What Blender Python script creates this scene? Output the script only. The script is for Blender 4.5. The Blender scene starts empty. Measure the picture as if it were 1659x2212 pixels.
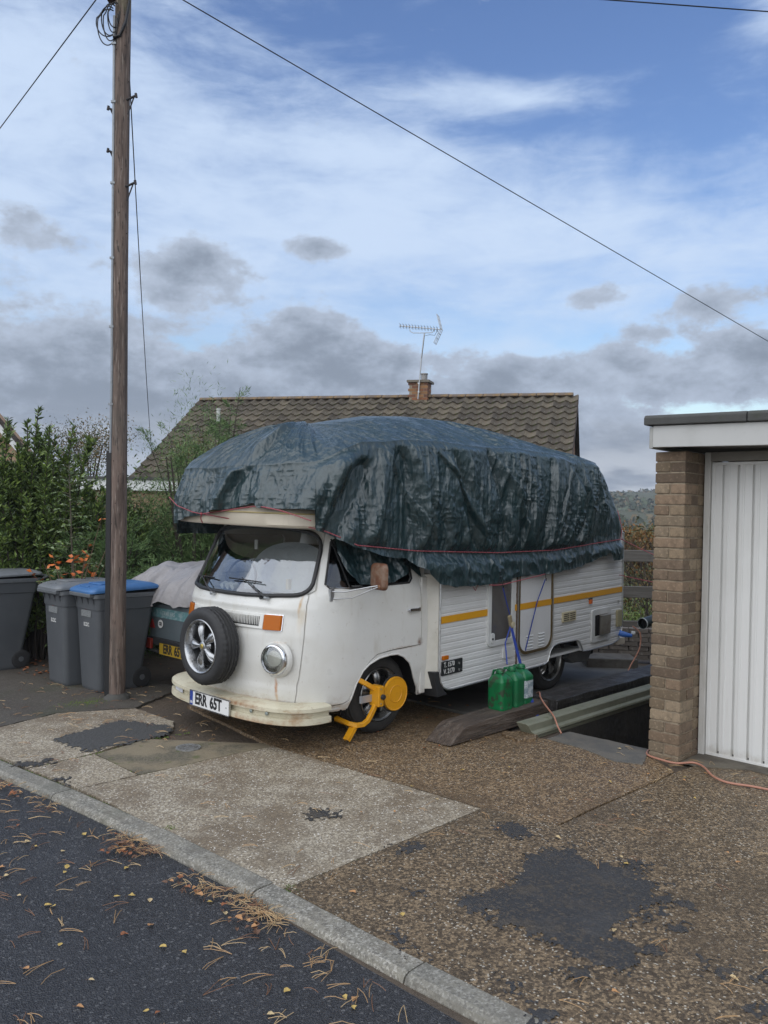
import bpy, bmesh, math, random
import numpy as np
from math import sin, cos, pi, radians, sqrt, atan2
from mathutils import Matrix, Vector, noise
random.seed(7)
rng = np.random.default_rng(7)
scene = bpy.context.scene
COL = scene.collection
# ---------------------------------------------------------------- camera, sky, sun, exposure
pitch, roll = radians(1.8), math.atan(.0194)
Fv = Vector((0, cos(pitch), -sin(pitch)))
U0 = Vector((0, sin(pitch), cos(pitch)))
Rv = cos(roll) * Vector((1, 0, 0)) + sin(roll) * U0
Uv = cos(roll) * U0 - sin(roll) * Vector((1, 0, 0))
cam_d = bpy.data.cameras.new('camera')
cam = bpy.data.objects.new('camera', cam_d)
COL.objects.link(cam)
cam.matrix_world = Matrix(((Rv.x, Uv.x, -Fv.x, 0), (Rv.y, Uv.y, -Fv.y, 0), (Rv.z, Uv.z, -Fv.z, 2.0), (0, 0, 0, 1)))
cam_d.sensor_fit = 'VERTICAL'
cam_d.sensor_height = 24
cam_d.lens = 24 * 1719 / 2212
cam_d.clip_start = .05
cam_d.clip_end = 3000
scene.camera = cam
scene.render.resolution_x = 768
scene.render.resolution_y = 1024
scene.render.engine = 'CYCLES'
scene.view_settings.view_transform = 'Standard'
scene.view_settings.look = 'None'
scene.view_settings.exposure = 0.2
scene.view_settings.gamma = 1
scene.view_settings.use_curve_mapping = False

SUN_EL, SUN_AZ = radians(40), radians(218)     # azimuth clockwise from +Y (the view direction): behind the camera, left
world = bpy.data.worlds.new('World')
scene.world = world
world.use_nodes = True
WN, WL = world.node_tree.nodes, world.node_tree.links
for n in list(WN): WN.remove(n)
def wn(t, **k):
    n = WN.new(t)
    for a, b in k.items(): setattr(n, a, b)
    return n
def wmath(op, a, b=None, c=None, clamp=False):
    n = wn('ShaderNodeMath', operation=op); n.use_clamp = clamp
    for i, v in enumerate((a, b, c)):
        if v is None: continue
        if isinstance(v, (int, float)): n.inputs[i].default_value = v
        else: WL.new(v, n.inputs[i])
    return n.outputs[0]
def wmix(f, a, b):
    n = wn('ShaderNodeMix', data_type='RGBA')
    for s, v in ((n.inputs[0], f), (n.inputs[6], a), (n.inputs[7], b)):
        if isinstance(v, (int, float)): s.default_value = v
        elif isinstance(v, tuple): s.default_value = (*v, 1)
        else: WL.new(v, s)
    return n.outputs[2]
SKY_STRENGTH = .10
def build_sky():
    tc = wn('ShaderNodeTexCoord'); out = wn('ShaderNodeOutputWorld'); bg = wn('ShaderNodeBackground')
    sky = wn('ShaderNodeTexSky', sky_type='NISHITA'); sky.sun_disc = False
    sky.sun_elevation = SUN_EL; sky.sun_rotation = SUN_AZ; sky.altitude = 50; sky.air_density = 1.15; sky.dust_density = .5; sky.ozone_density = 2.2
    sep = wn('ShaderNodeSeparateXYZ'); WL.new(tc.outputs['Generated'], sep.inputs[0])
    x, y, z = sep.outputs
    az = wmath('ARCTAN2', x, y)                       # radians, 0 = view direction
    el = wmath('ARCSINE', z)
    K = 1.0 / SKY_STRENGTH
    def noise_(sx, sz, sc, det=6, rough=.55, off=0., dist=0.):
        # direction scaled: clouds stretch sideways, more so when high and thin
        cmb = wn('ShaderNodeCombineXYZ')
        WL.new(wmath('MULTIPLY', az, sx), cmb.inputs[0]); WL.new(wmath('MULTIPLY', el, sz), cmb.inputs[1]); cmb.inputs[2].default_value = off
        n = wn('ShaderNodeTexNoise'); n.inputs['Scale'].default_value = sc; n.inputs['Detail'].default_value = det
        n.inputs['Roughness'].default_value = rough; n.inputs['Distortion'].default_value = dist
        WL.new(cmb.outputs[0], n.inputs['Vector'])
        return n.outputs[0]
    def ss(v, lo, hi):
        m = wn('ShaderNodeMapRange', interpolation_type='SMOOTHSTEP'); WL.new(v, m.inputs[0])
        m.inputs[1].default_value = lo; m.inputs[2].default_value = hi
        return m.outputs[0]
    def blob(a0, e0, ra, re, amp=1.):
        # gaussian bump in azimuth/elevation given in degrees
        a = wmath('MULTIPLY', wmath('SUBTRACT', az, radians(a0)), 1 / radians(ra))
        e = wmath('MULTIPLY', wmath('SUBTRACT', el, radians(e0)), 1 / radians(re))
        r2 = wmath('ADD', wmath('MULTIPLY', a, a), wmath('MULTIPLY', e, e))
        return wmath('MULTIPLY', wmath('EXPONENT', wmath('MULTIPLY', r2, -1.)), amp)
    def ssum(l):
        r = l[0]
        for q in l[1:]: r = wmath('ADD', r, q)
        return r
    # blue between the clouds: Nishita pulled a little towards the clear blue of the photograph
    hsv = wn('ShaderNodeHueSaturation'); WL.new(sky.outputs[0], hsv.inputs['Color']); hsv.inputs['Saturation'].default_value = SKY_SAT; hsv.inputs['Value'].default_value = SKY_VAL; hsv.inputs['Hue'].default_value = .512
    base = hsv.outputs[0]
    # high thin veil
    n1 = noise_(1.0, 2.4, 3.2, 8, .62, 3.1, .25)
    n1b = noise_(1.6, 5.5, 5.0, 6, .65, 8.7, .5)
    veil = ssum([wmath('MULTIPLY', wmath('SUBTRACT', n1, .5), 1.9), wmath('MULTIPLY', wmath('SUBTRACT', n1b, .5), .9), .55,
                 blob(-2, 18.5, 30, 5.0, .55), blob(-26, 26, 16, 12, .34), blob(8, 25.6, 7.5, 1.3, .55), blob(-5, 22.8, 9, 1.4, .45), blob(26, 28.5, 3, 1.6, .5), blob(30, 16, 10, 3.5, .25),
                 blob(14, 29.5, 12, 4.5, -.66), blob(23, 22.5, 12, 3.6, -.62), blob(-4, 29, 9, 2.5, -.3), blob(5, 24.0, 9, 1.3, -.22)])
    back = ss(wmath('ABSOLUTE', az), radians(35), radians(120))          # veil whitened out of view, to feed windscreen reflections and light the van
    veil = wmath('ADD', veil, wmath('MULTIPLY', back, .45))
    veil = ss(veil, .16, 1.22)
    vc = wmix(back, tuple(v * K for v in (.56, .68, .865)), tuple(v * K for v in (.74, .80, .88)))
    c = wmix(wmath('MULTIPLY', veil, .92), base, vc)
    # low grey cumulus
    n2 = noise_(1.0, 1.7, 9.0, 10, .60, 1.3, .05)
    n2f = noise_(1.0, 1.5, 26.0, 7, .62, 5.3, .0)
    lay = ss(el, radians(13.5), radians(5.5))
    f = ssum([wmath('MULTIPLY', wmath('SUBTRACT', n2, .5), 1.75), wmath('MULTIPLY', wmath('SUBTRACT', n2f, .5), .42), wmath('MULTIPLY', lay, .80), -.10,
              blob(-13, 15.2, 3.4, 2.3, .78), blob(-5, 16.4, 3.4, .9, .58), blob(10, 8.5, 3, 1.2, .22), blob(24, 9.5, 3, 1.4, .25), blob(2, 5.5, 5, 1.0, -.25), blob(21, 5.5, 5, 1.2, -.35), blob(-6, 11.3, 5.5, 2.4, .50), blob(-25, 11.5, 6, 2.6, .35), blob(-24, 16.0, 4.5, 2.4, .55),
              blob(14, 13.3, 2.3, 1.3, .66), blob(26, 13.0, 4.0, 1.0, .45), blob(21, 12.2, 2.2, .9, .4), blob(17, 9.3, 3.4, 2.0, .3), blob(-17, 12, 3, 2.0, .22),
              blob(5, 13.5, 6.0, 2.2, -.42), blob(20, 15.5, 8, 1.2, -.30), blob(12, 10.8, 1.3, 1.4, -.22), blob(-10, 19, 30, 2.2, -.35)])
    fm = ss(f, .16, .40)
    thick = ss(wmath('ADD', f, wmath('MULTIPLY', wmath('SUBTRACT', n2f, .5), .5)), .18, .95)
    grey = wmix(thick, tuple(v * K for v in (.43, .50, .62)), tuple(v * K for v in (.225, .27, .345)))
    low = ss(el, radians(6.0), radians(.5))
    n3 = noise_(1.0, 4.0, 11.0, 6, .55, 9.3)
    grey = wmix(wmath('MULTIPLY', low, ss(n3, .38, .68)), grey, tuple(v * K for v in (.56, .60, .66)))
    c = wmix(fm, c, grey)
    # below the horizon: dull ground tone
    c = wmix(ss(el, radians(-.5), radians(-3)), c, tuple(v * K for v in (.10, .10, .09)))
    WL.new(c, bg.inputs['Color']); bg.inputs['Strength'].default_value = SKY_STRENGTH
    WL.new(bg.outputs[0], out.inputs['Surface'])
SKY_SAT, SKY_VAL = 1.16, 1.30
build_sky()
sun_d = bpy.data.lights.new('sun', 'SUN'); sun_d.energy = 2.3; sun_d.angle = radians(115); sun_d.color = (1, .98, .95)
sun = bpy.data.objects.new('sun', sun_d); COL.objects.link(sun)
sdir = Vector((sin(SUN_AZ) * cos(SUN_EL), cos(SUN_AZ) * cos(SUN_EL), sin(SUN_EL)))
sun.rotation_euler = sdir.to_track_quat('Z', 'Y').to_euler()

# ---------------------------------------------------------------- frames
# the drive slopes 2.4 degrees away from the road; SITE is its plane, VM the drive's grid (x away from the road, y to the left)
SITE = Matrix.Translation((0, 0, .354)) @ Matrix.Rotation(-.042, 4, 'X')
VM = SITE @ Matrix.Translation((0, 6.10, 0)) @ Matrix.Rotation(radians(45.6), 4, 'Z')
def V(x, y, z=0): return VM @ Vector((x, y, z))
def ground_z(x, y): return .354 - .04202 * y

# ---------------------------------------------------------------- helpers
def tag(o, label=None, cat=None, group=None, kind=None):
    if label: o['label'] = label
    if cat: o['category'] = cat
    if group: o['group'] = group
    if kind: o['kind'] = kind
    return o
def empty(name, mat=None, label=None, cat=None, group=None):
    o = bpy.data.objects.new(name, None); COL.objects.link(o); o.empty_display_size = .1
    if mat is not None: o.matrix_world = mat
    return tag(o, label, cat, group)
def link(name, me, m=None, parent=None, mw=None):
    o = bpy.data.objects.new(name, me); COL.objects.link(o)
    if m is not None and not me.materials:
        for q in (m if isinstance(m, (list, tuple)) else [m]): me.materials.append(q)
    if parent: o.parent = parent
    elif mw is not None: o.matrix_world = mw
    return o
def npmesh(name, v, f, smooth=False):
    me = bpy.data.meshes.new(name)
    v = np.asarray(v, np.float32); f = np.asarray(f, np.int32)
    me.vertices.add(len(v)); me.vertices.foreach_set('co', v.ravel())
    n, k = f.shape
    me.loops.add(n * k); me.loops.foreach_set('vertex_index', f.ravel())
    me.polygons.add(n); me.polygons.foreach_set('loop_start', np.arange(0, n * k, k, dtype=np.int32))
    me.polygons.foreach_set('loop_total', np.full(n, k, np.int32))
    me.update(calc_edges=True)
    if smooth: me.polygons.foreach_set('use_smooth', np.ones(n, bool))
    return me
class MB:
    def __init__(s): s.v = []; s.f = []; s.mi = []
    def add(s, vs, fs, mi=0):
        b = len(s.v); s.v += [tuple(p) for p in vs]; s.f += [tuple(i + b for i in q) for q in fs]; s.mi += [mi] * len(fs); return s
    def box(s, x0, x1, y0, y1, z0, z1, M=None, mi=0):
        vs = [Vector((x, y, z)) for z in (z0, z1) for y in (y0, y1) for x in (x0, x1)]
        if M is not None: vs = [M @ p for p in vs]
        return s.add(vs, [(0, 2, 3, 1), (4, 5, 7, 6), (0, 1, 5, 4), (2, 6, 7, 3), (0, 4, 6, 2), (1, 3, 7, 5)], mi)
    def hexa(s, pts, mi=0):   # 8 points: bottom 4 (ccw) then top 4
        return s.add(pts, [(0, 3, 2, 1), (4, 5, 6, 7), (0, 1, 5, 4), (1, 2, 6, 5), (2, 3, 7, 6), (3, 0, 4, 7)], mi)
    def prism(s, poly, lo, hi, axis='z', M=None, mi=0):
        def P(a, b, c): return {'z': (a, b, c), 'y': (a, c, b), 'x': (c, a, b)}[axis]
        n = len(poly)
        vs = [Vector(P(a, b, lo)) for a, b in poly] + [Vector(P(a, b, hi)) for a, b in poly]
        if M is not None: vs = [M @ p for p in vs]
        return s.add(vs, [tuple(reversed(range(n))), tuple(range(n, 2 * n))] + [(i, (i + 1) % n, n + (i + 1) % n, n + i) for i in range(n)], mi)
    def tube(s, pts, r, n=8, closed=False, cap=True, mi=0):
        pts = [Vector(p) for p in pts]; m = len(pts)
        rs = r if isinstance(r, (list, tuple)) else [r] * m
        vs = []; up = None
        for i, p in enumerate(pts):
            a = pts[(i - 1) % m] if (closed or i > 0) else p
            b = pts[(i + 1) % m] if (closed or i < m - 1) else p
            t = (b - a)
            t = t.normalized() if t.length > 1e-9 else Vector((0, 0, 1))
            if up is None: up = t.orthogonal().normalized()
            up = up - t * up.dot(t)
            up = up.normalized() if up.length > 1e-6 else t.orthogonal().normalized()
            w = t.cross(up)
            for k in range(n):
                q = 2 * pi * k / n
                vs.append(p + (up * cos(q) + w * sin(q)) * rs[i])
        fs = []
        for i in range(m if closed else m - 1):
            j = (i + 1) % m
            fs += [(i * n + k, i * n + (k + 1) % n, j * n + (k + 1) % n, j * n + k) for k in range(n)]
        if cap and not closed: fs += [tuple(reversed(range(n))), tuple((m - 1) * n + k for k in range(n))]
        return s.add(vs, fs, mi)
    def lathe(s, prof, n=32, M=None, mi=0, cap=True):  # prof: (r, h) along local z
        vs = []
        for r, h in prof: vs += [Vector((r * cos(2 * pi * k / n), r * sin(2 * pi * k / n), h)) for k in range(n)]
        if M is not None: vs = [M @ p for p in vs]
        fs = [(i * n + k, i * n + (k + 1) % n, (i + 1) * n + (k + 1) % n, (i + 1) * n + k) for i in range(len(prof) - 1) for k in range(n)]
        if cap:
            if prof[0][0] > 1e-6: fs.append(tuple(reversed(range(n))))
            if prof[-1][0] > 1e-6: fs.append(tuple((len(prof) - 1) * n + k for k in range(n)))
        return s.add(vs, fs, mi)
    def ball(s, c, r, n=10, mi=0):
        rx, ry, rz = r if isinstance(r, (tuple, list)) else (r, r, r)
        prof = [(sin(pi * i / (n // 2 + 1)), -cos(pi * i / (n // 2 + 1))) for i in range(n // 2 + 2)]
        M = Matrix.Translation(c) @ Matrix.Diagonal((rx, ry, rz, 1))
        prof[0] = (1e-4, -1); prof[-1] = (1e-4, 1)
        return s.lathe(prof, n, M, mi)
    def build(s, name, m, parent=None, smooth=None, bevel=0, seg=2, mw=None, fix=True, weld=False, shift=None):
        me = bpy.data.meshes.new(name)
        vs = s.v
        me.from_pydata(vs, [], s.f)
        ms = m if isinstance(m, (list, tuple)) else [m]
        for q in ms: me.materials.append(q)
        if len(ms) > 1: me.polygons.foreach_set('material_index', s.mi)
        if fix or weld:
            bm = bmesh.new(); bm.from_mesh(me)
            if weld: bmesh.ops.remove_doubles(bm, verts=bm.verts, dist=1e-4)
            bmesh.ops.recalc_face_normals(bm, faces=bm.faces); bm.to_mesh(me); bm.free()
        if smooth is not None:
            me.polygons.foreach_set('use_smooth', [True] * len(me.polygons))
            me.set_sharp_from_angle(angle=radians(smooth))
        o = bpy.data.objects.new(name, me); COL.objects.link(o)
        if parent is not None: o.parent = parent
        elif mw is not None: o.matrix_world = mw
        if bevel:
            b = o.modifiers.new('bevel', 'BEVEL'); b.width = bevel; b.segments = seg; b.limit_method = 'ANGLE'; b.angle_limit = radians(35)
            if smooth is None:
                me.polygons.foreach_set('use_smooth', [True] * len(me.polygons)); me.set_sharp_from_angle(angle=radians(30)); b.harden_normals = True
        return o
def bake(o):
    dg = bpy.context.evaluated_depsgraph_get(); dg.update()
    me = bpy.data.meshes.new_from_object(o.evaluated_get(dg))
    old = o.data; o.modifiers.clear(); o.data = me
    return o
def cut(o, cutters, solver='EXACT', op='DIFFERENCE'):
    for c in cutters:
        md = o.modifiers.new('cut', 'BOOLEAN'); md.operation = op; md.object = c; md.solver = solver
    bpy.context.view_layer.update()
    bake(o)
    for c in cutters:
        me = c.data; bpy.data.objects.remove(c); bpy.data.meshes.remove(me)
    return o
def copy_tree(o, parent=None, **k):
    c = o.copy(); COL.objects.link(c)
    if parent is not None: c.parent = parent
    for ch in o.children: copy_tree(ch, c)
    return c
def text_mesh(s, size, m, parent, M, name='lettering', ext=.0008, xs=1., bold=.0, align='CENTER', mw=None):
    cu = bpy.data.curves.new(name, 'FONT'); cu.body = s; cu.size = size; cu.extrude = ext; cu.offset = bold
    cu.align_x = align; cu.align_y = 'CENTER'; cu.resolution_u = 3
    t = bpy.data.objects.new(name, cu); COL.objects.link(t)
    bpy.context.view_layer.update()
    me = bpy.data.meshes.new_from_object(t.evaluated_get(bpy.context.evaluated_depsgraph_get()))
    bpy.data.objects.remove(t); bpy.data.curves.remove(cu)
    me.transform(M @ Matrix.Diagonal((xs, 1, 1, 1)))
    me.materials.clear(); me.materials.append(m)
    return link(name, me, None, parent, mw)
def rrect(x0, x1, z0, z1, r, n=5):
    r4 = r if isinstance(r, (list, tuple)) else [r] * 4   # bl, br, tr, tl
    out = []
    for (cx, cz, a0), rr in zip(((x0, z0, pi), (x1, z0, 1.5 * pi), (x1, z1, 0), (x0, z1, .5 * pi)), r4):
        sx = rr if cx == x0 else -rr; sz = rr if cz == z0 else -rr
        for i in range(n + 1):
            a = a0 + .5 * pi * i / n
            out.append((cx + sx + rr * cos(a), cz + sz + rr * sin(a)))
    return out
def vnoise(x, y, seed):
    """smooth 2-d value noise on numpy arrays"""
    r = np.random.default_rng(seed); T_ = r.random((256, 256)).astype(np.float32)
    xi = np.floor(x).astype(int); yi = np.floor(y).astype(int); fx = x - xi; fy = y - yi
    fx = fx * fx * fx * (fx * (fx * 6 - 15) + 10); fy = fy * fy * fy * (fy * (fy * 6 - 15) + 10)
    a = T_[xi % 256, yi % 256]; b = T_[(xi + 1) % 256, yi % 256]; c = T_[xi % 256, (yi + 1) % 256]; d = T_[(xi + 1) % 256, (yi + 1) % 256]
    return (a * (1 - fx) + b * fx) * (1 - fy) + (c * (1 - fx) + d * fx) * fy
def interp(x, xs, ys): return float(np.interp(x, xs, ys))

# ---------------------------------------------------------------- materials
def M(name, col, rough=.6, metal=0., layers=(), bump=(), spec=.5, coord='Object', rvar=None, coat=0., trans=0., alpha=1., emit=None, rlayers=()):
    """layers: (kind, scale, lo, hi, colour, factor[, detail]); kinds noise, vor, streak, rand, spot, wave, cell; bump: (kind, scale, strength, distance)"""
    m = bpy.data.materials.new(name); m.use_nodes = True
    N, Lk = m.node_tree.nodes, m.node_tree.links
    b = N['Principled BSDF']
    tc = N.new('ShaderNodeTexCoord'); geo = None
    co = tc.outputs[coord]
    if coord == 'World':
        pass
    cache = {}
    def tex(kind, scale, off=0., det=5.):
        key = (kind, scale, off, det)
        if key in cache: return cache[key]
        if kind == 'rand':
            oi = N.new('ShaderNodeObjectInfo'); r = oi.outputs['Random']
            wnn = N.new('ShaderNodeTexWhiteNoise'); wnn.noise_dimensions = '1D'
            ad = N.new('ShaderNodeMath'); ad.operation = 'ADD'; ad.inputs[1].default_value = off + scale if not isinstance(scale, tuple) else off
            Lk.new(r, ad.inputs[0]); Lk.new(ad.outputs[0], wnn.inputs['W']); cache[key] = wnn.outputs['Value']; return cache[key]
        mp = N.new('ShaderNodeMapping'); Lk.new(co, mp.inputs[0])
        sc = scale if isinstance(scale, tuple) else (scale,) * 3
        mp.inputs['Scale'].default_value = sc; mp.inputs['Location'].default_value = (off * 1.7, off * .9, off * 2.3)
        if kind in ('vor', 'cell', 'edge'):
            t = N.new('ShaderNodeTexVoronoi'); t.inputs['Scale'].default_value = 1
            if kind == 'edge': t.feature = 'DISTANCE_TO_EDGE'
            Lk.new(mp.outputs[0], t.inputs['Vector'])
            if kind == 'cell':
                sp = N.new('ShaderNodeSeparateColor'); Lk.new(t.outputs['Color'], sp.inputs[0]); o = sp.outputs[0]
            else: o = t.outputs['Distance']
        elif kind == 'wave':
            t = N.new('ShaderNodeTexWave'); t.inputs['Scale'].default_value = 1; t.inputs['Distortion'].default_value = det; t.inputs['Detail'].default_value = 2
            Lk.new(mp.outputs[0], t.inputs['Vector']); o = t.outputs['Fac']
        else:
            t = N.new('ShaderNodeTexNoise'); t.inputs['Scale'].default_value = 1; t.inputs['Detail'].default_value = det
            t.inputs['Roughness'].default_value = .6
            Lk.new(mp.outputs[0], t.inputs['Vector']); o = t.outputs['Fac']
        cache[key] = o
        return o
    def ramp(o, lo, hi):
        mr = N.new('ShaderNodeMapRange'); mr.interpolation_type = 'SMOOTHSTEP'
        mr.inputs[1].default_value = lo; mr.inputs[2].default_value = hi
        Lk.new(o, mr.inputs[0]); return mr.outputs[0]
    def mul(a, c):
        mm = N.new('ShaderNodeMath'); mm.operation = 'MULTIPLY'
        Lk.new(a, mm.inputs[0])
        if isinstance(c, (int, float)): mm.inputs[1].default_value = c
        else: Lk.new(c, mm.inputs[1])
        return mm.outputs[0]
    def spot(c, r, soft=.35, nscale=30., namt=.5):
        # ellipsoidal stain round point c with radii r, edges broken by noise
        sb = N.new('ShaderNodeVectorMath'); sb.operation = 'SUBTRACT'; Lk.new(co, sb.inputs[0]); sb.inputs[1].default_value = c
        dv = N.new('ShaderNodeVectorMath'); dv.operation = 'DIVIDE'; Lk.new(sb.outputs[0], dv.inputs[0]); dv.inputs[1].default_value = r
        ln = N.new('ShaderNodeVectorMath'); ln.operation = 'LENGTH'; Lk.new(dv.outputs[0], ln.inputs[0])
        nz = tex('noise', nscale, 3.3)
        mm = N.new('ShaderNodeMath'); mm.operation = 'MULTIPLY_ADD'; Lk.new(nz, mm.inputs[0]); mm.inputs[1].default_value = namt * 2; Lk.new(ln.outputs['Value'], mm.inputs[2])
        return ramp(mm.outputs[0], 1 + namt, 1 + namt - soft * 2)
    cur = N.new('ShaderNodeRGB'); cur.outputs[0].default_value = (*col, 1); cur = cur.outputs[0]
    idx = 0
    for l in layers:
        idx += 1
        kind = l[0]
        if kind == 'spot':
            _, c, r, col2, fac = l[:5]; f = spot(c, r, *(l[5:]))
            f = mul(f, fac)
        else:
            _, sc, lo, hi, col2, fac = l[:6]
            f = mul(ramp(tex(kind, sc, idx * 1.37, l[6] if len(l) > 6 else 5.), lo, hi), fac)
        mx = N.new('ShaderNodeMix'); mx.data_type = 'RGBA'
        Lk.new(f, mx.inputs[0]); Lk.new(cur, mx.inputs[6]); mx.inputs[7].default_value = (*col2, 1)
        cur = mx.outputs[2]
    Lk.new(cur, b.inputs['Base Color'])
    b.inputs['Roughness'].default_value = rough; b.inputs['Metallic'].default_value = metal
    b.inputs['Specular IOR Level'].default_value = spec
    b.inputs['Coat Weight'].default_value = coat
    b.inputs['Transmission Weight'].default_value = trans
    b.inputs['Alpha'].default_value = alpha
    if emit: b.inputs['Emission Color'].default_value = (*emit[0], 1); b.inputs['Emission Strength'].default_value = emit[1]
    if rvar:   # (kind, scale, lo, hi, r0, r1)
        mr = N.new('ShaderNodeMapRange'); mr.inputs[1].default_value = rvar[2]; mr.inputs[2].default_value = rvar[3]; mr.inputs[3].default_value = rvar[4]; mr.inputs[4].default_value = rvar[5]
        Lk.new(tex(rvar[0], rvar[1], 5.5), mr.inputs[0]); Lk.new(mr.outputs[0], b.inputs['Roughness'])
    prev = None
    for bp in bump:
        k, sc, st, di = bp[:4]
        bn = N.new('ShaderNodeBump'); bn.inputs['Strength'].default_value = st; bn.inputs['Distance'].default_value = di
        Lk.new(tex(k, sc, 7.7, bp[4] if len(bp) > 4 else 5.), bn.inputs['Height'])
        if prev is not None: Lk.new(prev, bn.inputs['Normal'])
        prev = bn.outputs[0]
    if prev is not None: Lk.new(prev, b.inputs['Normal']); Lk.new(prev, b.inputs['Coat Normal'])
    return m
def S(r, g, b):   # sRGB 0-255 to linear
    return tuple(((c / 255 / 12.92) if c / 255 <= .04045 else ((c / 255 + .055) / 1.055) ** 2.4) for c in (r, g, b))
BLACK = M('black_rubber', (.018, .018, .019), .7, bump=[('noise', 90, .15, .002)])
DARK = M('dark_recess', (.008, .008, .008), .9)
CHROME = M('chrome', (.75, .76, .78), .08, 1., rvar=('noise', 12, .3, .8, .05, .22))
STEEL = M('worn_steel', (.45, .46, .47), .38, 1., layers=[('noise', 30, .55, .75, (.22, .16, .12), .5)])
GLASS_D = None
# ================================================================ SETTING
def smooth01(t): t = max(0., min(1., t)); return t * t * (3 - 2 * t)
MUD = M('dark_wet_soil', (.045, .033, .024), .75, layers=[('noise', 6, .4, .65, (.075, .055, .038), .8), ('noise', 1.3, .5, .7, (.03, .035, .018), .6), ('vor', 60, .0, .25, (.13, .10, .07), .35)],
        bump=[('noise', 25, .6, .02), ('vor', 70, .35, .006)])
GRASS = M('rough_grass_ground', (.05, .06, .022), .9, layers=[('noise', .6, .4, .65, (.10, .085, .04), .8), ('noise', 9, .45, .7, (.03, .045, .015), .6)], bump=[('noise', 14, .8, .05)])
ROAD = M('wet_dark_asphalt', (.026, .027, .030), .42, layers=[('noise', 2.2, .45, .7, (.038, .039, .043), .7), ('cell', 120, .60, .85, (.062, .063, .069), .7), ('cell', 95, .40, .15, (.014, .014, .016), .6), ('cell', 110, .93, .97, (.16, .16, .16), .6), ('noise', 30, .5, .7, (.018, .018, .020), .5), ('noise', .8, .55, .75, (.022, .023, .027), .8)],
         bump=[('vor', 150, .75, .006), ('noise', 60, .3, .006)], rvar=('noise', 3, .35, .65, .33, .58))
def agg(name, base, dark, light, specks, wet=.6, sc=95):
    return M(name, base, wet, layers=[('noise', 3.0, .40, .68, dark, .75), ('cell', sc, .45, .70, light, .85), ('cell', sc * .83, .52, .28, tuple(c * .30 for c in base), .80), ('edge', sc, .10, .0, tuple(c * .34 for c in base), .65),
             ('cell', sc * 1.5, .965, .98, specks, .8), ('noise', .9, .50, .68, tuple(c * .5 for c in base), .7), ('noise', 5, .56, .70, tuple(c * .42 for c in base), .55), ('noise', 14, .60, .72, tuple(c * .4 for c in base), .5)],
             bump=[('vor', sc, .55, .006), ('noise', 9, .2, .01)], rvar=('noise', 4, .3, .7, wet - .12, wet + .15))
AGG_BROWN = agg('brown_exposed_aggregate', (.190, .124, .066), (.114, .077, .045), (.36, .25, .14), (.55, .50, .41), .58)
AGG_DARK = agg('dark_exposed_aggregate', (.150, .105, .060), (.090, .068, .043), (.305, .22, .130), (.52, .48, .40), .55)
AGG_LIGHT = M('pale_worn_concrete', (.40, .345, .255), .75, layers=[('noise', 1.9, .42, .60, (.215, .165, .108), .95), ('noise', 4.5, .50, .66, (.17, .13, .085), .55), ('noise', 7, .42, .66, (.47, .42, .33), .5), ('cell', 105, .30, .60, (.13, .10, .07), .7), ('edge', 105, .08, .0, (.10, .085, .06), .45),
              ('cell', 140, .95, .97, (.68, .64, .56), .8), ('noise', 55, .55, .72, (.12, .10, .075), .45), ('noise', .7, .55, .68, (.17, .14, .10), .5)], bump=[('vor', 105, .4, .004), ('noise', 40, .3, .004)])
AGG_MOSS = M('mossy_stained_concrete', (.19, .155, .10), .75, layers=[('noise', 4, .42, .6, (.075, .07, .05), .85), ('noise', 2.2, .5, .66, (.22, .185, .12), .6), ('cell', 110, .35, .62, (.24, .20, .14), .4), ('noise', 9, .58, .7, (.07, .09, .02), .6)], bump=[('vor', 105, .4, .004), ('noise', 30, .4, .006)])
KERBM = M('grey_concrete_kerb', (.225, .208, .168), .7, layers=[('noise', 5, .4, .66, (.145, .14, .12), .8), ('noise', 60, .48, .66, (.34, .32, .28), .6), ('cell', 130, .70, .92, (.42, .40, .35), .7), ('cell', 110, .30, .10, (.11, .10, .085), .7), ('noise', 14, .50, .66, (.14, .125, .10), .6), ('noise', 2, .55, .7, (.10, .105, .075), .5), ('rand', 0., .1, .9, (.15, .145, .125), .35)],
          bump=[('noise', 70, .5, .004), ('noise', 12, .3, .01)])
TAR = M('black_tarmac_patch', (.050, .048, .047), .60, layers=[('cell', 95, .66, .84, (.15, .115, .075), .75), ('noise', 6, .54, .66, (.12, .095, .066), .75), ('noise', 9, .4, .65, (.055, .056, .058), .6), ('noise', 2.5, .5, .66, (.085, .085, .085), .6), ('vor', 110, .1, .35, (.018, .018, .019), .5)], bump=[('noise', 22, .8, .012), ('vor', 90, .5, .005)])
TAR_OLD = M('old_tarmac_patch', (.085, .083, .078), .7, layers=[('noise', 9, .4, .65, (.085, .085, .083), .6), ('vor', 120, .1, .35, (.03, .03, .03), .5), ('noise', 3, .55, .7, (.05, .06, .03), .5)], bump=[('vor', 110, .5, .005), ('noise', 20, .4, .01)])
TAR_MUD = M('dark_worn_tarmac', (.062, .052, .042), .72, layers=[('noise', 4, .4, .65, (.075, .068, .056), .7), ('noise', 1.2, .5, .68, (.04, .05, .02), .5), ('cell', 120, .85, .95, (.16, .14, .11), .5)], bump=[('vor', 110, .4, .005), ('noise', 20, .5, .012)])
MORTAR = M('grey_mortar_apron', (.175, .155, .125), .75, layers=[('noise', 7, .4, .66, (.09, .09, .085), .7), ('vor', 110, .1, .35, (.07, .07, .065), .4)], bump=[('vor', 110, .3, .003), ('noise', 30, .4, .004)])
MOSS = M('bright_moss', (.085, .13, .018), .9, layers=[('noise', 30, .4, .7, (.045, .07, .012), .8), ('noise', 8, .45, .65, (.13, .17, .03), .6)], bump=[('noise', 120, 1., .01)])

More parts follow.
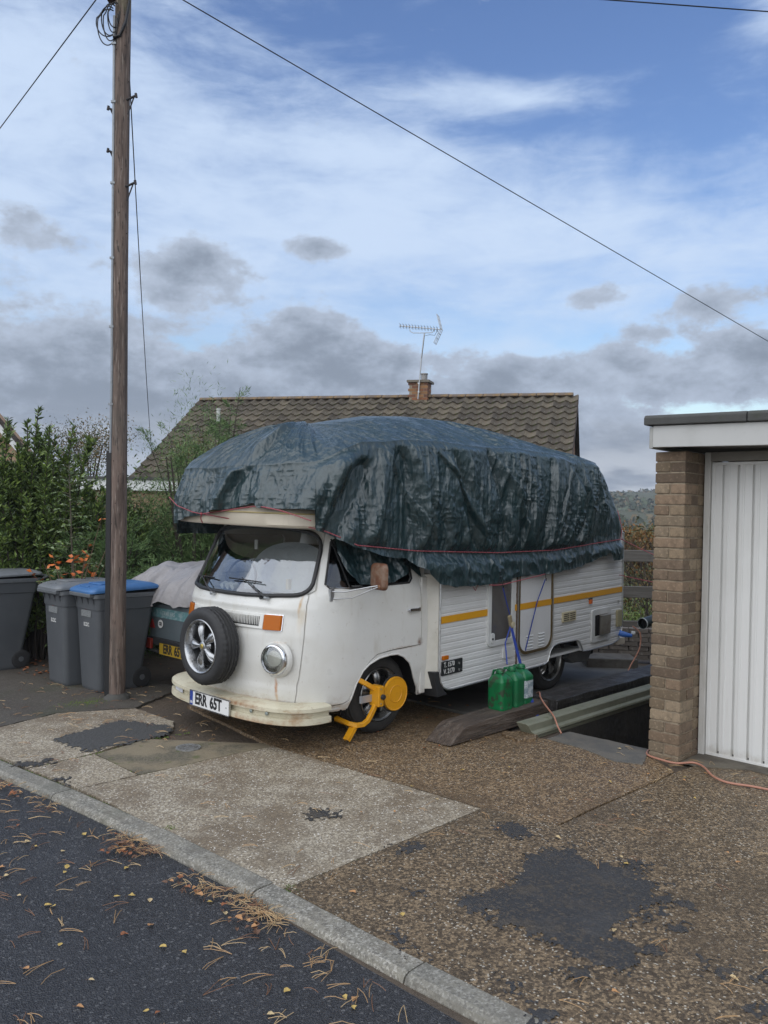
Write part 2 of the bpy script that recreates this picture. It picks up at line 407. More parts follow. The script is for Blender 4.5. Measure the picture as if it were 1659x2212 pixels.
VMi = VM.inverted()
def terrain():
    xs = [-420, -250, -140, -80, -45, -25, -14, -9, -5, -2.6, -2.1, -1, 0, .6, 1.15, 1.8, 2.6, 3.4, 4.2, 4.9, 5.6, 6.5, 7.5, 9, 11, 13, 16, 20, 25, 31, 38, 47, 58, 70, 85, 105, 130, 160, 195, 240, 290, 350, 420, 500, 600]
    ys = [-600, -470, -370, -290, -230, -180, -140, -110, -85, -66, -50, -38, -29, -22, -17, -13, -10, -8, -6.4, -5, -4, -3, -2.05, -1.5, -.862, -.4, .3, 1, 2, 3, 4, 5, 6.2, 7.6, 9, 11, 14, 18, 24, 32, 42, 55, 75, 100, 140, 190, 260, 350, 460, 600]
    mb = MB(); vs = []
    for x in xs:
        for y in ys:
            P = V(x, y, -.022)
            d = sqrt(P.x ** 2 + P.y ** 2)
            if x > 5.2:
                t = smooth01((x - 5.2) / 9)
                base = P.z - t * min(1.5 + (x - 5) * .10, 6)
            else: base = P.z
            far = smooth01((d - 35) / 120)
            fwd = P.y > 0
            hill = -6 + 6.6 * smooth01((d - 160) / 240) + (noise.noise(Vector((P.x * .006, P.y * .006, 3))) * 4.0 + noise.noise(Vector((P.x * .03, P.y * .03, 1))) * .8) * smooth01((d - 60) / 120)
            if not fwd: hill = P.z * 0 + .3
            z = base * (1 - far) + hill * far
            if x < -2.2: z = min(z, V(x, y, -.06).z) if d < 40 else z
            vs.append((P.x, P.y, z))
    ny = len(ys); fs = []
    for i in range(len(xs) - 1):
        for j in range(ny - 1):
            if xs[i] >= 1.15 - 1e-6 and xs[i + 1] <= 4.9 + 1e-6 and ys[j] >= -2.05 - 1e-6 and ys[j + 1] <= -.862 + 1e-6: continue
            q = (i * ny + j, (i + 1) * ny + j, (i + 1) * ny + j + 1, i * ny + j + 1)
            fs.append(q)
    mb.add(vs, fs)
    # near cells soil, far cells grass
    for k, q in enumerate(fs):
        c = vs[q[0]]; l = VMi @ Vector(c)
        mb.mi[k] = 0 if (l.x < 5.3 and l.x > -12 and abs(l.y) < 16) else 1
    o = mb.build('ground', [MUD, GRASS], fix=False, smooth=40)
    tag(o, kind='structure')
terrain()
# the pit beside the drive
pit = MB()
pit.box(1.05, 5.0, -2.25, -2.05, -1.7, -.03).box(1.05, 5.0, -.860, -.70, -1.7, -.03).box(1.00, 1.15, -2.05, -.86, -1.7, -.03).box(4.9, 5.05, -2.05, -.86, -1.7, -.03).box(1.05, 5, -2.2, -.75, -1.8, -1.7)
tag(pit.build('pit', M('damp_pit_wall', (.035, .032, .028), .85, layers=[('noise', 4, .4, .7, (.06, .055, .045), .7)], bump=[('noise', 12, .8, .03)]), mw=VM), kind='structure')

def ragged(poly, step=.05, amp=.006, seed=0, freq=9.):
    out = []; n = len(poly)
    for i in range(n):
        a = Vector(poly[i]); b = Vector(poly[(i + 1) % n]); d = b - a; k = max(1, int(d.length / step)); nr = Vector((-d.y, d.x)).normalized() if d.length > 0 else Vector((0, 0))
        for j in range(k):
            p = a + d * j / k
            q = noise.noise(Vector((p.x * freq, p.y * freq, seed * 3.1))) + .5 * noise.noise(Vector((p.x * freq * 3, p.y * freq * 3, seed * 1.7)))
            p = p + nr * q * amp
            out.append((p.x, p.y))
    return out
def slab(name, poly, m, z=0, th=.06, amp=.006, seed=1, step=.04):
    o = MB().prism(ragged(poly, step, amp, seed), z - th, z).build(name, m, mw=VM)
    tag(o, kind='structure'); return o
slab('concrete_slab', [(-2.165, -1.535), (-.700, -1.530), (-.835, .255), (-1.10, .29), (-2.235, .315)], AGG_LIGHT, 0, seed=1, amp=.012)
slab('concrete_slab', [(-1.845, .327), (-1.11, .30), (-.845, .268), (-.80, .36), (-.86, .40), (-1.39, 1.03), (-1.845, .92)], AGG_MOSS, -.002, seed=2)
slab('concrete_slab', [(-2.24, .327), (-1.857, .327), (-1.857, .925), (-2.31, .905)], AGG_LIGHT, -.001, seed=3)
slab('concrete_slab', [(-2.31, .92), (-1.90, .94), (-1.10, 1.17), (-.99, 1.35), (-1.0, 1.95), (-1.56, 2.20), (-2.08, 2.06), (-2.40, 2.0)], AGG_LIGHT, -.001, seed=4, amp=.012)
slab('driveway', [(-.688, -1.955), (.80, -1.99), (1.015, -1.70), (1.10, -1.64), (.83, -.96), (.80, -.55), (.95, -.1), (1.0, 1.7), (-.62, 1.75), (-.83, .255)], AGG_BROWN, 0, seed=5, amp=.008)
slab('driveway', [(-2.125, -8.5), (-.60, -8.5), (-.61, -1.945), (-.692, -1.542), (-2.15, -1.547)], AGG_DARK, .002, seed=6)
slab('driveway', [(-.592, -8.5), (1.33, -8.5), (1.33, -2.05), (.82, -2.005), (-.60, -1.972)], AGG_DARK, -.001, seed=7)
slab('concrete_bay', [(1.02, -.58), (4.4, -.50), (4.4, 1.9), (1.02, 1.8)], M('grey_bay_concrete', (.125, .12, .108), .7, layers=[('noise', 3, .4, .66, (.07, .066, .056), .8)], bump=[('noise', 30, .3, .005)]), .004, seed=8)
slab('tarmac_apron', [(-2.42, 2.02), (-2.08, 2.075), (-1.56, 2.215), (-.99, 1.97), (-.3, 2.4), (-.1, 8.5), (-2.55, 8.5)], TAR_MUD, .0, seed=9, amp=.02)
slab('mortar_apron', [(.835, -.965), (1.145, -.98), (1.148, -1.64), (1.02, -1.685), (.775, -1.775), (.70, -1.6), (.80, -1.3)], MORTAR, .006, seed=10, amp=.012, th=.01)
slab('door_threshold', [(1.02, -1.93), (1.36, -1.93), (1.36, -5.4), (1.16, -5.4), (1.20, -2.3), (1.05, -2.1)], M('stained_threshold_concrete', (.12, .105, .08), .75, layers=[('noise', 5, .4, .66, (.06, .05, .04), .8)], bump=[('noise', 20, .5, .01)]), .008, seed=11, amp=.012, th=.012)
def patch(poly, m, z=.007, amp=.02, seed=1, cell=.008, base=None):
    """crumbling tarmac: only the cells the noise leaves standing, thinning to nothing at the edge"""
    pg = np.array(poly); lo = pg.min(0) - .12; hi = pg.max(0) + .12
    nx_, ny_ = int((hi[0] - lo[0]) / cell) + 1, int((hi[1] - lo[1]) / cell) + 1
    gx, gy = np.meshgrid(lo[0] + np.arange(nx_ + 1) * cell, lo[1] + np.arange(ny_ + 1) * cell, indexing='ij')
    dist = np.full(gx.shape, 1e9); ins = np.zeros(gx.shape, bool)
    for i in range(len(pg)):
        p, q = pg[i - 1], pg[i]; d = q - p; t = np.clip(((gx - p[0]) * d[0] + (gy - p[1]) * d[1]) / (d @ d), 0, 1)
        dist = np.minimum(dist, np.hypot(gx - p[0] - t * d[0], gy - p[1] - t * d[1]))
        c = (p[1] > gy) != (q[1] > gy)
        with np.errstate(divide='ignore', invalid='ignore'): ins ^= c & (gx < (q[0] - p[0]) * (gy - p[1]) / (q[1] - p[1] + 1e-12) + p[0])
    sd = np.where(ins, dist, -dist)
    nz = (vnoise(gx * 14, gy * 14, 60 + seed) - .5) * 2 * amp * 1.7 + (vnoise(gx * 38, gy * 38, 61 + seed) - .5) * 2 * amp * .9 + (vnoise(gx * 95, gy * 95, 62 + seed) - .5) * 2 * amp * .28
    f = sd + nz + (vnoise(gx * 72, gy * 72, 65 + seed) - .5) * .11 * np.exp(-np.maximum(sd, 0) / .045) + .006
    Zg = np.clip(f / .05, -.4, 1) * z * .7 * (.55 + .75 * vnoise(gx * 30, gy * 30, 63)) + (vnoise(gx * 80, gy * 80, 64) - .5) * .003
    Zg = np.where(f < 0, -.003, Zg)
    k = (f[:-1, :-1] > -.004) & (f[1:, 1:] > -.004)
    idx = np.arange(gx.size).reshape(gx.shape)
    F_ = np.stack([idx[:-1, :-1][k], idx[1:, :-1][k], idx[1:, 1:][k], idx[:-1, 1:][k]], 1)
    used, inv = np.unique(F_, return_inverse=True)
    jit = (np.random.default_rng(seed).random((gx.size, 2)) - .5) * cell * .6
    Vt = np.stack([gx.ravel() + jit[:, 0], gy.ravel() + jit[:, 1], Zg.ravel() + .0022], 1)[used]
    o = link('tarmac_patch', npmesh('tarmac_patch', Vt, inv.reshape(F_.shape)), m, mw=VM); tag(o, kind='structure')
patch([(-1.929, 1.467), (-1.279, 1.65), (-1.09, 1.201), (-1.223, 1.009), (-1.861, 1.021)], TAR_OLD, .004, .014, 2)
patch([(-1.686, -2.171), (-1.501, -2.182), (-1.387, -2.195), (-1.222, -2.151), (-1.056, -2.092), (-0.918, -2.125), (-0.818, -2.198), (-0.875, -2.297), (-0.844, -2.381), (-0.82, -2.527), (-0.863, -2.572), (-0.887, -2.664), (-0.938, -2.727), (-1.007, -2.796), (-1.042, -2.749), (-1.174, -2.739), (-1.248, -2.765), (-1.336, -2.747), (-1.421, -2.731), (-1.515, -2.741), (-1.47, -2.807), (-1.385, -2.912), (-1.441, -2.928), (-1.527, -2.914), (-1.618, -2.904), (-1.704, -2.874), (-1.756, -2.846), (-1.852, -2.845), (-1.862, -2.765), (-1.757, -2.76), (-1.689, -2.749), (-1.706, -2.699), (-1.688, -2.647), (-1.661, -2.566), (-1.676, -2.465), (-1.714, -2.377), (-1.71, -2.302), (-1.655, -2.285), (-1.721, -2.237)], TAR, .009, .034, 3)
for k, pl in enumerate([[(-0.9, -1.748), (-0.77, -1.778), (-0.76, -1.833), (-0.827, -1.996), (-0.895, -1.925), (-0.929, -1.831)],
    [(-2.085, -2.102), (-2.034, -2.125), (-2.079, -2.206), (-2.114, -2.311), (-2.128, -2.264), (-2.112, -2.174)],
    [(-1.475, -1.568), (-1.387, -1.582), (-1.344, -1.67), (-1.431, -1.685), (-1.491, -1.63)],
    [(-2.084, -2.737), (-2.066, -2.782), (-2.075, -2.889), (-2.13, -2.861), (-2.116, -2.788)],
    [(-2.052, -2.614), (-2.027, -2.647), (-2.036, -2.698), (-2.068, -2.677)],
    [(-1.403, -3.098), (-1.329, -3.125), (-1.334, -3.196), (-1.428, -3.19), (-1.457, -3.142)],
    [(-0.751, -2.394), (-0.717, -2.463), (-0.697, -2.579), (-0.763, -2.51), (-0.776, -2.444)],
    [(-1.007, -2.80), (-0.958, -2.843), (-1.004, -2.857), (-1.041, -2.822)],
    [(-1.184, -2.76), (-1.115, -2.794), (-1.109, -2.855), (-1.169, -2.84), (-1.217, -2.781)],
    [(-1.211, -2.879), (-1.166, -2.908), (-1.219, -2.922), (-1.247, -2.901)],
    [(-1.266, -3.239), (-1.206, -3.285), (-1.306, -3.326), (-1.328, -3.285)],
    [(-1.567, -3.306), (-1.501, -3.36), (-1.571, -3.398), (-1.604, -3.35)],
    [(-1.771, -1.935), (-1.734, -1.964), (-1.759, -1.98), (-1.781, -1.958)],
    [(-1.521, -0.915), (-1.426, -0.912), (-1.374, -1.018), (-1.434, -1.056), (-1.527, -0.97)],
    [(-2.33, 1.09), (-2.233, 1.036), (-2.139, 0.986), (-2.207, 0.88), (-2.328, 0.944)],
    [(-2.269, 0.594), (-2.222, 0.569), (-2.212, 0.467), (-2.266, 0.469)]]):
    patch(pl, TAR, .007, .022, 10 + k)
# road and kerb
kb = [(9, -4.6), (6, -3.55), (4.5, -3.12), (3.0, -2.75), (2.1, -2.55), (1.24, -2.375), (.34, -2.268), (-.56, -2.19), (-1.46, -2.152), (-2.36, -2.135), (-3.26, -2.10), (-4.2, -2.09), (-6, -2.13), (-9, -2.3)]
def kx(y): return interp(-y, [-a for a, _ in kb], [b for _, b in kb])
def kw(y): return interp(y, [-4, 0, 1.2], [.125, .130, .140])
rv = []
ysr = [9, 6, 4.5, 3, 2.1, 1.24, .34, -.56, -1.46, -2.36, -3.26, -4.2, -6, -9, -14]
RW = MB(); vs = []
for y in ysr: vs += [(kx(y) - kw(y) + .02, y * (1 if abs(y) < 9 else 1), -.036), (-10.5, y * 1.4, -.036)]
vs = [(vs[0][0] - 3.5, 18, -.036), (-14, 22, -.036)] + vs
RW.add(vs, [(2 * i, 2 * i + 1, 2 * i + 3, 2 * i + 2) for i in range(len(vs) // 2 - 1)])
tag(RW.build('road', ROAD, mw=VM), kind='structure')
kerb = empty('kerb', VM); tag(kerb, kind='structure')
kys = [7.54, 6.64, 5.74, 4.84, 3.94, 3.04, 2.14, 1.24, .34, -.56, -1.46, -2.36, -3.26, -4.16, -5.06, -5.96, -6.86]
for i in range(len(kys) - 1):
    a, b = kys[i] - .004, kys[i + 1] + .004; mb = MB(); n = 6
    prof = []
    for j in range(n + 1):
        y = a + (b - a) * j / n; x = kx(y); w = kw(y)
        dz = .002 * sin(i * 2.3) 
        prof.append([(x, y, -.09), (x, y, dz - .002), (x - .012, y, dz + .002), (x - w + .028, y, dz), (x - w + .008, y, dz - .010), (x - w, y, dz - .03), (x - w, y, -.09)])
    vs = [p for r in prof for p in r]; k = 7
    fs = [(j * k + q, j * k + q + 1, (j + 1) * k + q + 1, (j + 1) * k + q) for j in range(n) for q in range(k - 1)] + [(j * k + k - 1, j * k, (j + 1) * k, (j + 1) * k + k - 1) for j in range(n)]
    fs += [tuple(range(k)), tuple(n * k + q for q in reversed(range(k)))]
    mb.add(vs, fs).build('kerb_stone', KERBM, kerb)
# drain cover
dc = empty('drain_cover', VM @ Matrix.Translation((-1.30, .63, 0)), 'small round metal drain cover set in the mossy concrete slab in front of the bumper', 'drain cover')
GRAT = M('worn_grating_metal', (.30, .30, .29), .55, .6, layers=[('noise', 40, .45, .7, (.12, .10, .08), .7)], bump=[('noise', 80, .3, .002)])
MB().lathe([(.088, -.005), (.088, .006), (.074, .006), (.074, .003), (.074, -.005)], 36).build('rim', GRAT, dc, smooth=30)
g = MB()
for k in range(-3, 4):
    a = k * .021; l = sqrt(max(0, .073 ** 2 - a * a))
    g.box(a - .0028, a + .0028, -l, l, .000, .0055); g.box(-l, l, a - .0028, a + .0028, -.001, .0045)
g.build('grid', GRAT, dc)
MB().lathe([(.073, -.004), (.073, -.001)], 30).build('plate', M('cover_plate', (.14, .135, .125), .7, bump=[('noise', 60, .4, .002)]), dc)
# moss lines along the joints, one carpet
mv, mf = [], []
def moss(x, y, r, z=.0):
    b = len(mv); k = 7
    mv.append((x, y, z + r * .35))
    for q in range(k):
        a = 2 * pi * q / k + random.random(); rr = r * random.uniform(.6, 1.2); mv.append((x + rr * cos(a), y + rr * sin(a), z - .004))
    for q in range(k): mf.append((b, b + 1 + q, b + 1 + (q + 1) % k))
for i in range(700):
    y = random.uniform(-3.4, 2.4)
    if noise.noise(Vector((0, y * 2.2, 0))) > -.05: moss(kx(y) + random.gauss(.008, .004), y, random.uniform(.003, .009), -.006)
for i in range(260):
    t = random.random()
    c = random.choice([((-1.05, 1.0), (-2.2, .93)), ((-1.85, .32), (-1.1, .295)), ((-1.86, .33), (-1.86, .9)), ((-1.86, .95), (-1.3, 1.03)), ((-2.12, -1.54), (-1.7, -1.54))])
    moss(c[0][0] + (c[1][0] - c[0][0]) * t + random.gauss(0, .008), c[0][1] + (c[1][1] - c[0][1]) * t + random.gauss(0, .008), random.uniform(.004, .011), -.004)
for i in range(330):
    moss(-1.22 + random.gauss(0, .12), 2.42 + random.gauss(0, .07), random.uniform(.004, .014), .0)
for i in range(90): moss(-2.13 + random.gauss(0, .012), -1.57 + random.gauss(0, .03), random.uniform(.004, .01), .0)
for i in range(60): moss(-2.16 + random.gauss(0, .012), -.58 + random.gauss(0, .02), random.uniform(.004, .01), .0)
me = bpy.data.meshes.new('moss'); me.from_pydata(mv, [], mf)
tag(link('moss', me, MOSS, mw=VM), 'bright green moss in the kerb and slab joints and by the pole foot', 'moss', kind='stuff')
# pine needles and leaves
def litter():
    lam = []
    piles = [(-2.50, .78, .05, .10, 26), (-2.44, .28, .03, .16, 26), (-2.335, -.60, .055, .11, 62), (-2.33, -1.28, .045, .13, 48), (-2.31, -1.62, .045, .08, 70), (-2.36, -2.15, .07, .16, 26)]
    for (x, y, sx, sy, n) in piles:
        for i in range(n):
            px, py = x - abs(random.gauss(0, sx)), random.gauss(y, sy)
            lam.append((min(px, kx(py) - kw(py) - .004), py, -.030 + random.random() * .022, random.uniform(.04, .10)))
    for i in range(460):
        x = random.uniform(-4.3, -2.45); y = random.uniform(-3.2, 1.6)
        if noise.noise(Vector((x * 1.8, y * 1.8, 2))) > -.12: lam.append((x, y, -.032, random.uniform(.06, .12)))
    for i in range(330):
        x = random.uniform(-2.05, 1.2); y = random.uniform(-4.5, 1.2)
        if noise.noise(Vector((x * 1.4, y * 1.4, 5))) > -.05: lam.append((x, y, .010, random.uniform(.05, .11)))
    for i in range(160): lam.append((random.uniform(-2.3, -.4), random.uniform(.6, 3.6), .008, random.uniform(.04, .1)))
    v, f, mi = [], [], []
    for (x, y, z, l) in lam:
        a = random.uniform(0, 2 * pi); spread = random.uniform(.10, .55); bd = random.gauss(0, .35); cc = random.choice((0, 0, 1, 2))
        for sgn in (-1, 1):
            if random.random() < .12: continue
            aa = a + sgn * spread * .5; bend = bd + random.gauss(0, .12); px, py = x, y; b = len(v); w = .0013
            for k in range(5):
                t = k / 4; zz = z + .006 * sin(pi * t) * random.uniform(.5, 1.5)
                nx, ny = -sin(aa), cos(aa)
                v += [(px + nx * w, py + ny * w, zz), (px - nx * w, py - ny * w, zz), (px, py, zz + .0015)]
                px += cos(aa) * l / 4; py += sin(aa) * l / 4; aa += bend / 4
            for k in range(4):
                q = b + 3 * k
                f += [(q, q + 3, q + 5, q + 2), (q + 2, q + 5, q + 4, q + 1)]; mi += [cc] * 2
    me = bpy.data.meshes.new('pine_needles'); me.from_pydata(v, [], f)
    for c in ((.36, .22, .10), (.17, .08, .038), (.44, .31, .16)): me.materials.append(M('pine_needle', c, .6))
    me.polygons.foreach_set('material_index', mi)
    tag(link('pine_needles', me, None, mw=VM), 'brown pine needles scattered over road and drive and drifted against the kerb', 'pine needles', kind='stuff')
    v, f, mi = [], [], []
    def leaf(x, y, z, s, c):
        a = random.uniform(0, 2 * pi); b = len(v)
        tx, ty = random.gauss(0, .35), random.gauss(0, .35)
        out = [(-.5, 0), (-.32, .30), (0, .42), (.3, .2), (.58, 0), (.3, -.2), (0, -.42), (-.32, -.30)]
        v.append((x, y, z + .004))
        for (p, q) in out:
            r = 1 + random.gauss(0, .12); px, py = p * r, q * r
            v.append((x + s * (px * cos(a) - py * sin(a)), y + s * (px * sin(a) + py * cos(a)), z + .003 + s * (abs(py) * .45 + px * tx * .4 + abs(random.gauss(0, .06)))))
        for k in range(8): f.append((b, b + 1 + k, b + 1 + (k + 1) % 8)); mi.append(c)
        e = len(v)   # stalk
        v.extend([(x - s * .5 * cos(a), y - s * .5 * sin(a), z + .003), (x - s * .95 * cos(a + .2), y - s * .95 * sin(a + .2), z + .006), (x - s * .95 * cos(a + .24), y - s * .95 * sin(a + .24), z + .004)])
        f.append((e, e + 1, e + 2)); mi.append(2)
    for i in range(150):
        x = random.uniform(-4.2, -2.42); y = random.uniform(-3.3, 1.4)
        leaf(x, y, -.033, random.uniform(.020, .034), random.choice((0, 0, 1, 3, 4)))
    for i in range(75): leaf(random.uniform(-2.0, 1.0), random.uniform(-5, -.9), .008, random.uniform(.018, .03), random.choice((0, 1, 3, 1)))
    for (x, y, sx, sy, n) in [(-2.40, -.62, .06, .07, 34), (-2.40, -1.62, .05, .07, 16), (-2.5, .6, .06, .15, 12), (-2.40, -1.2, .05, .1, 12)]:
        for i in range(n):
            px, py = x - abs(random.gauss(0, sx)), random.gauss(y, sy); leaf(min(px, kx(py) - kw(py) - .012), py, -.025 + random.random() * .02, random.uniform(.02, .035), random.choice((2, 2, 4, 1)))
    for i in range(150): leaf(random.uniform(-1.2, 1.2), random.uniform(1.9, 4.2), .004, random.uniform(.018, .036), random.choice((2, 4, 1, 2)))
    for i in range(60): leaf(random.uniform(-1.1, -.7), random.uniform(3.8, 4.9), .004, random.uniform(.03, .05), random.choice((2, 4, 4)))
    for i in range(26): leaf(random.uniform(-.2, 1.4), random.uniform(-.75, -.45) if random.random() < .6 else random.uniform(-.1, .8), .004, random.uniform(.018, .032), random.choice((4, 1)))
    me = bpy.data.meshes.new('fallen_leaves'); me.from_pydata(v, [], f)
    for c in ((.48, .34, .10), (.42, .22, .09), (.13, .065, .035), (.50, .38, .20), (.27, .10, .04)): me.materials.append(M('dead_leaf', c, .6, layers=[('noise', 60, .5, .7, tuple(k * .5 for k in c), .6)]))
    me.polygons.foreach_set('material_index', mi)
    tag(link('fallen_leaves', me, None, mw=VM), 'small yellow and brown birch leaves lying on the road, kerb and drive', 'leaves', kind='stuff')
litter()
# ================================================================ CAMPER VAN
YC = .765
ZS = [.25, .4, .6, .8, 1.0, 1.1, 1.15, 1.54, 1.62, 1.7]; XF = [-.90, -.93, -.955, -.955, -.925, -.885, -.86, -.655, -.61, -.57]
ZW = [.25, .3, .5, .8, 1.05, 1.15, 1.35, 1.54, 1.62, 1.7]; WW = [.80, .835, .858, .862, .855, .845, .80, .745, .72, .69]
def crease(s, side, z):
    zc = 1.02 if side < .5 else 1.02 + .12 * min(1, (side - .5) * 2.2)
    return .012 * smooth01((zc - z) / .03 + .5) - .006
def cab_w(z): return interp(z, ZW, WW)
def nx(s, z):
    w = cab_w(z); xf = interp(z, ZS, XF); t = min(1, abs(s) / w)
    return -.30 + (xf + .30) * (1 - t ** 2.7) ** (1 / 2.7)
def near_y(x, z):          # y of the near flank at x
    w = cab_w(z); xf = interp(z, ZS, XF)
    if x >= -.30: return YC - w
    t = min(1, (-.30 - x) / (-.30 - xf)); return YC - w * (1 - t ** 2.7) ** (1 / 2.7)
PAINT = M('aged_white_paint', (.66, .655, .62), .32, spec=.5, coat=.25,
    layers=[('noise', 2.2, .42, .70, (.60, .585, .535), .7), ('noise', (14, 14, 3), .55, .78, (.46, .42, .34), .42), ('spot', (-.2, .7, .28), (1.4, 1.6, .13), (.40, .34, .25), .60, .6, 14., .9), ('noise', 45, .64, .72, (.30, .22, .14), .40),
            ('spot', (-.86, .21, .43), (.05, .018, .10), (.42, .17, .045), .85, .5, 26., .45), ('spot', (-.85, .21, .36), (.06, .014, .06), (.50, .30, .12), .6, .6, 26., .5),
            ('spot', (-.72, .06, .93), (.12, .04, .15), (.52, .40, .22), .75, .6, 9., .5), ('spot', (-.74, .075, 1.02), (.10, .014, .13), (.46, .27, .09), .8, .5, 18., .5),
            ('spot', (.33, -.09, .69), (.05, .05, .05), (.14, .06, .03), .9, .5, 40., .6), ('spot', (.15, -.09, .66), (.26, .05, .016), (.28, .15, .07), .6, .5, 60., .9),
            ('spot', (-.6, -.08, 1.10), (.05, .04, .05), (.30, .14, .05), .6, .6, 40., .8), ('spot', (-.62, -.05, .30), (.28, .1, .025), (.42, .30, .18), .5, .5, 40., .9),
            ('spot', (-.9, .6, .335), (.2, 1.0, .018), (.36, .24, .14), .6, .5, 40., .9), ('spot', (-.84, .2, .76), (.08, .1, .012), (.40, .26, .15), .5, .5, 60., .9), ('spot', (-.9, .75, .36), (.2, .9, .035), (.42, .38, .28), .5, .6, 30., .7)],
    bump=[('noise', 5, .05, .01), ('noise', 160, .04, .001)], rvar=('noise', 8, .3, .7, .24, .46))
CREAM = M('cream_moulding', (.60, .535, .43), .42, layers=[('noise', 3, .4, .7, (.50, .44, .35), .7), ('noise', (10, 10, 2), .6, .8, (.34, .29, .21), .4), ('noise', 50, .65, .8, (.25, .2, .14), .3)], bump=[('noise', 30, .1, .003)])
CARW = M('white_caravan_cladding', (.64, .645, .635), .38, layers=[('noise', 1.8, .42, .7, (.56, .56, .54), .7), ('noise', (22, 22, 5), .62, .8, (.36, .34, .29), .35), ('noise', 70, .66, .74, (.20, .18, .15), .45), ('noise', (3, 3, 8), .6, .8, (.42, .41, .37), .45)],
    bump=[('noise', 7, .12, .006)])
STRIPE = M('amber_stripe', (.62, .30, .015), .4, layers=[('noise', 20, .55, .75, (.45, .24, .03), .6), ('noise', 90, .68, .75, (.6, .5, .35), .6)])
AMBER = M('amber_lens', (.62, .20, .012), .22, spec=.25, layers=[('wave', (0, 60, 0), .4, .8, (.34, .075, .004), .7, 0.), ('noise', 30, .5, .8, (.40, .10, .01), .4)], bump=[('wave', (0, 110, 0), .5, .003, 0.)])
def glass_mat(name, tint=(.72, .77, .76), boost=1.6, rough=.02, base=.06):
    m = bpy.data.materials.new(name); m.use_nodes = True; N, Lk = m.node_tree.nodes, m.node_tree.links
    for n in list(N): N.remove(n)
    o = N.new('ShaderNodeOutputMaterial'); mx = N.new('ShaderNodeMixShader'); t = N.new('ShaderNodeBsdfTransparent'); g = N.new('ShaderNodeBsdfGlossy'); fr = N.new('ShaderNodeFresnel'); mm = N.new('ShaderNodeMath')
    t.inputs[0].default_value = (*tint, 1); g.inputs['Roughness'].default_value = rough; g.inputs['Color'].default_value = (.95, .97, 1, 1); fr.inputs[0].default_value = 1.5
    mm.operation = 'MULTIPLY_ADD'; mm.inputs[1].default_value = boost; mm.inputs[2].default_value = base; mm.use_clamp = True
    Lk.new(fr.outputs[0], mm.inputs[0]); Lk.new(mm.outputs[0], mx.inputs[0]); Lk.new(t.outputs[0], mx.inputs[1]); Lk.new(g.outputs[0], mx.inputs[2]); Lk.new(mx.outputs[0], o.inputs[0])
    return m
GLASS = glass_mat('window_glass')
GLASS_WS = glass_mat('windscreen_glass', (.80, .84, .84), 2.0, .03, .09)
SMOKED = glass_mat('smoked_glass', (.25, .25, .26), 1.5, .08, .05)
LENS = glass_mat('headlight_lens', (.85, .86, .82), 1.5, .06, .10)
RUBBER = M('window_rubber', (.02, .02, .021), .5)

van = empty('camper_van', VM, 'old white camper van with a spare wheel on its nose and its roof under tarpaulin', 'camper van')

def shell(extra=0., zlo=.25, zhi=1.64, th=.018, xrear=.42):
    zs = sorted(set([zlo + (zhi - zlo) * i / 70 for i in range(71)] + [1.0, 1.02, 1.035, 1.12, 1.14, 1.155]))
    zs = [z for i, z in enumerate(zs) if i == 0 or z - zs[i - 1] > .004]
    vs = []; ncol = 0
    for z in zs:
        w = cab_w(z) + extra; xf = interp(z, ZS, XF) - extra; row = []
        for k in range(9): row.append((xrear + (-.30 - xrear) * k / 9, -1., 1.))
        for k in range(97):
            a = -pi / 2 + pi * k / 96
            c_, s_ = cos(a), sin(a)
            e = 2 / 2.7
            yy = (abs(s_) ** e) * (1 if s_ > 0 else -1); xx = abs(c_) ** e
            row.append((-.30 + (xf + .30) * xx, yy, abs(s_)))
        for k in range(8, -1, -1): row.append((xrear + (-.30 - xrear) * k / 9, 1., 1.))
        for (x, s, sd) in row:
            cr = crease(s, sd if x < -.3 else 1., z)
            y = YC + s * (w + (cr if abs(s) > .5 else 0)); 
            if x < -.30: x -= cr * (1 - abs(s) ** 4)
            sa = abs(y - YC); pm = smooth01((.705 - sa) / .022) * smooth01((.995 - .10 * max(0, sa - .45) - z) / .02) * smooth01((z - .43) / .03)   # shallow dished panel round the lamps
            if x < -.3: x += .009 * pm
            vs.append((x, y, z))
        ncol = len(row)
    fs = [(i * ncol + j, i * ncol + j + 1, (i + 1) * ncol + j + 1, (i + 1) * ncol + j) for i in range(len(zs) - 1) for j in range(ncol - 1)]
    o = MB().add(vs, fs).build('body', PAINT, fix=True)
    sd = o.modifiers.new('s', 'SOLIDIFY'); sd.thickness = th; sd.offset = -1
    # make sure the wall grows inwards
    me = o.data; f = me.polygons[len(me.polygons) // 2]
    c = f.center; 
    if (c - Vector((0, YC, c.z))).dot(f.normal) < 0:
        me.flip_normals()
    bake(o); return o
def cutter(poly, lo, hi, axis): return MB().prism(poly, lo, hi, axis).build('cutter', DARK)
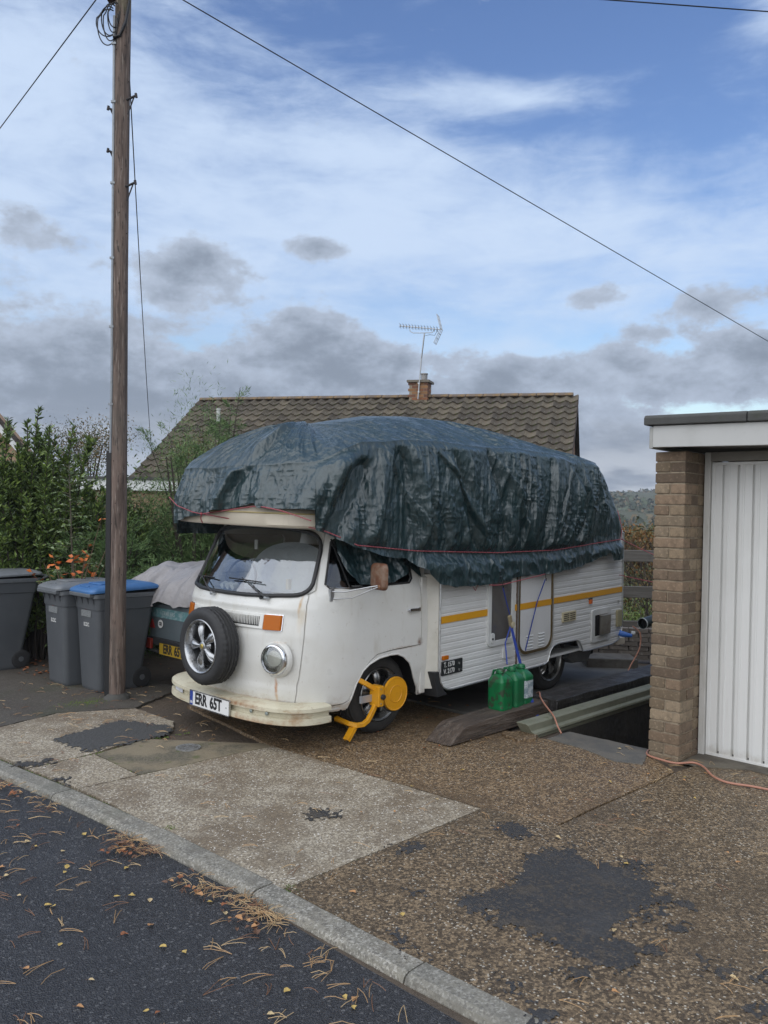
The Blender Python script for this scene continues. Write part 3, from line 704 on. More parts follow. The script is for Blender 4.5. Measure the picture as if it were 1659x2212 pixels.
def ws_poly(g=0.):
    pts = []
    def corner(c, d0, d1, r, n=6):
        c, d0, d1 = Vector(c), Vector(d0).normalized(), Vector(d1).normalized()
        a, b = c + d0 * r, c + d1 * r
        return [tuple((1 - t) ** 2 * a + 2 * t * (1 - t) * c + t * t * b) for t in [i / n for i in range(n + 1)]]
    bz, tz = 1.100 - g, 1.545 + g; sb, st = .735 + g, .655 + g
    pts += corner((YC - sb, bz), (.2, 1), (1, -.02), .12)
    pts += [(YC + sb * t, bz - .022 * (1 - t * t)) for t in (-.6, -.3, 0, .3, .6)]
    pts += corner((YC + sb, bz), (-1, -.02), (-.2, 1), .12)
    pts += corner((YC + st, tz), (.2, -1), (-1, .04), .14)
    pts += [(YC + st * t, tz + .040 * (1 - t * t)) for t in (.6, .3, 0, -.3, -.6)]
    pts += corner((YC - st, tz), (1, .04), (-.2, -1), .14)
    return pts
door_poly = [(-.655, 1.128), (-.70, 1.10), (-.725, 1.02), (-.745, .85), (-.762, .60), (-.767, .44), (-.767, .296), (-.60, .303), (-.46, .312), (-.415, .33), (-.385, .38), (-.31, .51), (-.225, .595), (-.145, .64), (.0, .655), (.18, .662), (.342, .668), (.345, .9), (.33, 1.19), (.30, 1.56), (-.50, 1.56), (-.58, 1.36)]
arch_poly = [(-.404, .20), (-.404, .265), (-.385, .34), (-.35, .44), (-.29, .53), (-.223, .573), (-.12, .607), (.0, .619), (.08, .617), (.15, .59), (.223, .535), (.26, .47), (.285, .41), (.33, .33), (.369, .26), (.369, .20)]
def offs(poly, d):
    cx = sum(p[0] for p in poly) / len(poly); cz = sum(p[1] for p in poly) / len(poly)
    out = []; n = len(poly)
    for i in range(n):
        a, b, c = Vector(poly[i - 1]), Vector(poly[i]), Vector(poly[(i + 1) % n])
        t = (c - a).normalized(); nr = Vector((t.y, -t.x))
        if nr.dot(b - Vector((cx, cz))) < 0: nr = -nr
        out.append(tuple(b + nr * d))
    return out
win_poly = [(-.60, 1.175), (-.575, 1.148), (-.42, 1.143), (.22, 1.160), (.25, 1.19), (.24, 1.46), (.20, 1.50), (-.46, 1.505), (-.50, 1.48)]
body = shell()
cutters = [cutter(ws_poly(), -1.4, -.28, 'x'), cutter(offs(door_poly, .0075), -.30, .12, 'y'), cutter(arch_poly, -.35, 1.9, 'y'), cutter(win_poly, 1.3, 1.9, 'y')]
cut(body, cutters)
body.parent = van; body.name = 'body'
def finish(o, ang=32):
    o.data.polygons.foreach_set('use_smooth', [True] * len(o.data.polygons)); o.data.set_sharp_from_angle(angle=radians(ang)); o.data.update()
finish(body)
door = shell(extra=.0025)
keep = cutter(door_poly, -.30, .10, 'y')
cut(door, [keep], op='INTERSECT'); cut(door, [cutter(win_poly, -.3, .3, 'y'), cutter(arch_poly, -.3, .3, 'y')])
door.name = 'door'; door.data.name = 'door'; door.parent = van; finish(door)
# arch lip: painted flange round the front wheel arch
lipp = []
for (x, z) in arch_poly[1:-1]: lipp.append((x, near_y(x, z) - .003, z))
MB().tube(lipp, .009, 8).build('wheel_arch_lip', PAINT, van, smooth=60)
# sill below the door
sl = [(x, near_y(x, .27) + .012, .262 + (.03 * (x + .76) / .36 if x < -.40 else .0)) for x in (-.80, -.76, -.7, -.6, -.5, -.41)]
MB().tube([(a, b, c - .005) for a, b, c in sl], .026, 8).build('sill', PAINT, van, smooth=60)
# glass surfaces that follow the cab
def cab_glass(name, poly, m, off, face='x'):
    cy = sum(p[0] for p in poly) / len(poly); cz = sum(p[1] for p in poly) / len(poly); n = len(poly); R_ = 9; vs = []
    for r in range(R_ + 1):
        t = max(r / R_, .001)
        for (a, b) in poly:
            u, v = cy + (a - cy) * t, cz + (b - cz) * t
            if face == 'x': vs.append((nx(u - YC, v) - off, u, v))
            else: vs.append((u, near_y(u, v) + off if face == 'y' else 2 * YC - near_y(u, v) - off, v))
    fs = [(r * n + k, r * n + (k + 1) % n, (r + 1) * n + (k + 1) % n, (r + 1) * n + k) for r in range(R_) for k in range(n)]
    return MB().add(vs, fs).build(name, m, van, smooth=60, fix=True)
cab_glass('windscreen', ws_poly(.004), GLASS_WS, -.010)
sealp = [(nx(y - YC, z) - .004, y, z) for y, z in ws_poly(.004)]
MB().tube(sealp, .0155, 10, closed=True).build('windscreen_seal', RUBBER, van, smooth=60)
cab_glass('side_window', win_poly, SMOKED, .012, 'y'); cab_glass('side_window', win_poly, GLASS, .012, 'Y')
MB().tube([(x, near_y(x, z) - .002, z) for x, z in win_poly], .008, 8, closed=True).tube([(-.42, near_y(-.42, 1.146) - .003, 1.146), (-.495, near_y(-.495, 1.5) - .003, 1.50)], .007, 6).build('window_trim', RUBBER, van, smooth=60)
MB().tube([(x, near_y(x, z) - .006, z) for x, z in [(-.60, 1.172), (-.575, 1.152), (-.52, 1.149), (-.43, 1.148)]], .0045, 6).build('window_chrome', CHROME, van, smooth=60)
# rain gutter
gt = [(nx(YC - .02 - y, 1.60) if False else -.55, y, 1.6) for y in (0,)]
MB().tube([(x, near_y(x, 1.585) - .012, 1.585 - .01 * max(0, -x - .4)) for x in (-.50, -.45, -.4, -.3, -.1, .1, .3, .42)], .011, 8).build('rain_gutter', PAINT, van, smooth=60)
# --- nose details
NV = lambda y, z, off=0: (nx(y - YC, z) - off, y, z)
def nose_strip(name, y0, y1, z0, z1, off, m, th=.02, n=12, parent=van, bevel=.004, r=0):
    mb = MB(); vs = []
    for k in range(n + 1):
        y = y0 + (y1 - y0) * k / n
        xa, xb = nx(y - YC, z0), nx(y - YC, z1)
        vs += [(xa - off, y, z0), (xb - off, y, z1), (xb - off + th, y, z1), (xa - off + th, y, z0)]
    fs = [(4 * k + q, 4 * k + (q + 1) % 4, 4 * k + 4 + (q + 1) % 4, 4 * k + 4 + q) for k in range(n) for q in range(4)] + [(0, 1, 2, 3), (4 * n + 3, 4 * n + 2, 4 * n + 1, 4 * n)]
    return mb.add(vs, fs).build(name, m, parent, bevel=bevel)
gr = nose_strip('air_grille', .312, 2 * YC - .312, .846, .952, .010, PAINT, .02, 24, bevel=.003)
nose_strip('grille_recess', .345, 1.185, .866, .934, .0112, DARK, .010, 24, gr, 0)
mb = MB(); y = .352
while y < 1.178:
    c = Vector(NV(y, .9, .012)); mb.box(c.x - .003, c.x + .006, y - .0036, y + .0036, .864, .936); y += .0165
mb.build('grille_bars', PAINT, gr)
for sgn in (-1, 1):
    c = YC + sgn * .530
    i_ = nose_strip('indicator', c - .066, c + .066, .843, .951, .022, AMBER, .03, 8, bevel=.006)
    nose_strip('indicator_rim', c - .071, c + .071, .838, .956, .006, CHROME, .014, 8, i_, .003)
HSILV = M('headlight_reflector', (.55, .56, .55), .25, .9, layers=[('noise', 25, .45, .65, (.18, .18, .17), .5)])
for sgn in (-1, 1):
    c = YC + sgn * .566; p = Vector((nx(sgn * .566, .64) - .004, c, .640)); a = atan2(sgn * .10, 1)
    Mh = Matrix.Translation(p) @ Matrix.Rotation(-sgn * .22, 4, 'Z') @ Matrix.Rotation(-pi / 2, 4, 'Y')
    h = MB().lathe([(.112, -.05), (.113, .012), (.110, .030), (.104, .041), (.097, .043), (.094, .036)], 40, Mh, cap=False).build('headlight', CHROME, van, smooth=50)
    MB().lathe([(.096, .030), (.088, .020), (.065, .000), (.03, -.018), (.002, -.022)], 32, Mh, cap=False).build('reflector', HSILV, h, smooth=60)
    MB().lathe([(.096, .034), (.085, .042), (.06, .050), (.03, .054), (.001, .055)], 32, Mh, cap=False).build('lens', LENS, h, smooth=60)
    MB().lathe([(.135, -.022), (.128, .000), (.118, .010), (.111, .008)], 40, Mh, cap=False).build('headlight_surround', PAINT, van, smooth=60)
# bumper
def bump_pt(s, off=0., z=0.):
    w = .868 + off; t = min(1, abs(s) / w); return (-.60 + (-1.045 - off + .60) * (1 - t ** 2.9) ** (1 / 2.9), YC + s, z)
BUMP = M('rusty_cream_bumper', (.57, .53, .40), .5, layers=[('noise', 5, .42, .68, (.46, .42, .30), .7), ('noise', (12, 12, 40), .58, .70, (.26, .13, .045), .5), ('noise', 28, .62, .72, (.20, .10, .045), .6), ('spot', (-1.0, .30, .20), (.2, .50, .05), (.28, .12, .04), .85, .6, 20., .8), ('spot', (-1.0, .40, .312), (.2, .32, .03), (.26, .11, .04), .95, .6, 24., .8), ('spot', (-.85, -.02, .25), (.2, .08, .10), (.30, .15, .06), .7, .6, 30., .9), ('noise', (5, 5, 70), .60, .72, (.30, .16, .07), .6)],
         bump=[('noise', 35, .25, .004), ('noise', 9, .2, .006)], rvar=('noise', 12, .4, .7, .35, .7))
prof = [(-.14, .362), (-.09, .362), (-.012, .352), (.0, .340), (.002, .308), (-.026, .300), (-.028, .256), (.0, .248), (.002, .196), (-.012, .186), (-.03, .186), (-.03, .34)]
ss = []
n = 60
for k in range(n + 1):
    a = -pi / 2 + pi * k / n; ss.append(a)
vs = []; k = len(prof)
for a in ss:
    for (o_, z) in prof:
        z = .200 + (z - .186) * .77
        w = .868 + o_; e = 2 / 2.9; s_ = (abs(sin(a)) ** e) * (1 if sin(a) > 0 else -1); c_ = abs(cos(a)) ** e
        dz = -.012 * (1 if False else 0)
        vs.append((-.60 + (-.445 - o_) * c_, YC + s_ * w, z + dz))
fs = [(i * k + q, i * k + (q + 1) % k, (i + 1) * k + (q + 1) % k, (i + 1) * k + q) for i in range(n) for q in range(k)]
fs += [tuple(range(k)), tuple(n * k + q for q in reversed(range(k)))]
bumper = MB().add(vs, fs).build('bumper', BUMP, van, smooth=35)
BOLT = M('zinc_bolt', (.32, .36, .34), .5, .7)
for y in (.30, .165, 1.44, 1.53):
    s = y - YC; p = Vector(bump_pt(s, -.016, .275)); nrm = Vector((-1, s * 1.0 * abs(s) ** 1.2 * .9, 0)).normalized()
    MB().lathe([(.014, 0), (.013, .005), (.006, .008), (.001, .008)], 14, Matrix.Translation(p) @ nrm.to_track_quat('Z', 'Y').to_matrix().to_4x4()).build('bolt', BOLT, bumper, smooth=40)
nose_strip('bumper_sticker', 0, 0, 0, 0, 0, PAINT) if False else None
sp = MB(); p0, p1 = Vector(bump_pt(1.36 - YC, -.014, 0)), Vector(bump_pt(1.19 - YC, -.014, 0))
sp.add([(p0.x, p0.y, .256), (p1.x, p1.y, .256), (p1.x, p1.y, .294), (p0.x, p0.y, .294)], [(0, 1, 2, 3)])
st = sp.build('sticker', M('white_sticker', (.62, .63, .66), .4, layers=[('noise', (40, 400, 200), .5, .6, (.18, .2, .35), .6)]), bumper)
# number plate
WPL = M('white_plate', (.74, .74, .73), .35); YPL = M('yellow_plate', (.36, .23, .02), .4, layers=[('noise', 15, .45, .7, (.36, .23, .02), .6)]); INK = M('plate_black', (.012, .012, .013), .5)
PBLUE = M('plate_blue', (.02, .05, .28), .4)
def number_plate(Mp, parent, back, dots=True):
    pl = MB().prism(rrect(-.26, .26, -.0555, .0555, .008), -.004, .004, 'z', Mp).build('number_plate', back, parent, bevel=.001)
    fr_ = MB()
    o = rrect(-.264, .264, -.0595, .0595, .010, 3); i_ = rrect(-.257, .257, -.0525, .0525, .006, 3); nn = len(o)
    vs = [Mp @ Vector((a, b, .0055)) for a, b in o] + [Mp @ Vector((a, b, .0055)) for a, b in i_] + [Mp @ Vector((a, b, -.006)) for a, b in o]
    fr_.add(vs, [(q, (q + 1) % nn, nn + (q + 1) % nn, nn + q) for q in range(nn)] + [(q, (q + 1) % nn, 2 * nn + (q + 1) % nn, 2 * nn + q) for q in range(nn)])
    fr_.build('plate_frame', M('plate_chrome_frame', (.55, .56, .58), .25, 1.) if back is WPL else INK, pl)
    def tx(s, x, size, xs_, b=.0):
        text_mesh(s, size, INK, pl, Mp @ Matrix.Translation((x, 0, .0052)), xs=xs_, bold=b)
    tx('ERR', -.108, .116, .80, .0042); tx('65T', .088, .116, .82, .0042)
    if back is WPL:
        MB().prism(rrect(-.2565, -.2185, -.0525, .0525, .004, 2), .0042, .0050, 'z', Mp).build('country_band', PBLUE, pl)
        text_mesh('GB', .024, WPL, pl, Mp @ Matrix.Translation((-.2375, -.032, .0055)), bold=.0006)
        for x in (.222, ): MB().lathe([(.006, .004), (.005, .0065), (.001, .0068)], 10, Mp @ Matrix.Translation((x, 0, 0))).build('screw', BOLT, pl)
    return pl
Mp = Matrix.Translation((-1.052, .752, .262)) @ Matrix(((0, 0, -1, 0), (-1, 0, 0, 0), (0, 1, 0, 0), (0, 0, 0, 1)))
number_plate(Mp, van, WPL)
# wipers
WIP = M('wiper_metal', (.05, .05, .052), .45, .3)
def wiper(piv, tip, b0, b1):
    w = MB(); P = lambda y, z, o: Vector(NV(y, z, o))
    a, b = P(*piv, .018), P(*tip, .030)
    m1 = a + (b - a) * .35 + Vector((-.012, 0, 0))
    w.tube([a, m1, b], [.008, .006, .0035], 6)
    o = w.build('wiper', WIP, van, smooth=40)
    MB().lathe([(.016, -.02), (.016, .012), (.012, .02), (.002, .022)], 16, Matrix.Translation(a) @ Matrix.Rotation(-pi / 2, 4, 'Y')).build('pivot', STEEL, o, smooth=40)
    c, d = P(*b0, .020), P(*b1, .020)
    bl = MB().tube([c + (d - c) * t + Vector((0, 0, 0)) - Vector((.000, 0, 0)) for t in (0, .33, .66, 1)], .0055, 5)
    mid = (c + d) / 2 + Vector((-.014, 0, .004)); bl.tube([c + (d - c) * .08, mid, c + (d - c) * .92], .0032, 5)
    bl.build('blade', RUBBER, o)
wiper((.317, 1.066), (.636, 1.195), (.800, 1.181), (.415, 1.172))
wiper((.942, 1.058), (1.24, 1.178), (1.34, 1.165), (1.004, 1.170))
MB().prism([(.36, 1.066), (.393, 1.072), (.376, 1.052)], nx(.38 - YC, 1.06) - .016, nx(.38 - YC, 1.06) + .01, 'x').build('washer_jet', RUBBER, van)
# door handle
hz = .945
hb = MB().box(.185, .30, near_y(.24, hz) - .034, near_y(.24, hz) - .020, hz - .010, hz + .014).box(.285, .315, near_y(.3, hz) - .030, near_y(.3, hz) + .004, hz - .014, hz + .018).box(.178, .198, near_y(.19, hz) - .026, near_y(.19, hz) + .004, hz - .008, hz + .010)
hb.build('door_handle', CHROME, door, bevel=.004)
MB().lathe([(.058, .0), (.056, -.004), (.04, -.0045), (.001, -.005)], 24, Matrix.Translation((.235, near_y(.24, hz) - .004, hz)) @ Matrix.Diagonal((1.15, 1, .5, 1)) @ Matrix.Rotation(-pi / 2, 4, 'X')).build('handle_cup', PAINT, door, smooth=40)
ALLOYD = M('dull_alloy', (.35, .35, .34), .35, 1., layers=[('noise', 20, .45, .7, (.13, .12, .11), .7)], rvar=('noise', 25, .35, .7, .25, .5))
# mirror
RUST = M('rusty_mirror_shell', (.20, .13, .09), .6, layers=[('noise', 9, .42, .60, (.12, .045, .02), .95), ('noise', 34, .45, .68, (.17, .07, .032), .8), ('noise', 60, .6, .75, (.07, .025, .012), .8)], bump=[('noise', 60, .4, .003)])
mr = MB(); Mm = Matrix.Translation((-.335, -.298, 1.24)) @ Matrix.Rotation(radians(-14), 4, 'Z')
pr = rrect(-.095, .095, -.096, .096, .040, 5); n = len(pr); vs = []
for (s_, d) in ((.78, -.030), (.93, -.024), (1.0, -.008), (1.0, .012), (.94, .014)):
    vs += [Mm @ Vector((d, a * s_, b * s_)) for a, b in pr]
fs = [(r * n + q, r * n + (q + 1) % n, (r + 1) * n + (q + 1) % n, (r + 1) * n + q) for r in range(4) for q in range(n)] + [tuple(reversed(range(n))), tuple(4 * n + q for q in range(n))]
mir = mr.add(vs, fs).build('wing_mirror', RUST, van, smooth=50)
MB().prism([(a * .9, b * .9) for a, b in pr], .0145, .0165, 'x', Mm).build('mirror_glass', CHROME, mir)
am = MB(); ba = Vector((-.575, near_y(-.575, 1.12) - .012, 1.125))
am.tube([ba, (-.55, -.16, 1.130), (-.40, -.26, 1.165), (-.352, -.325, 1.18)], .0055, 8).tube([(-.565, near_y(-.56, 1.08) - .012, 1.075), (-.50, -.18, 1.085), (-.352, -.325, 1.175)], .0045, 8)
am.box(-.592, -.556, near_y(-.57, 1.1) - .016, near_y(-.57, 1.1) + .006, 1.055, 1.145)
am.build('mirror_arm', STEEL, mir, smooth=40)
MB().ball((-.368, -.335, 1.172), .016, 8).build('mirror_bolt', M('rusty_bolt', (.2, .1, .05), .7), mir, smooth=60)
# --- wheels
TYRE = M('tyre_rubber', (.021, .021, .022), .62, layers=[('noise', 12, .45, .7, (.032, .031, .030), .6)], bump=[('noise', 120, .15, .002)])
TYREG = M('dusty_tyre', (.024, .023, .022), .75, layers=[('noise', 6, .4, .7, (.05, .046, .040), .6)], bump=[('noise', 90, .2, .003)])
ALLOY = M('polished_alloy', (.42, .43, .44), .25, 1., layers=[('noise', 30, .48, .68, (.22, .21, .20), .6)], rvar=('noise', 25, .35, .7, .22, .45))
GOLD = M('gold_badge', (.55, .42, .12), .35, .8)
def wheel(name, Mw, parent, R=.30, Wd=.195, tread=True, alloy=ALLOY, tmat=TYRE):
    """axle along local z, outer face at z=0, tyre behind it"""
    wh = MB(); N = 156 if tread else 64
    z = lambda a: -Wd * a
    prof = [(.205, -.018), (.212, -.006), (.235, .0), (.262, -.001), (.280, -.010), (.290, -.022), (.2965, -.034)]
    tr = []
    zz = -.036; i = 0
    grooves = [.062, .092, .122, .150]
    for q in range(27):
        a = -.036 - (Wd - .072) * q / 26
        g = any(abs(-a - gg * Wd / .195) < .0045 for gg in grooves)
        tr.append((R - (.007 if g else 0), a))
    back = [(.2965, -Wd + .034), (.290, -Wd + .022), (.262, -Wd + .001), (.205, -Wd + .018), (.19, -Wd + .02)]
    P = prof + tr + back; vs = []
    for (r, h) in P:
        for k in range(N):
            rr = r
            if tread and r > R - .012:
                on_shoulder = h > -.060 or h < -Wd + .060
                if on_shoulder and r > .288 and (k % 4 == 0): rr -= .005
                elif r >= R - .001 and abs(h + Wd / 2) > .016 and ((k + int(abs(h + Wd / 2) * 260)) % 6 == 0): rr -= .0035
            a = 2 * pi * k / N; vs.append(Mw @ Vector((rr * cos(a), rr * sin(a), h)))
    n_ = len(P)
    fs = [(i * N + k, i * N + (k + 1) % N, (i + 1) * N + (k + 1) % N, (i + 1) * N + k) for i in range(n_ - 1) for k in range(N)]
    w = empty(name) if parent is None else None
    ty = wh.add(vs, fs).build('tyre', tmat, None, smooth=38)
    rim = MB().lathe([(.206, -.020), (.208, -.006), (.203, -.001), (.197, -.003), (.190, -.012), (.186, -.030), (.178, -.050), (.170, -.085), (.168, -.15), (.20, -.178)], 72, Mw, cap=False).build('rim', alloy, None, smooth=45)
    hub = MB().lathe([(.001, -.026), (.030, -.026), (.036, -.030), (.040, -.050), (.06, -.070), (.06, -.1)], 32, Mw, cap=False).build('hub', alloy, None, smooth=45)
    cap = MB().lathe([(.001, -.020), (.013, -.020), (.0185, -.023), (.0195, -.03)], 24, Mw, cap=False).build('centre_cap', GOLD, None, smooth=45)
    dk = MB().lathe([(.001, -.105), (.10, -.105), (.169, -.11)], 40, Mw, cap=False).build('brake_drum', DARK, None)
    sps = []
    for k in range(5):
        A = Mw @ Matrix.Rotation(2 * pi * k / 5 + pi / 2, 4, 'Z'); mb = MB()
        # petal spoke with a raised double ridge: stations along the radius
        st = [(.024, .012, -.030), (.055, .016, -.026), (.090, .025, -.022), (.125, .037, -.022), (.150, .040, -.030), (.168, .036, -.042), (.186, .026, -.056)]
        vs = []
        for (r, hw, zt) in st:
            for (f, dz) in ((-1, -.030), (-.92, -.012), (-.45, -.002), (-.22, .0), (0, -.012), (.22, .0), (.45, -.002), (.92, -.012), (1, -.030)):
                vs.append(A @ Vector((r, hw * f, zt + dz)))
        m_ = 9
        fs = [(i * m_ + q, i * m_ + q + 1, (i + 1) * m_ + q + 1, (i + 1) * m_ + q) for i in range(len(st) - 1) for q in range(m_ - 1)]
        sps.append(mb.add(vs, fs).build('spoke', alloy, None, smooth=50))
    return ty, rim, hub, cap, dk, sps
def wheel_part(name, Mw, **k):
    e = empty(name); e.parent = van
    ty, rim, hub, cap, dk, sps = wheel('w', Mw, van, **k)
    for o in (ty, rim, hub, cap, dk, *sps): o.parent = e
    return e
RX = Matrix.Rotation(pi / 2, 4, 'X')     # local z -> -y (outwards on the near side)
wheel_part('wheel', Matrix.Translation((.0, .0, .30)) @ RX, tread=False, alloy=ALLOYD, tmat=TYREG)
wheel_part('wheel', Matrix.Translation((2.40, .0, .30)) @ RX, tread=False, alloy=ALLOYD, tmat=TYREG)
for x in (0, 2.4):
    w = wheel_part('wheel', Matrix.Translation((x, 2 * YC, .30)) @ Matrix.Rotation(-pi / 2, 4, 'X'), tread=False, alloy=ALLOYD, tmat=TYREG)
spare = wheel_part('spare_wheel', Matrix.Translation((-1.155, .745, .690)) @ Matrix.Rotation(-pi / 2, 4, 'Y') @ Matrix.Rotation(radians(2), 4, 'X') @ Matrix.Diagonal((.957, .957, .9, 1)))
MB().box(-1.0, -.93, .70, .80, .62, .76).build('spare_wheel_bracket', BLACK, van)
# --- underside and cabin
UN = M('underbody_black', (.012, .011, .010), .9, bump=[('noise', 20, .6, .01)])
u = MB().box(-.80, .48, .10, 1.44, .26, .29).box(-.42, .42, .22, 1.32, .29, .66).box(.55, 3.3, .05, 1.5, .26, .33).box(-.2, 2.6, .5, .62, .18, .28).box(-.2, 2.6, .92, 1.02, .18, .28)
u.tube([(-.05, .1, .3), (-.05, 1.43, .3)], .03, 8).tube([(2.4, .1, .3), (2.4, 1.43, .3)], .05, 8)
u.build('chassis', UN, van)
for x0, x1, zt in ((-.44, .42, .66), (2.02, 2.78, .56)):
    wl = MB().box(x0, x1, .20, .23, .2, zt).box(x0, x1, -.05, .23, zt, zt + .02).box(x0 - .02, x0, -.04, .23, .25, zt).box(x1, x1 + .02, -.04, .23, .25, zt)
    wl.build('wheel_arch_liner', UN, van)
CAB = M('cab_interior_dark', (.022, .021, .021), .8); DASH = M('dashboard_vinyl', (.03, .03, .032), .5)
it = MB().box(-.60, .4, .02, 1.51, .58, .62).box(-.68, -.55, .12, 1.41, .62, 1.03).box(.38, .41, -.05, 1.58, .6, 1.10)
it.build('cab_floor', CAB, van)
MB().prism([(-.50, .06), (-.62, .08), (-.74, .22), (-.80, .45), (-.82, .765), (-.80, 1.08), (-.74, 1.31), (-.62, 1.45), (-.50, 1.47)], 1.03, 1.062, 'z').build('dashboard', DASH, van, bevel=.01)
for y in (.34, 1.19):
    se = MB().box(-.25, .28, y - .24, y + .24, .75, .90).build('seat', CAB, van, bevel=.04)
    MB().prism([(.16, .88), (.30, .88), (.40, 1.40), (.30, 1.42)], y - .21, y + .21, 'y').build('backrest', M('seat_vinyl', (.03, .028, .027), .45), se, bevel=.03)
sw = MB().tube([(-.50 + .075 * sin(a) * .5, 1.16 + .20 * cos(a), 1.13 + .17 * sin(a)) for a in [2 * pi * k / 28 for k in range(28)]], .010, 8, closed=True).tube([(-.62, 1.16, 1.04), (-.50, 1.16, 1.13)], .02, 8).tube([(-.50, .97, 1.13), (-.50, 1.35, 1.13)], .008, 6)
sw.build('steering_wheel', BLACK, van, smooth=60)
# added pale arch panel, standing in for the windscreen's bright reflection
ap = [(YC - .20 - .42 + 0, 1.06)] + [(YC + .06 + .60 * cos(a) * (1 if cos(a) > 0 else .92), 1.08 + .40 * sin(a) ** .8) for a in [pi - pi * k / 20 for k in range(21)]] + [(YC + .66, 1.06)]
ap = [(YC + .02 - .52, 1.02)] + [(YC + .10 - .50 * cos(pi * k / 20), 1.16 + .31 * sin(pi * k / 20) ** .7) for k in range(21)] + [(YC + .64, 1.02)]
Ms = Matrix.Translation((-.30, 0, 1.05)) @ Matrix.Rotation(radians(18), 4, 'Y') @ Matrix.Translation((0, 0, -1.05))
MB().prism(ap, 0, .012, 'x', Ms).build('reflection_panel', M('pale_reflection', (.50, .53, .56), .45, layers=[('noise', 5, .4, .7, (.42, .45, .49), .7)], bump=[('noise', 6, .8, .05)]), van)
MB().box(-.56, -.53, .46, .49, 1.10, 1.18).build('cup', CREAM, van)
for k, y in enumerate((.98, 1.05, 1.12)):
    MB().lathe([(.024, 0), (.026, .05), (.022, .055)], 14, Matrix.Translation((-.70, y + .02, 1.09)) @ Matrix.Rotation(radians(75), 4, 'Y')).build('cup', M('white_cup', (.7, .69, .62), .5), van, smooth=40)
MB().box(-.655, -.645, .735, .775, 1.40, 1.475).build('air_freshener', M('freshener', (.6, .58, .55), .5), van, bevel=.004)

# ---------------------------------------------------------------- coachbuilt body (sheared: it sits nose-down by two degrees)
SH = Matrix(((1, 0, 0, 0), (0, 1, 0, 0), (.036, 0, 1, -.018), (0, 0, 0, 1)))
def shear(o): o.data.transform(SH); o.data.update(); return o
CY0, CY1, CX0, CX1 = -.170, 1.700, .492, 3.505
outline = [(CX0, 1.95), (CX0, .42), (CX0 + .012, .36), (CX0 + .045, .31), (CX0 + .10, .281), (CX0 + .16, .272), (2.0, .268), (2.07, .29), (2.09, .33), (2.11, .38), (2.16, .418), (2.24, .434), (2.57, .424), (2.64, .40), (2.675, .35), (2.705, .298), (2.78, .290), (3.30, .292), (3.42, .315), (3.485, .37), (CX1, .45), (CX1, 1.46), (3.40, 1.60), (3.15, 1.72), (2.9, 1.95)]
def ribbed(y, out):
    # lapped horizontal planks: pitch 61 mm, each with a small groove and a step
    zs, d = [], []; z = .22; p = .0610
    while z < 1.96:
        for (a, b) in ((0, 0), (.003, .0036), (.009, .0036), (.013, 0), (.034, -.0015), (.037, -.0015), (.040, 0)):
            zs.append(z + a); d.append(b)
        z += p
    vs = []
    for x in (CX0 - .02, CX1 + .02):
        for zz, b in zip(zs, d): vs.append((x, y + out * (-b), zz))
        for zz in (zs[-1], zs[0]): vs.append((x, y - out * .03, zz))
    k = len(zs) + 2
    fs = [(q, (q + 1) % k, k + (q + 1) % k, k + q) for q in range(k)] + [tuple(range(k)), tuple(k + q for q in reversed(range(k)))]
    return MB().add(vs, fs).build('side_wall', CARW)
for (y, out, lo, hi) in ((CY0, -1, -.4, .1), (CY1, 1, 1.5, 2.0)):
    o = ribbed(y, out)
    cut(o, [cutter(outline, lo, hi, 'y')], op='INTERSECT'); o.name = 'side_wall'; shear(o); o.parent = van
    o.data.polygons.foreach_set('use_smooth', [False] * len(o.data.polygons))
b = MB().box(CX0 + .001, CX0 + .02, CY0 + .03, CY1 - .03, .29, 2.12).box(CX1 - .02, CX1 - .001, CY0 + .03, CY1 - .03, .42, 1.46).box(CX0 + .02, CX1 - .02, CY0 + .03, CY1 - .03, .30, .32)
shear(b.build('end_walls', CARW, van))
b = MB().box(CX0 - .0, 2.9, CY0 + .035, CY1 - .035, 1.90, 1.945); b.box(CX0, CX1 - .75, CY0 + .10, CY1 - .10, 1.945, 2.08); shear(b.build('roof', CARW, van, bevel=.05))
# trims
TRIM = M('dull_aluminium_trim', (.52, .53, .53), .35, .85, layers=[('noise', 25, .5, .7, (.22, .21, .19), .6)])
b = MB().tube([(x, CY0 - .004, z) for x, z in outline[1:7]] , .0085, 6).tube([(x, CY0 - .004, z) for x, z in outline[6:16]], .0075, 6).tube([(x, CY0 - .004, z) for x, z in outline[15:21]], .0075, 6).tube([(CX0, CY0 - .003, 1.4), (CX0, CY0 - .003, .42)], .0075, 6)
shear(b.build('edge_trim', TRIM, van, smooth=60))
b = MB().box(CX1 - .012, CX1 + .008, CY0 - .012, CY0 + .03, .45, 1.46); shear(b.build('corner_trim', TRIM, van, bevel=.003))
for (x0, x1) in ((CX0 + .012, 1.112), (1.515, 1.545), (2.145, CX1 - .016)): shear(MB().box(x0, x1, CY0 - .0085, CY0 - .003, .822, .878).build('side_stripe', STRIPE, van))
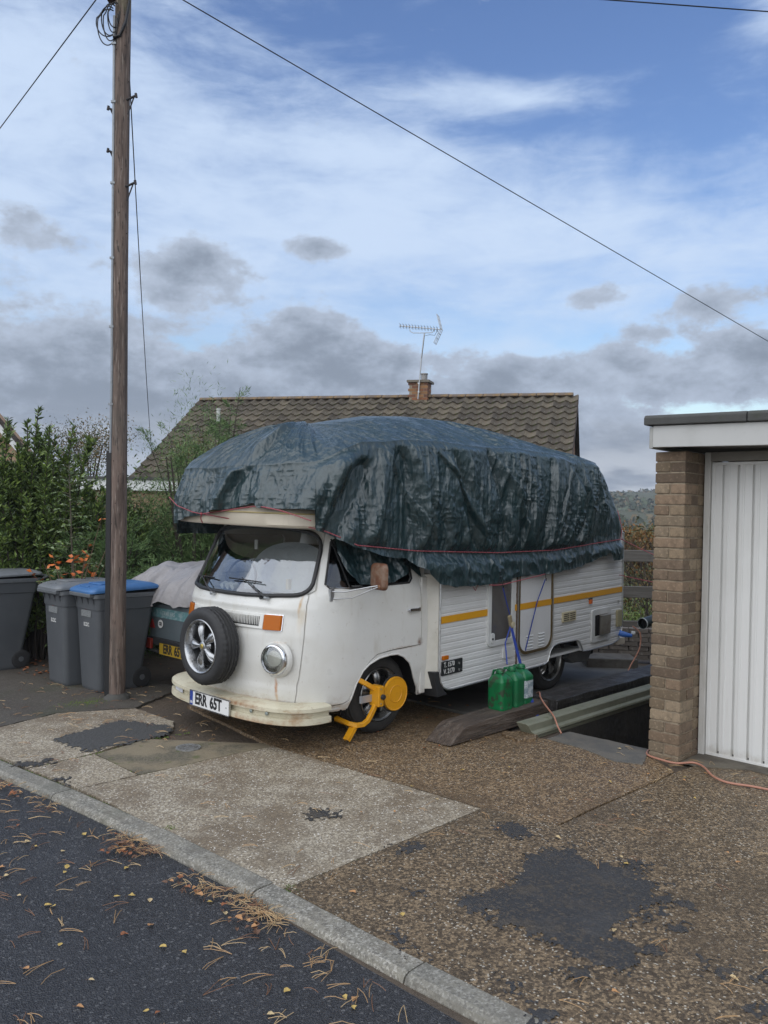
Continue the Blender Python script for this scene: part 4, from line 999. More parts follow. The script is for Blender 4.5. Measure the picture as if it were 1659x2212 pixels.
# flare panel between cab and coach body, mudflap
fl = MB().hexa([(.405, -.088, .30), (.49, -.164, .30), (.49, .0, .30), (.405, .0, .30), (.405, -.080, 1.22), (.49, -.164, 1.22), (.49, .0, 1.22), (.405, .0, 1.22)])
fl.build('flare_panel', M('dirty_white_flare', (.56, .54, .48), .45, layers=[('noise', 4, .42, .68, (.44, .42, .35), .7), ('noise', 40, .62, .72, (.28, .24, .17), .5)]), van, bevel=.006)
MB().box(.352, .412, -.094, -.07, .27, 1.20).build('door_pillar', PAINT, van, bevel=.008)
MB().prism([(.425, .44), (.505, .44), (.51, .35), (.56, .275), (.60, .245), (.47, .235)], -.178, -.02, 'y').build('mudflap', BLACK, van, bevel=.006)
# side window with moulded frame
def ring(name, x0, x1, z0, z1, r, wd, depth, m, y=CY0, bev=.004, open_top=False):
    o = rrect(x0, x1, z0, z1, r, 6); i_ = rrect(x0 + wd, x1 - wd, z0 + wd, z1 - wd, max(.004, r - wd * .6), 6); n = len(o); mb = MB()
    vs = [(a, y - depth, b) for a, b in o] + [(a, y - depth, b) for a, b in i_] + [(a, y + .01, b) for a, b in o] + [(a, y - .004, b) for a, b in i_]
    mb.add(vs, [(q, (q + 1) % n, n + (q + 1) % n, n + q) for q in range(n)] + [(q, (q + 1) % n, 2 * n + (q + 1) % n, 2 * n + q) for q in range(n)] + [(n + q, n + (q + 1) % n, 3 * n + (q + 1) % n, 3 * n + q) for q in range(n)])
    o = mb.build(name, m, van, bevel=bev); shear(o); return o
WFR = M('grey_white_plastic', (.55, .56, .55), .45, layers=[('noise', 6, .4, .7, (.45, .45, .43), .6), ('noise', 40, .62, .75, (.25, .23, .2), .4)])
fr_ = ring('caravan_window', 1.115, 1.503, .548, 1.30, .045, .046, .018, WFR)
o = MB().box(1.155, 1.465, CY0 - .0075, CY0 - .005, .59, 1.28).build('blind', M('grey_window_blind', (.16, .152, .148), .6, layers=[('noise', 3, .4, .7, (.135, .128, .125), .7)], bump=[('noise', (2, 2, 60), .1, .001)]), fr_); shear(o)
o = MB().box(1.155, 1.465, CY0 - .0105, CY0 - .0095, .59, 1.28).build('pane', glass_mat('acrylic_pane', (.92, .92, .92), .25, .2, .0), fr_); shear(o)
o = MB().prism(rrect(1.150, 1.205, .575, .665, .022), CY0 - .024, CY0 - .008, 'y').build('window_catch', WFR, fr_, bevel=.004); shear(o)
o = MB().lathe([(.010, 0), (.010, .004), (.002, .005)], 12, Matrix.Translation((1.172, CY0 - .024, .615)) @ RX).build('catch_knob', DARK, fr_); shear(o)
# entrance door
BRZ = M('bronze_door_trim', (.20, .145, .07), .4, .7, layers=[('noise', 12, .45, .7, (.10, .075, .045), .6)])
dpoly = lambda g: rrect(1.556 + g, 2.128 - g, .402 + g, 1.42, [.13 - g * .6, .13 - g * .6, .01, .01], 9)
dd = MB().prism(dpoly(.030), CY0 - .013, CY0 + .01, 'y').build('entrance_door', M('white_door_skin', (.62, .625, .625), .36, layers=[('noise', 2, .42, .7, (.55, .55, .535), .7), ('noise', 50, .68, .75, (.25, .23, .2), .5), ('noise', (6, 6, 2), .6, .8, (.42, .40, .36), .4)]), van, bevel=.004); shear(dd)
def outl(g0, g1, depth, m, name):
    o, i_ = dpoly(g0), dpoly(g1); n = len(o)
    vs = [(a, CY0 - depth, b) for a, b in o] + [(a, CY0 - depth, b) for a, b in i_] + [(a, CY0 + .005, b) for a, b in o] + [(a, CY0 + .0, b) for a, b in i_]
    q_ = MB().add(vs, [(q, (q + 1) % n, n + (q + 1) % n, n + q) for q in range(n)] + [(q, (q + 1) % n, 2 * n + (q + 1) % n, 2 * n + q) for q in range(n)] + [(n + q, n + (q + 1) % n, 3 * n + (q + 1) % n, 3 * n + q) for q in range(n)]).build(name, m, dd, bevel=.002)
    shear(q_)
outl(.006, .034, .016, BRZ, 'door_seal'); outl(-.004, .007, .020, TRIM, 'door_frame')
o = MB().box(1.545, 1.556, CY0 - .012, CY0, .27, 1.42).build('wall_joint', M('rusty_joint', (.10, .07, .05), .7), van); shear(o)
o = MB().box(1.586, 2.098, CY0 - .0165, CY0 - .0125, .822, .878).build('door_stripe', STRIPE, dd); shear(o)
for x0, x1 in ((1.689, 1.800), (1.885, 1.985)):
    for k in range(5):
        z = .452 + k * .028
        o = MB().prism([(CY0 - .0125, z), (CY0 - .022, z + .004), (CY0 - .0125, z + .014)], x0, x1, 'x').build('louvre', WFR, dd); shear(o)
# small panel, grille, fridge vent, reflectors, sockets
o = MB().prism(rrect(1.343, 1.50, .418, .512, .010), CY0 - .012, CY0, 'y').build('hatch', CARW, van, bevel=.003); shear(o)
vg = MB().prism(rrect(2.306, 2.549, .626, .722, .008), CY0 - .016, CY0, 'y').build('vent_grille', M('ivory_plastic', (.50, .44, .29), .5), van, bevel=.003); shear(vg)
DK2 = M('vent_shadow', (.05, .045, .03), .8)
b = MB()
for k in range(4):
    for (x0, x1) in ((2.325, 2.418), (2.437, 2.530)): b.box(x0, x1, CY0 - .0175, CY0 - .012, .640 + k * .019, .649 + k * .019)
shear(b.build('vent_slots', DK2, vg))
fv = ring('flue_hatch', 2.858, 3.243, .352, .690, .035, .062, .016, WFR)
o = MB().box(2.915, 3.186, CY0 - .0085, CY0 - .004, .41, .632).build('flue_recess', DARK, fv); shear(o)
FLUE = M('stained_steel_flue', (.42, .39, .35), .4, .8, layers=[('noise', 6, .4, .65, (.25, .21, .17), .7)])
o = MB().hexa([(2.965, CY0 - .045, .425), (3.175, CY0 - .050, .425), (3.175, CY0, .425), (3.02, CY0, .425), (2.965, CY0 - .050, .625), (3.175, CY0 - .055, .625), (3.175, CY0, .625), (3.02, CY0, .625)]).build('flue_box', FLUE, fv, bevel=.003); shear(o)
o = MB().prism(rrect(2.812, 2.856, .757, .800, .006), CY0 - .020, CY0, 'y').build('side_marker', M('orange_marker', (.55, .12, .02), .3), van, bevel=.003); shear(o)
o = MB().box(2.802, 2.866, CY0 - .012, CY0, .800, .812).build('marker_cap', DK2, van); shear(o)
o = MB().prism(rrect(.520, .590, .527, .560, .006), CY0 - .022, CY0, 'y').build('side_marker', AMBER, van, bevel=.004); shear(o)
# weight plate
PLB = M('black_plate', (.018, .018, .02), .45, layers=[('noise', 40, .6, .7, (.25, .25, .24), .5)])
wp = MB().prism(rrect(.517, .776, .400, .512, .003), CY0 - .013, CY0, 'y').build('weight_plate', PLB, van); shear(wp)
PW = M('plate_lettering', (.62, .62, .6), .5); PWF = M('faded_lettering', (.22, .22, .21), .5)
def side_text(s, x, z, size, m, parent, xs_=.8, bold=.0006, y=CY0 - .0145, align='LEFT'):
    Mt = Matrix.Translation((x, y, z)) @ Matrix.Rotation(pi / 2, 4, 'X'); o = text_mesh(s, size, m, parent, Mt, xs=xs_, bold=bold, align=align); shear(o); return o
side_text('T. 1570', .535, .484, .055, PW, wp); side_text('kg', .722, .478, .026, PWF, wp); side_text('V. 2170', .535, .430, .055, PW, wp); side_text('kg', .722, .424, .026, PWF, wp)
side_text('27', 3.395, .72, .05, M('faded_marks', (.25, .24, .22), .6), van, .7, .0, CY0 - .0075)
# socket box and blue plug
o = MB().prism(rrect(3.374, 3.468, .46, .636, .008), CY0 - .024, CY0, 'y').build('socket_box', M('olive_plastic', (.30, .27, .16), .5), van, bevel=.003); shear(o)
BLU = M('blue_plug_plastic', (.03, .12, .42), .35)
o = MB().tube([(3.41, CY0 - .02, .50), (3.43, CY0 - .06, .485), (3.46, CY0 - .115, .478), (3.475, CY0 - .135, .474)], [.030, .032, .022, .018], 14).build('power_plug', BLU, van, smooth=50)
MB().box(3.470, 3.505, CY0 - .165, CY0 - .125, .49, .52).build('plug_tip', WFR, van, bevel=.006)
MB().prism(rrect(3.42, 3.60, .36, .435, .02), -.165, -.02, 'y').build('rear_bumper_corner', CREAM, van, bevel=.01)
MB().prism([(2.60, .30), (2.72, .235), (3.02, .225), (3.10, .34), (2.70, .37)], -.06, .38, 'y').build('gas_tank', M('dull_tank_grey', (.10, .10, .10), .5, layers=[('noise', 8, .45, .7, (.2, .19, .18), .5)]), van, bevel=.02)
# over-cab pod
lu = MB(); rows = [(.0, 1.585, -.16), (.0, 1.588, -.08), (.0, 1.595, -.012), (.0, 1.610, -.0), (.0, 1.690, .0), (.0, 1.695, -.006), (.0, 1.80, -.05), (.0, 1.86, -.12), (0., 1.90, -.3)]
vs = []; n = 48
def luton(z, o_):
    w = .925 + o_; r = []
    for k in range(4): r.append((.49 + (-.30 - .49) * k / 4, YC - w, z))
    for k in range(n + 1):
        a = -pi / 2 + pi * k / n; e = 2 / 3.4; s_ = (abs(sin(a)) ** e) * (1 if sin(a) > 0 else -1); c_ = abs(cos(a)) ** e
        r.append((-.30 + (-.70 - o_) * c_, YC + s_ * w, z + .018 * s_ ))
    for k in range(3, -1, -1): r.append((.49 + (-.30 - .49) * k / 4, YC + w, z))
    return r
R_ = [luton(z, o_) for _, z, o_ in rows]; m_ = len(R_[0]); vs = [p for r in R_ for p in r]
fs = [(i * m_ + q, i * m_ + q + 1, (i + 1) * m_ + q + 1, (i + 1) * m_ + q) for i in range(len(R_) - 1) for q in range(m_ - 1)]
lu.add(vs, fs)
pod = lu.build('over_cab_pod', CREAM, van, smooth=40)
# flared moulding from the windscreen head out to the pod
def ring_cab(z, o_):
    w = cab_w(z) + o_; xf = interp(z, ZS, XF) - o_; r = [(.42, YC - w, z)]
    for k in range(n + 1):
        a = -pi / 2 + pi * k / n; e = 2 / 2.7; s_ = (abs(sin(a)) ** e) * (1 if sin(a) > 0 else -1); c_ = abs(cos(a)) ** e
        r.append((-.30 + (xf + .30) * c_, YC + s_ * w, z))
    return r + [(.42, YC + w, z)]
def ring_l(z, o_):
    r = luton(z, o_); return [r[0]] + r[4:4 + n + 1] + [r[-1]]
A_ = ring_cab(1.597, .004); B_ = ring_l(1.602, -.19); C_ = ring_l(1.596, -.10); m_ = len(A_)
vs = A_ + B_ + C_
MB().add(vs, [(r * m_ + q, r * m_ + q + 1, (r + 1) * m_ + q + 1, (r + 1) * m_ + q) for r in range(2) for q in range(m_ - 1)]).build('flared_moulding', CREAM, van, smooth=60)
tp = luton(1.693, .004)[4:-4]
MB().tube(tp, .006, 6).build('pod_trim_strip', M('gold_trim_strip', (.42, .34, .16), .5), pod, smooth=60)
# ================================================================ TARPAULIN
def ridged(x, y, seed): return 1 - np.abs(2 * vnoise(x, y, seed) - 1) * 1.6
def sstep(t): t = np.clip(t, 0, 1); return t * t * (3 - 2 * t)
NU, NVR, NVS = 1150, 90, 210
# plan loop: dense polyline from the rear centre along the far side, round the nose, back along the near side
pl = []
for t in np.linspace(0, 1, 40): pl.append((3.545 - .0 * t, .765 + t * .68))
for t in np.linspace(0, pi / 2, 30): pl.append((3.245 + .30 * cos(t), 1.445 + .29 * sin(t)))
for t in np.linspace(0, 1, 200): pl.append((3.2 - 3.5 * t, 1.735))
for a in np.linspace(pi / 2, -pi / 2, 400):
    e = 2 / 3.3; s_ = (abs(sin(a)) ** e) * (1 if sin(a) > 0 else -1); c_ = abs(cos(a)) ** e
    pl.append((-.30 - .735 * c_, .765 + s_ * .965))
for t in np.linspace(0, 1, 200)[1:]: pl.append((-.30 + 3.52 * t, -.200))
for t in np.linspace(0, pi / 2, 30)[1:]: pl.append((3.225 + .30 * sin(t), .10 - .30 * cos(t)))
for t in np.linspace(0, 1, 40)[1:]: pl.append((3.525 + .02 * t, .10 + t * .665))
pl = np.array(pl)
seg = np.r_[0, np.cumsum(np.hypot(*np.diff(pl, axis=0).T))]
keep_ = np.r_[True, np.diff(seg) > 1e-6]; pl, seg = pl[keep_], seg[keep_]
Ltot = seg[-1]
# finer stations on the parts in view (nose and near side)
k0 = np.argmin(np.hypot(pl[:, 0] + .60, pl[:, 1] + .19) + 10 * (pl[:, 1] > .3)); Lref = seg[k0]
lf = Lref - 2.6
Ls = np.r_[np.linspace(0, lf, 150, endpoint=False), np.linspace(lf, Ltot, NU - 150)]
Px = np.interp(Ls, seg, pl[:, 0]); Py = np.interp(Ls, seg, pl[:, 1])
dx, dy = np.gradient(Px, Ls), np.gradient(Py, Ls); nn = np.hypot(dx, dy); Nx, Ny = dy / nn, -dx / nn
if (Nx[600] * (Px[600] - 1) + Ny[600] * (Py[600] - .765)) < 0: Nx, Ny = -Nx, -Ny
A = Ls - Lref          # arclength measured from the near front corner, + to the rear
near = (Py < .1) & (Px > -.75)
# edge and hem heights
xe = [-.9, -.65, -.45, 0, .47, 1.5, 2.5, 2.88, 3.1, 3.3, 3.55]; ze_n = [2.02, 2.13, 2.215, 2.25, 2.28, 2.305, 2.29, 2.265, 2.15, 1.98, 1.80]
ze = np.interp(Px, xe, ze_n)
front = sstep((-.62 - Px) / .3)
ze = ze * (1 - front) + 2.03 * front
ze += .012 * (vnoise(A * 3, A * 0, 3) - .5) * 2
hx = [-.90, -.86, -.79, -.68, -.52, -.3, -.1, .05, .143, .233, .363, .5, .741, 1.0, 1.21, 1.459, 1.7, 1.979, 2.2, 2.468, 2.7, 2.911, 3.098, 3.15, 3.3, 3.38, 3.45]
hz_ = [1.71, 1.69, 1.565, 1.523, 1.455, 1.395, 1.365, 1.355, 1.30, 1.27, 1.155, 1.128, 1.119, 1.124, 1.130, 1.160, 1.178, 1.178, 1.20, 1.222, 1.262, 1.315, 1.355, 1.275, 1.285, 1.36, 1.45]
fy_ = [-.20, -.15, -.03, .24, .262, .30, .45, .67, .885, 1.18, 1.37, 1.6, 1.73]; fz_ = [1.69, 1.705, 1.712, 1.715, 1.735, 1.752, 1.728, 1.700, 1.664, 1.637, 1.592, 1.588, 1.56]
hem_near = np.interp(Px, hx, hz_) + .006 * (vnoise(A * 14, A * 0, 8) - .5) * 2
hem_front = np.interp(Py, fy_, fz_)
hem = np.where(Px > -.80, np.where(Py < .7, hem_near, 1.50), hem_front)
hem = np.where((Px > 3.45), 1.45 + .02 * np.sin(Py * 9), hem)
# smooth hand-over between the corner and the front
# ---- roof rows
s = np.linspace(.02, 1, NVR)[:, None]
Cx = np.clip(Px, -.15, 2.75)[None, :]; cxz = [-.7, -.27, .03, .47, 1.0, 1.6, 2.13, 2.75]; czz = [2.28, 2.40, 2.47, 2.56, 2.615, 2.635, 2.57, 2.49]
Cz = np.interp(Cx, cxz, czz)
Xr = Cx + (Px - Cx) * s; Yr = .765 + (Py - .765) * s
fr2 = front[None, :]
fall = np.where(True, s ** 1.7, 0)
prof_side = s ** 1.45; prof_front = s ** 2.3
pr_ = prof_side * (1 - fr2) + prof_front * fr2
Zr = Cz + (ze[None, :] - Cz) * pr_
# slack between the ribs of the load: shallow dips, tension creases running away from the ridge
ang = A[None, :] * 1.0
cre = ridged(ang * 6.5 + 1.0 * vnoise(ang * 1.5, s * 2, 5), s * .9 + ang * .3, 11)
cre2 = ridged(ang * 21 + 1.6 * vnoise(ang * 3, s * 3, 15), s * 1.6 + ang * .5, 12)
fine = ridged(ang * 46 + 2 * vnoise(Xr * 5, Yr * 5, 21), s * 5, 13)
Zr = Zr + .070 * np.exp(-((A[None, :] + .86 - .5 * (1 - s)) / np.where(A[None, :] + .86 - .5 * (1 - s) > 0, .035, .12)) ** 2) * sstep((s - .30) / .4) * sstep((1.01 - s) / .12)
Zr = Zr + (.024 * cre + .012 * cre2 + .005 * fine - .02) * sstep(s * 3) * sstep((1.02 - s) * 8)
# ---- side rows
t = np.linspace(0, 1, NVS)[:, None] ** 1.0
Zs = ze[None, :] + (hem - ze)[None, :] * t
zdrop = (ze[None, :] - Zs)
Ag = A[None, :] + 0 * t
rope_z = np.interp(Px, [-.8, -.5, .14, 1.2, 2.1, 3.3], [1.575, 1.464, 1.415, 1.385, 1.397, 1.494])[None, :]
w1 = .35 * (vnoise(Ag * 1.7, Zs * 2.2, 31) - .5)
pleat = (vnoise(Ag * 4.6 + w1 * 4, Zs * .9, 32) - .5) * 2
pleat2 = (ridged(Ag * 10 + w1 * 6, Zs * .8 + Ag * .3, 33) - .4)
pleat3 = ridged(Ag * 24 + w1 * 12, Zs * 1.6 + Ag * .4, 43)
cr1 = ridged(Ag * 17 + 3 * vnoise(Ag * 4, Zs * 4, 34), Zs * 11 + Ag * 2, 35)
cr2 = ridged(Ag * 38 + 4 * vnoise(Ag * 8, Zs * 8, 36), Zs * 30, 37)
cr3 = (vnoise(Ag * 24 + 3 * vnoise(Ag * 9, Zs * 9, 38), Zs * 16, 39) - .5)
grow = sstep(zdrop / .35)
flat_ = .35 + .65 * sstep((vnoise(Ag * 2.3, Zs * 2.5, 47) - .35) / .3); flat_ = np.maximum(flat_, 1.25 * front[None, :])
D = (.034 * pleat + .024 * pleat2) * (.25 + .75 * grow) + (.010 * pleat3 + .0080 * cr1 * flat_ + .0046 * cr2 * flat_ + .010 * cr3 * flat_) * sstep(zdrop / .06)
D = D * (1 - .30 * front[None, :])
# fans of folds drawn to the two hooks
for (ah, zh, k_, wd, amp) in ((1.81, 1.10, 11., .62, .026), (2.48, 1.15, 10., .50, .022)):
    dz = np.maximum(Zs - zh, 0) + .10
    th = (Ag - ah) / dz
    D = D + amp * (np.abs(np.sin(th * k_ * .5 + 1.1 * vnoise(th * 1.5, Zs * 1.2, 41)))) * np.exp(-(th / 1.05) ** 2) * sstep((Zs - zh) / .25) * 1.5
    D = D - .03 * np.exp(-((Ag - ah) / .06) ** 2) * np.exp(-((Zs - zh) / .10) ** 2)
# named folds: (A at top, A at bottom, half width, depth, z top, z bottom, one-sided)
def fold(a0, a1, w, d, z0, z1, curve=0., onesided=0):
    global D
    q = np.clip((z0 - Zs) / (z0 - z1), 0, 1); ac = a0 + (a1 - a0) * q + curve * np.sin(pi * q)
    r = (Ag - ac) / w
    g = np.exp(-r * r)
    if onesided > 0: g = np.where(r > 0, np.exp(-(r * 3.6) ** 2), np.exp(-(r * .8) ** 2))
    if onesided < 0: g = np.where(r < 0, np.exp(-(r * 3.6) ** 2), np.exp(-(r * .8) ** 2))
    D = D + d * g * sstep((z0 + .04 - Zs) / .16)
fold(.02, -.34, .13, .125, 2.14, 1.52, -.04, 0)        # loose corner flap
fold(-.06, -.20, .05, .045, 2.10, 1.50, 0, -1)
fold(.16, -.12, .075, -.115, 2.08, 1.50, .02)           # hollow behind it
fold(.36, .20, .07, .055, 2.16, 1.42, .02)
fold(.55, .66, .055, -.060, 2.20, 1.45, .03)            # dark crease
fold(.68, .80, .05, .045, 2.22, 1.45, .03)
fold(1.02, 1.40, .05, .038, 2.26, 1.25, .02, 1)
fold(1.14, 1.52, .035, -.030, 2.26, 1.25, .02)
fold(1.30, 1.62, .04, .032, 2.26, 1.22, .0, 1)
fold(2.02, 2.02, .030, -.035, 2.28, 1.35, .0)
fold(.95, 1.72, .05, .040, 2.20, 1.25, .05, -1); fold(1.62, 1.90, .04, -.035, 2.26, 1.4, .03); fold(1.72, 2.40, .045, .032, 2.22, 1.25, .04, 1)
fold(2.95, 2.60, .05, .035, 2.24, 1.35, -.04, -1); fold(3.05, 3.25, .04, -.03, 2.2, 1.45, .03); fold(.30, .95, .04, .032, 2.24, 1.35, .06, 1)
fold(2.55, 2.50, .035, -.040, 2.27, 1.35, .0)
fold(2.60, 2.55, .03, .022, 2.27, 1.35, .0)
fold(3.36, 3.20, .07, .030, 2.25, 1.45, .0)
fold(3.80, 3.70, .06, -.03, 2.1, 1.4)
fold(-.86, -1.08, .085, .080, 2.09, 1.70, -.02, 1)       # overlap on the nose
fold(-.78, -.98, .035, -.020, 2.09, 1.70, -.02)
fold(-.70, -.62, .05, .020, 2.05, 1.70)
fold(-1.5, -1.55, .08, .018, 2.05, 1.6); fold(-1.28, -1.30, .05, -.02, 2.03, 1.65)
D = D * (1 - .72 * sstep((rope_z + .02 - Zs) / .08) * (Px[None, :] > -.6) * near[None, :])
D = D + (.050 * (vnoise(Ag * 3.1, Zs * 3, 71) - .35) + .012 * (ridged(Ag * 6 + Zs * 5, Zs * 8 - Ag * 3, 72) - .4) + .006 * cr1) * sstep((rope_z - Zs) / .1) * near[None, :]
# pinch at the rope, skirt flaring below, hem curled
nearw = (near[None, :] & (Px[None, :] > -.62)).astype(float)
pin = np.exp(-((Zs - rope_z) / .045) ** 2) * nearw
D = D * (1 - .72 * pin) + .0
D = D + nearw * .028 * sstep((rope_z - Zs) / .10) + nearw * .045 * np.exp(-((Ag - 1.25) / .45) ** 2) * sstep((rope_z - .02 - Zs) / .16)
D = D + .040 * np.sin(np.pi * np.clip(zdrop / .95, 0, 1)) * nearw
D = np.maximum(D, -.018 + 0 * D)
taper = sstep(zdrop / .05)
# rear near corner leans in
rear_in = np.interp(Px, [2.9, 3.2, 3.5, 3.6], [0, .0, .0, 0])[None, :]
Xs = Px[None, :] + Nx[None, :] * D * taper; Ys = Py[None, :] + Ny[None, :] * D * taper
# rounding of the rear top: pull the upper rows inwards where the edge is low
low = np.interp(Px, [2.7, 3.5], [0, .10])[None, :] * (1 - sstep(zdrop / .40))
Xs = Xs - Nx[None, :] * low * (1 + 0 * t); Ys = Ys - Ny[None, :] * low
lowf = .07 * fr2 * (1 - sstep(zdrop / .30)); Xs = Xs - Nx[None, :] * lowf; Ys = Ys - Ny[None, :] * lowf
sh_e = np.interp(Px, [2.7, 3.5], [0, .10]) + .07 * front
Xr = Xr - Nx[None, :] * sh_e[None, :] * s; Yr = Yr - Ny[None, :] * sh_e[None, :] * s
X = np.vstack([Xr, Xs[1:]]); Y = np.vstack([Yr, Ys[1:]]); Z = np.vstack([Zr, Zs[1:]])
NR = X.shape[0]
Vv = np.stack([X, Y, Z], -1).reshape(-1, 3)
ii, jj = np.meshgrid(np.arange(NR - 1), np.arange(NU - 1), indexing='ij')
q = ii * NU + jj
Fq = np.stack([q, q + 1, q + NU + 1, q + NU], -1).reshape(-1, 4)
# ridge cap
cap_v = []; cap_f = []
TARP = M('green_polythene_tarpaulin', (.010, .030, .035), .35, spec=.75,
    layers=[('noise', 3, .4, .7, (.016, .041, .045), .6), ('noise', 45, .72, .8, (.12, .14, .14), .3)],
    bump=[('noise', (30, 30, 11), .50, .012, 7.), ('vor', (13, 13, 5), .55, .030), ('vor', (36, 36, 15), .50, .012), ('noise', 95, .20, .004)], rvar=("noise", 9, .3, .7, .31, .44))
_b = TARP.node_tree.nodes['Principled BSDF']; _b.inputs['Coat Weight'].default_value = .22; _b.inputs['Coat Roughness'].default_value = .22; _b.inputs['Coat IOR'].default_value = 1.6
me = npmesh('tarpaulin', Vv, Fq, True)
tarp = link('tarpaulin', me, TARP, mw=VM)
tag(tarp, 'dark green crinkled tarpaulin draped over the roof of the camper van', 'tarpaulin')
top_ = MB().add([(x, .765, float(np.interp(x, cxz, czz)) + .004) for x in np.linspace(-.15, 2.75, 30)] + [(x, .80, float(np.interp(x, cxz, czz)) - .004) for x in np.linspace(-.15, 2.75, 30)] + [(x, .73, float(np.interp(x, cxz, czz)) - .004) for x in np.linspace(-.15, 2.75, 30)], [(i, i + 1, 31 + i, 30 + i) for i in range(29)] + [(i, i + 1, 61 + i, 60 + i) for i in range(29)])
top_.build('ridge_seam', TARP, tarp, smooth=60)
# inner flap hanging over the cab window
fu, fv_ = 90, 50; vs = []
for j in range(fv_):
    for i in range(fu):
        x = -.50 + .84 * i / (fu - 1); zb = float(np.interp(x, [-.50, -.45, -.355, -.2, .014, .143, .233, .34], [1.40, 1.24, 1.172, 1.165, 1.172, 1.232, 1.275, 1.20]))
        z = 1.56 + (zb - 1.56) * j / (fv_ - 1)
        y = near_y(x, z) - .030 - .020 * sin(x * 21 + z * 4) - .022 * noise.noise(Vector((x * 9, z * 7, 1))) - .012 * noise.noise(Vector((x * 26, z * 21, 2))) - .02 * smooth01((1.3 - z) / .1)
        vs.append((x, y, z))
MB().add(vs, [(j * fu + i, j * fu + i + 1, (j + 1) * fu + i + 1, (j + 1) * fu + i) for j in range(fv_ - 1) for i in range(fu - 1)]).build('inner_flap', TARP, tarp, smooth=60)
# ropes
ROPE = M('red_cord', (.26, .02, .035), .6, layers=[('noise', 160, .45, .6, (.45, .25, .26), .5)])
def loop_pt(x=None, y=None, z=1.5, off=.012):
    if x is not None:
        m = np.argmin(np.abs(Px - x) + 10 * (Py > .5)); 
    else: m = np.argmin(np.abs(Py - y) + 10 * (Px > -.5))
    # the tarp surface at that station and height
    col = Zs[:, m]; r = int(np.argmin(np.abs(col - z)))
    k = D[r, m] * float(taper[r, m])
    return Vector((Px[m] + Nx[m] * (max(k, 0) + off), Py[m] + Ny[m] * (max(k, 0) + off), z))
rp = [loop_pt(x=x, z=float(np.interp(x, [-.5, .14, 1.2, 2.1, 3.3], [1.464, 1.415, 1.385, 1.397, 1.494])), off=.010) for x in np.linspace(-.5, 3.36, 70)]
sm = []
for i in range(len(rp)):
    a, b = max(0, i - 3), min(len(rp), i + 4); w_ = sum((rp[k] for k in range(a, b)), Vector()) / (b - a)
    sm.append(Vector((rp[i].x, min(w_.y, rp[i].y), rp[i].z)))
rope = empty('red_rope', VM, 'long thin red cord stretched round the tarpaulin and across the windscreen top', 'rope')
MB().tube(sm, .0042, 6).build('cord', ROPE, rope, smooth=60)
fr = [(-1.06, .885, 1.668), (-.99, .60, 1.632), (-.93, .35, 1.610), (-.86, .12, 1.596), (-.80, -.05, 1.588), (-.72, -.14, 1.560), (-.6, -.20, 1.51), (-.5, -.235, 1.464)]
MB().tube(fr, .0042, 6).build('cord', ROPE, rope, smooth=60)
fr = [(-1.02, 1.44, 1.80), (-1.06, 1.25, 1.73), (-1.075, 1.0, 1.68), (-1.068, .885, 1.666), (-1.05, .80, 1.678), (-1.04, .62, 1.695), (-1.03, .45, 1.712), (-1.02, .30, 1.726), (-1.02, .18, 1.722)]
MB().tube(fr, .0042, 6).build('cord', ROPE, rope, smooth=60)
MB().tube([(-1.02, .18, 1.722), (-1.0, .02, 1.70), (-.95, -.10, 1.665), (-.88, -.17, 1.632)], .0042, 6).build('cord', ROPE, rope, smooth=60)
MB().tube([(-1.07, .885, 1.668), (-1.066, .90, 1.63), (-1.05, .90, 1.60)], .0042, 6).ball((-1.072, .885, 1.667), .011, 8).build('knot', ROPE, rope, smooth=60)
hk = [(1.02, -.262, 1.118), (1.10, -.27, 1.112), (1.21, -.262, 1.113), (1.40, -.27, 1.135), (1.60, -.27, 1.155), (1.78, -.268, 1.172), (1.88, -.25, 1.18)]
MB().tube(hk, .0042, 6).build('cord', ROPE, rope, smooth=60)
MB().tube([(.86, CY0 - .02, 1.135), (.91, CY0 - .03, 1.07), (.96, CY0 - .02, 1.125)], .003, 5).build('cord', ROPE, rope)
tail = empty('red_rope', VM, 'red cord tied at the rear of the van and running taut to the garage pier', 'rope')
MB().tube([(3.36, -.225, 1.494), (3.42, -.20, 1.62), (3.47, -.12, 1.80)], .0042, 6).build('cord', ROPE, tail, smooth=60)
a, b = Vector((3.36, -.225, 1.494)), Vector((2.4, -1.95, 1.10))
MB().tube([a + (b - a) * k / 8 + Vector((0, 0, -.03 * sin(pi * k / 8))) for k in range(9)], .0042, 6).build('cord', ROPE, tail, smooth=60)
a, b = Vector((3.50, -.05, 1.12)), Vector((2.5, -1.95, 1.05))
MB().tube([a + (b - a) * k / 8 + Vector((0, 0, -.02 * sin(pi * k / 8))) for k in range(9)], .0042, 6).build('cord', ROPE, tail, smooth=60)
# strap, ratchet and cords
BS = M('blue_webbing', (.02, .045, .26), .6, bump=[('wave', (0, 0, 300), .3, .001, 0.)])
strap = empty('lashing_strap', VM, 'blue webbing strap with a ratchet pulling the tarpaulin down to the timber', 'strap')
def ribbon(pts, w, d=Vector((1, 0, .2)), th=.0018):
    d = d.normalized(); mb = MB(); vs = []
    for p in pts:
        p = Vector(p); vs += [p - d * w / 2 + Vector((0, -th, 0)), p + d * w / 2 + Vector((0, -th, 0)), p + d * w / 2, p - d * w / 2]
    n = len(pts)
    mb.add(vs, [(4 * k + q, 4 * k + (q + 1) % 4, 4 * k + 4 + (q + 1) % 4, 4 * k + 4 + q) for k in range(n - 1) for q in range(4)] + [(0, 1, 2, 3), (4 * n - 1, 4 * n - 2, 4 * n - 3, 4 * n - 4)])
    return mb
rt = Vector((1.345, -.245, .787))
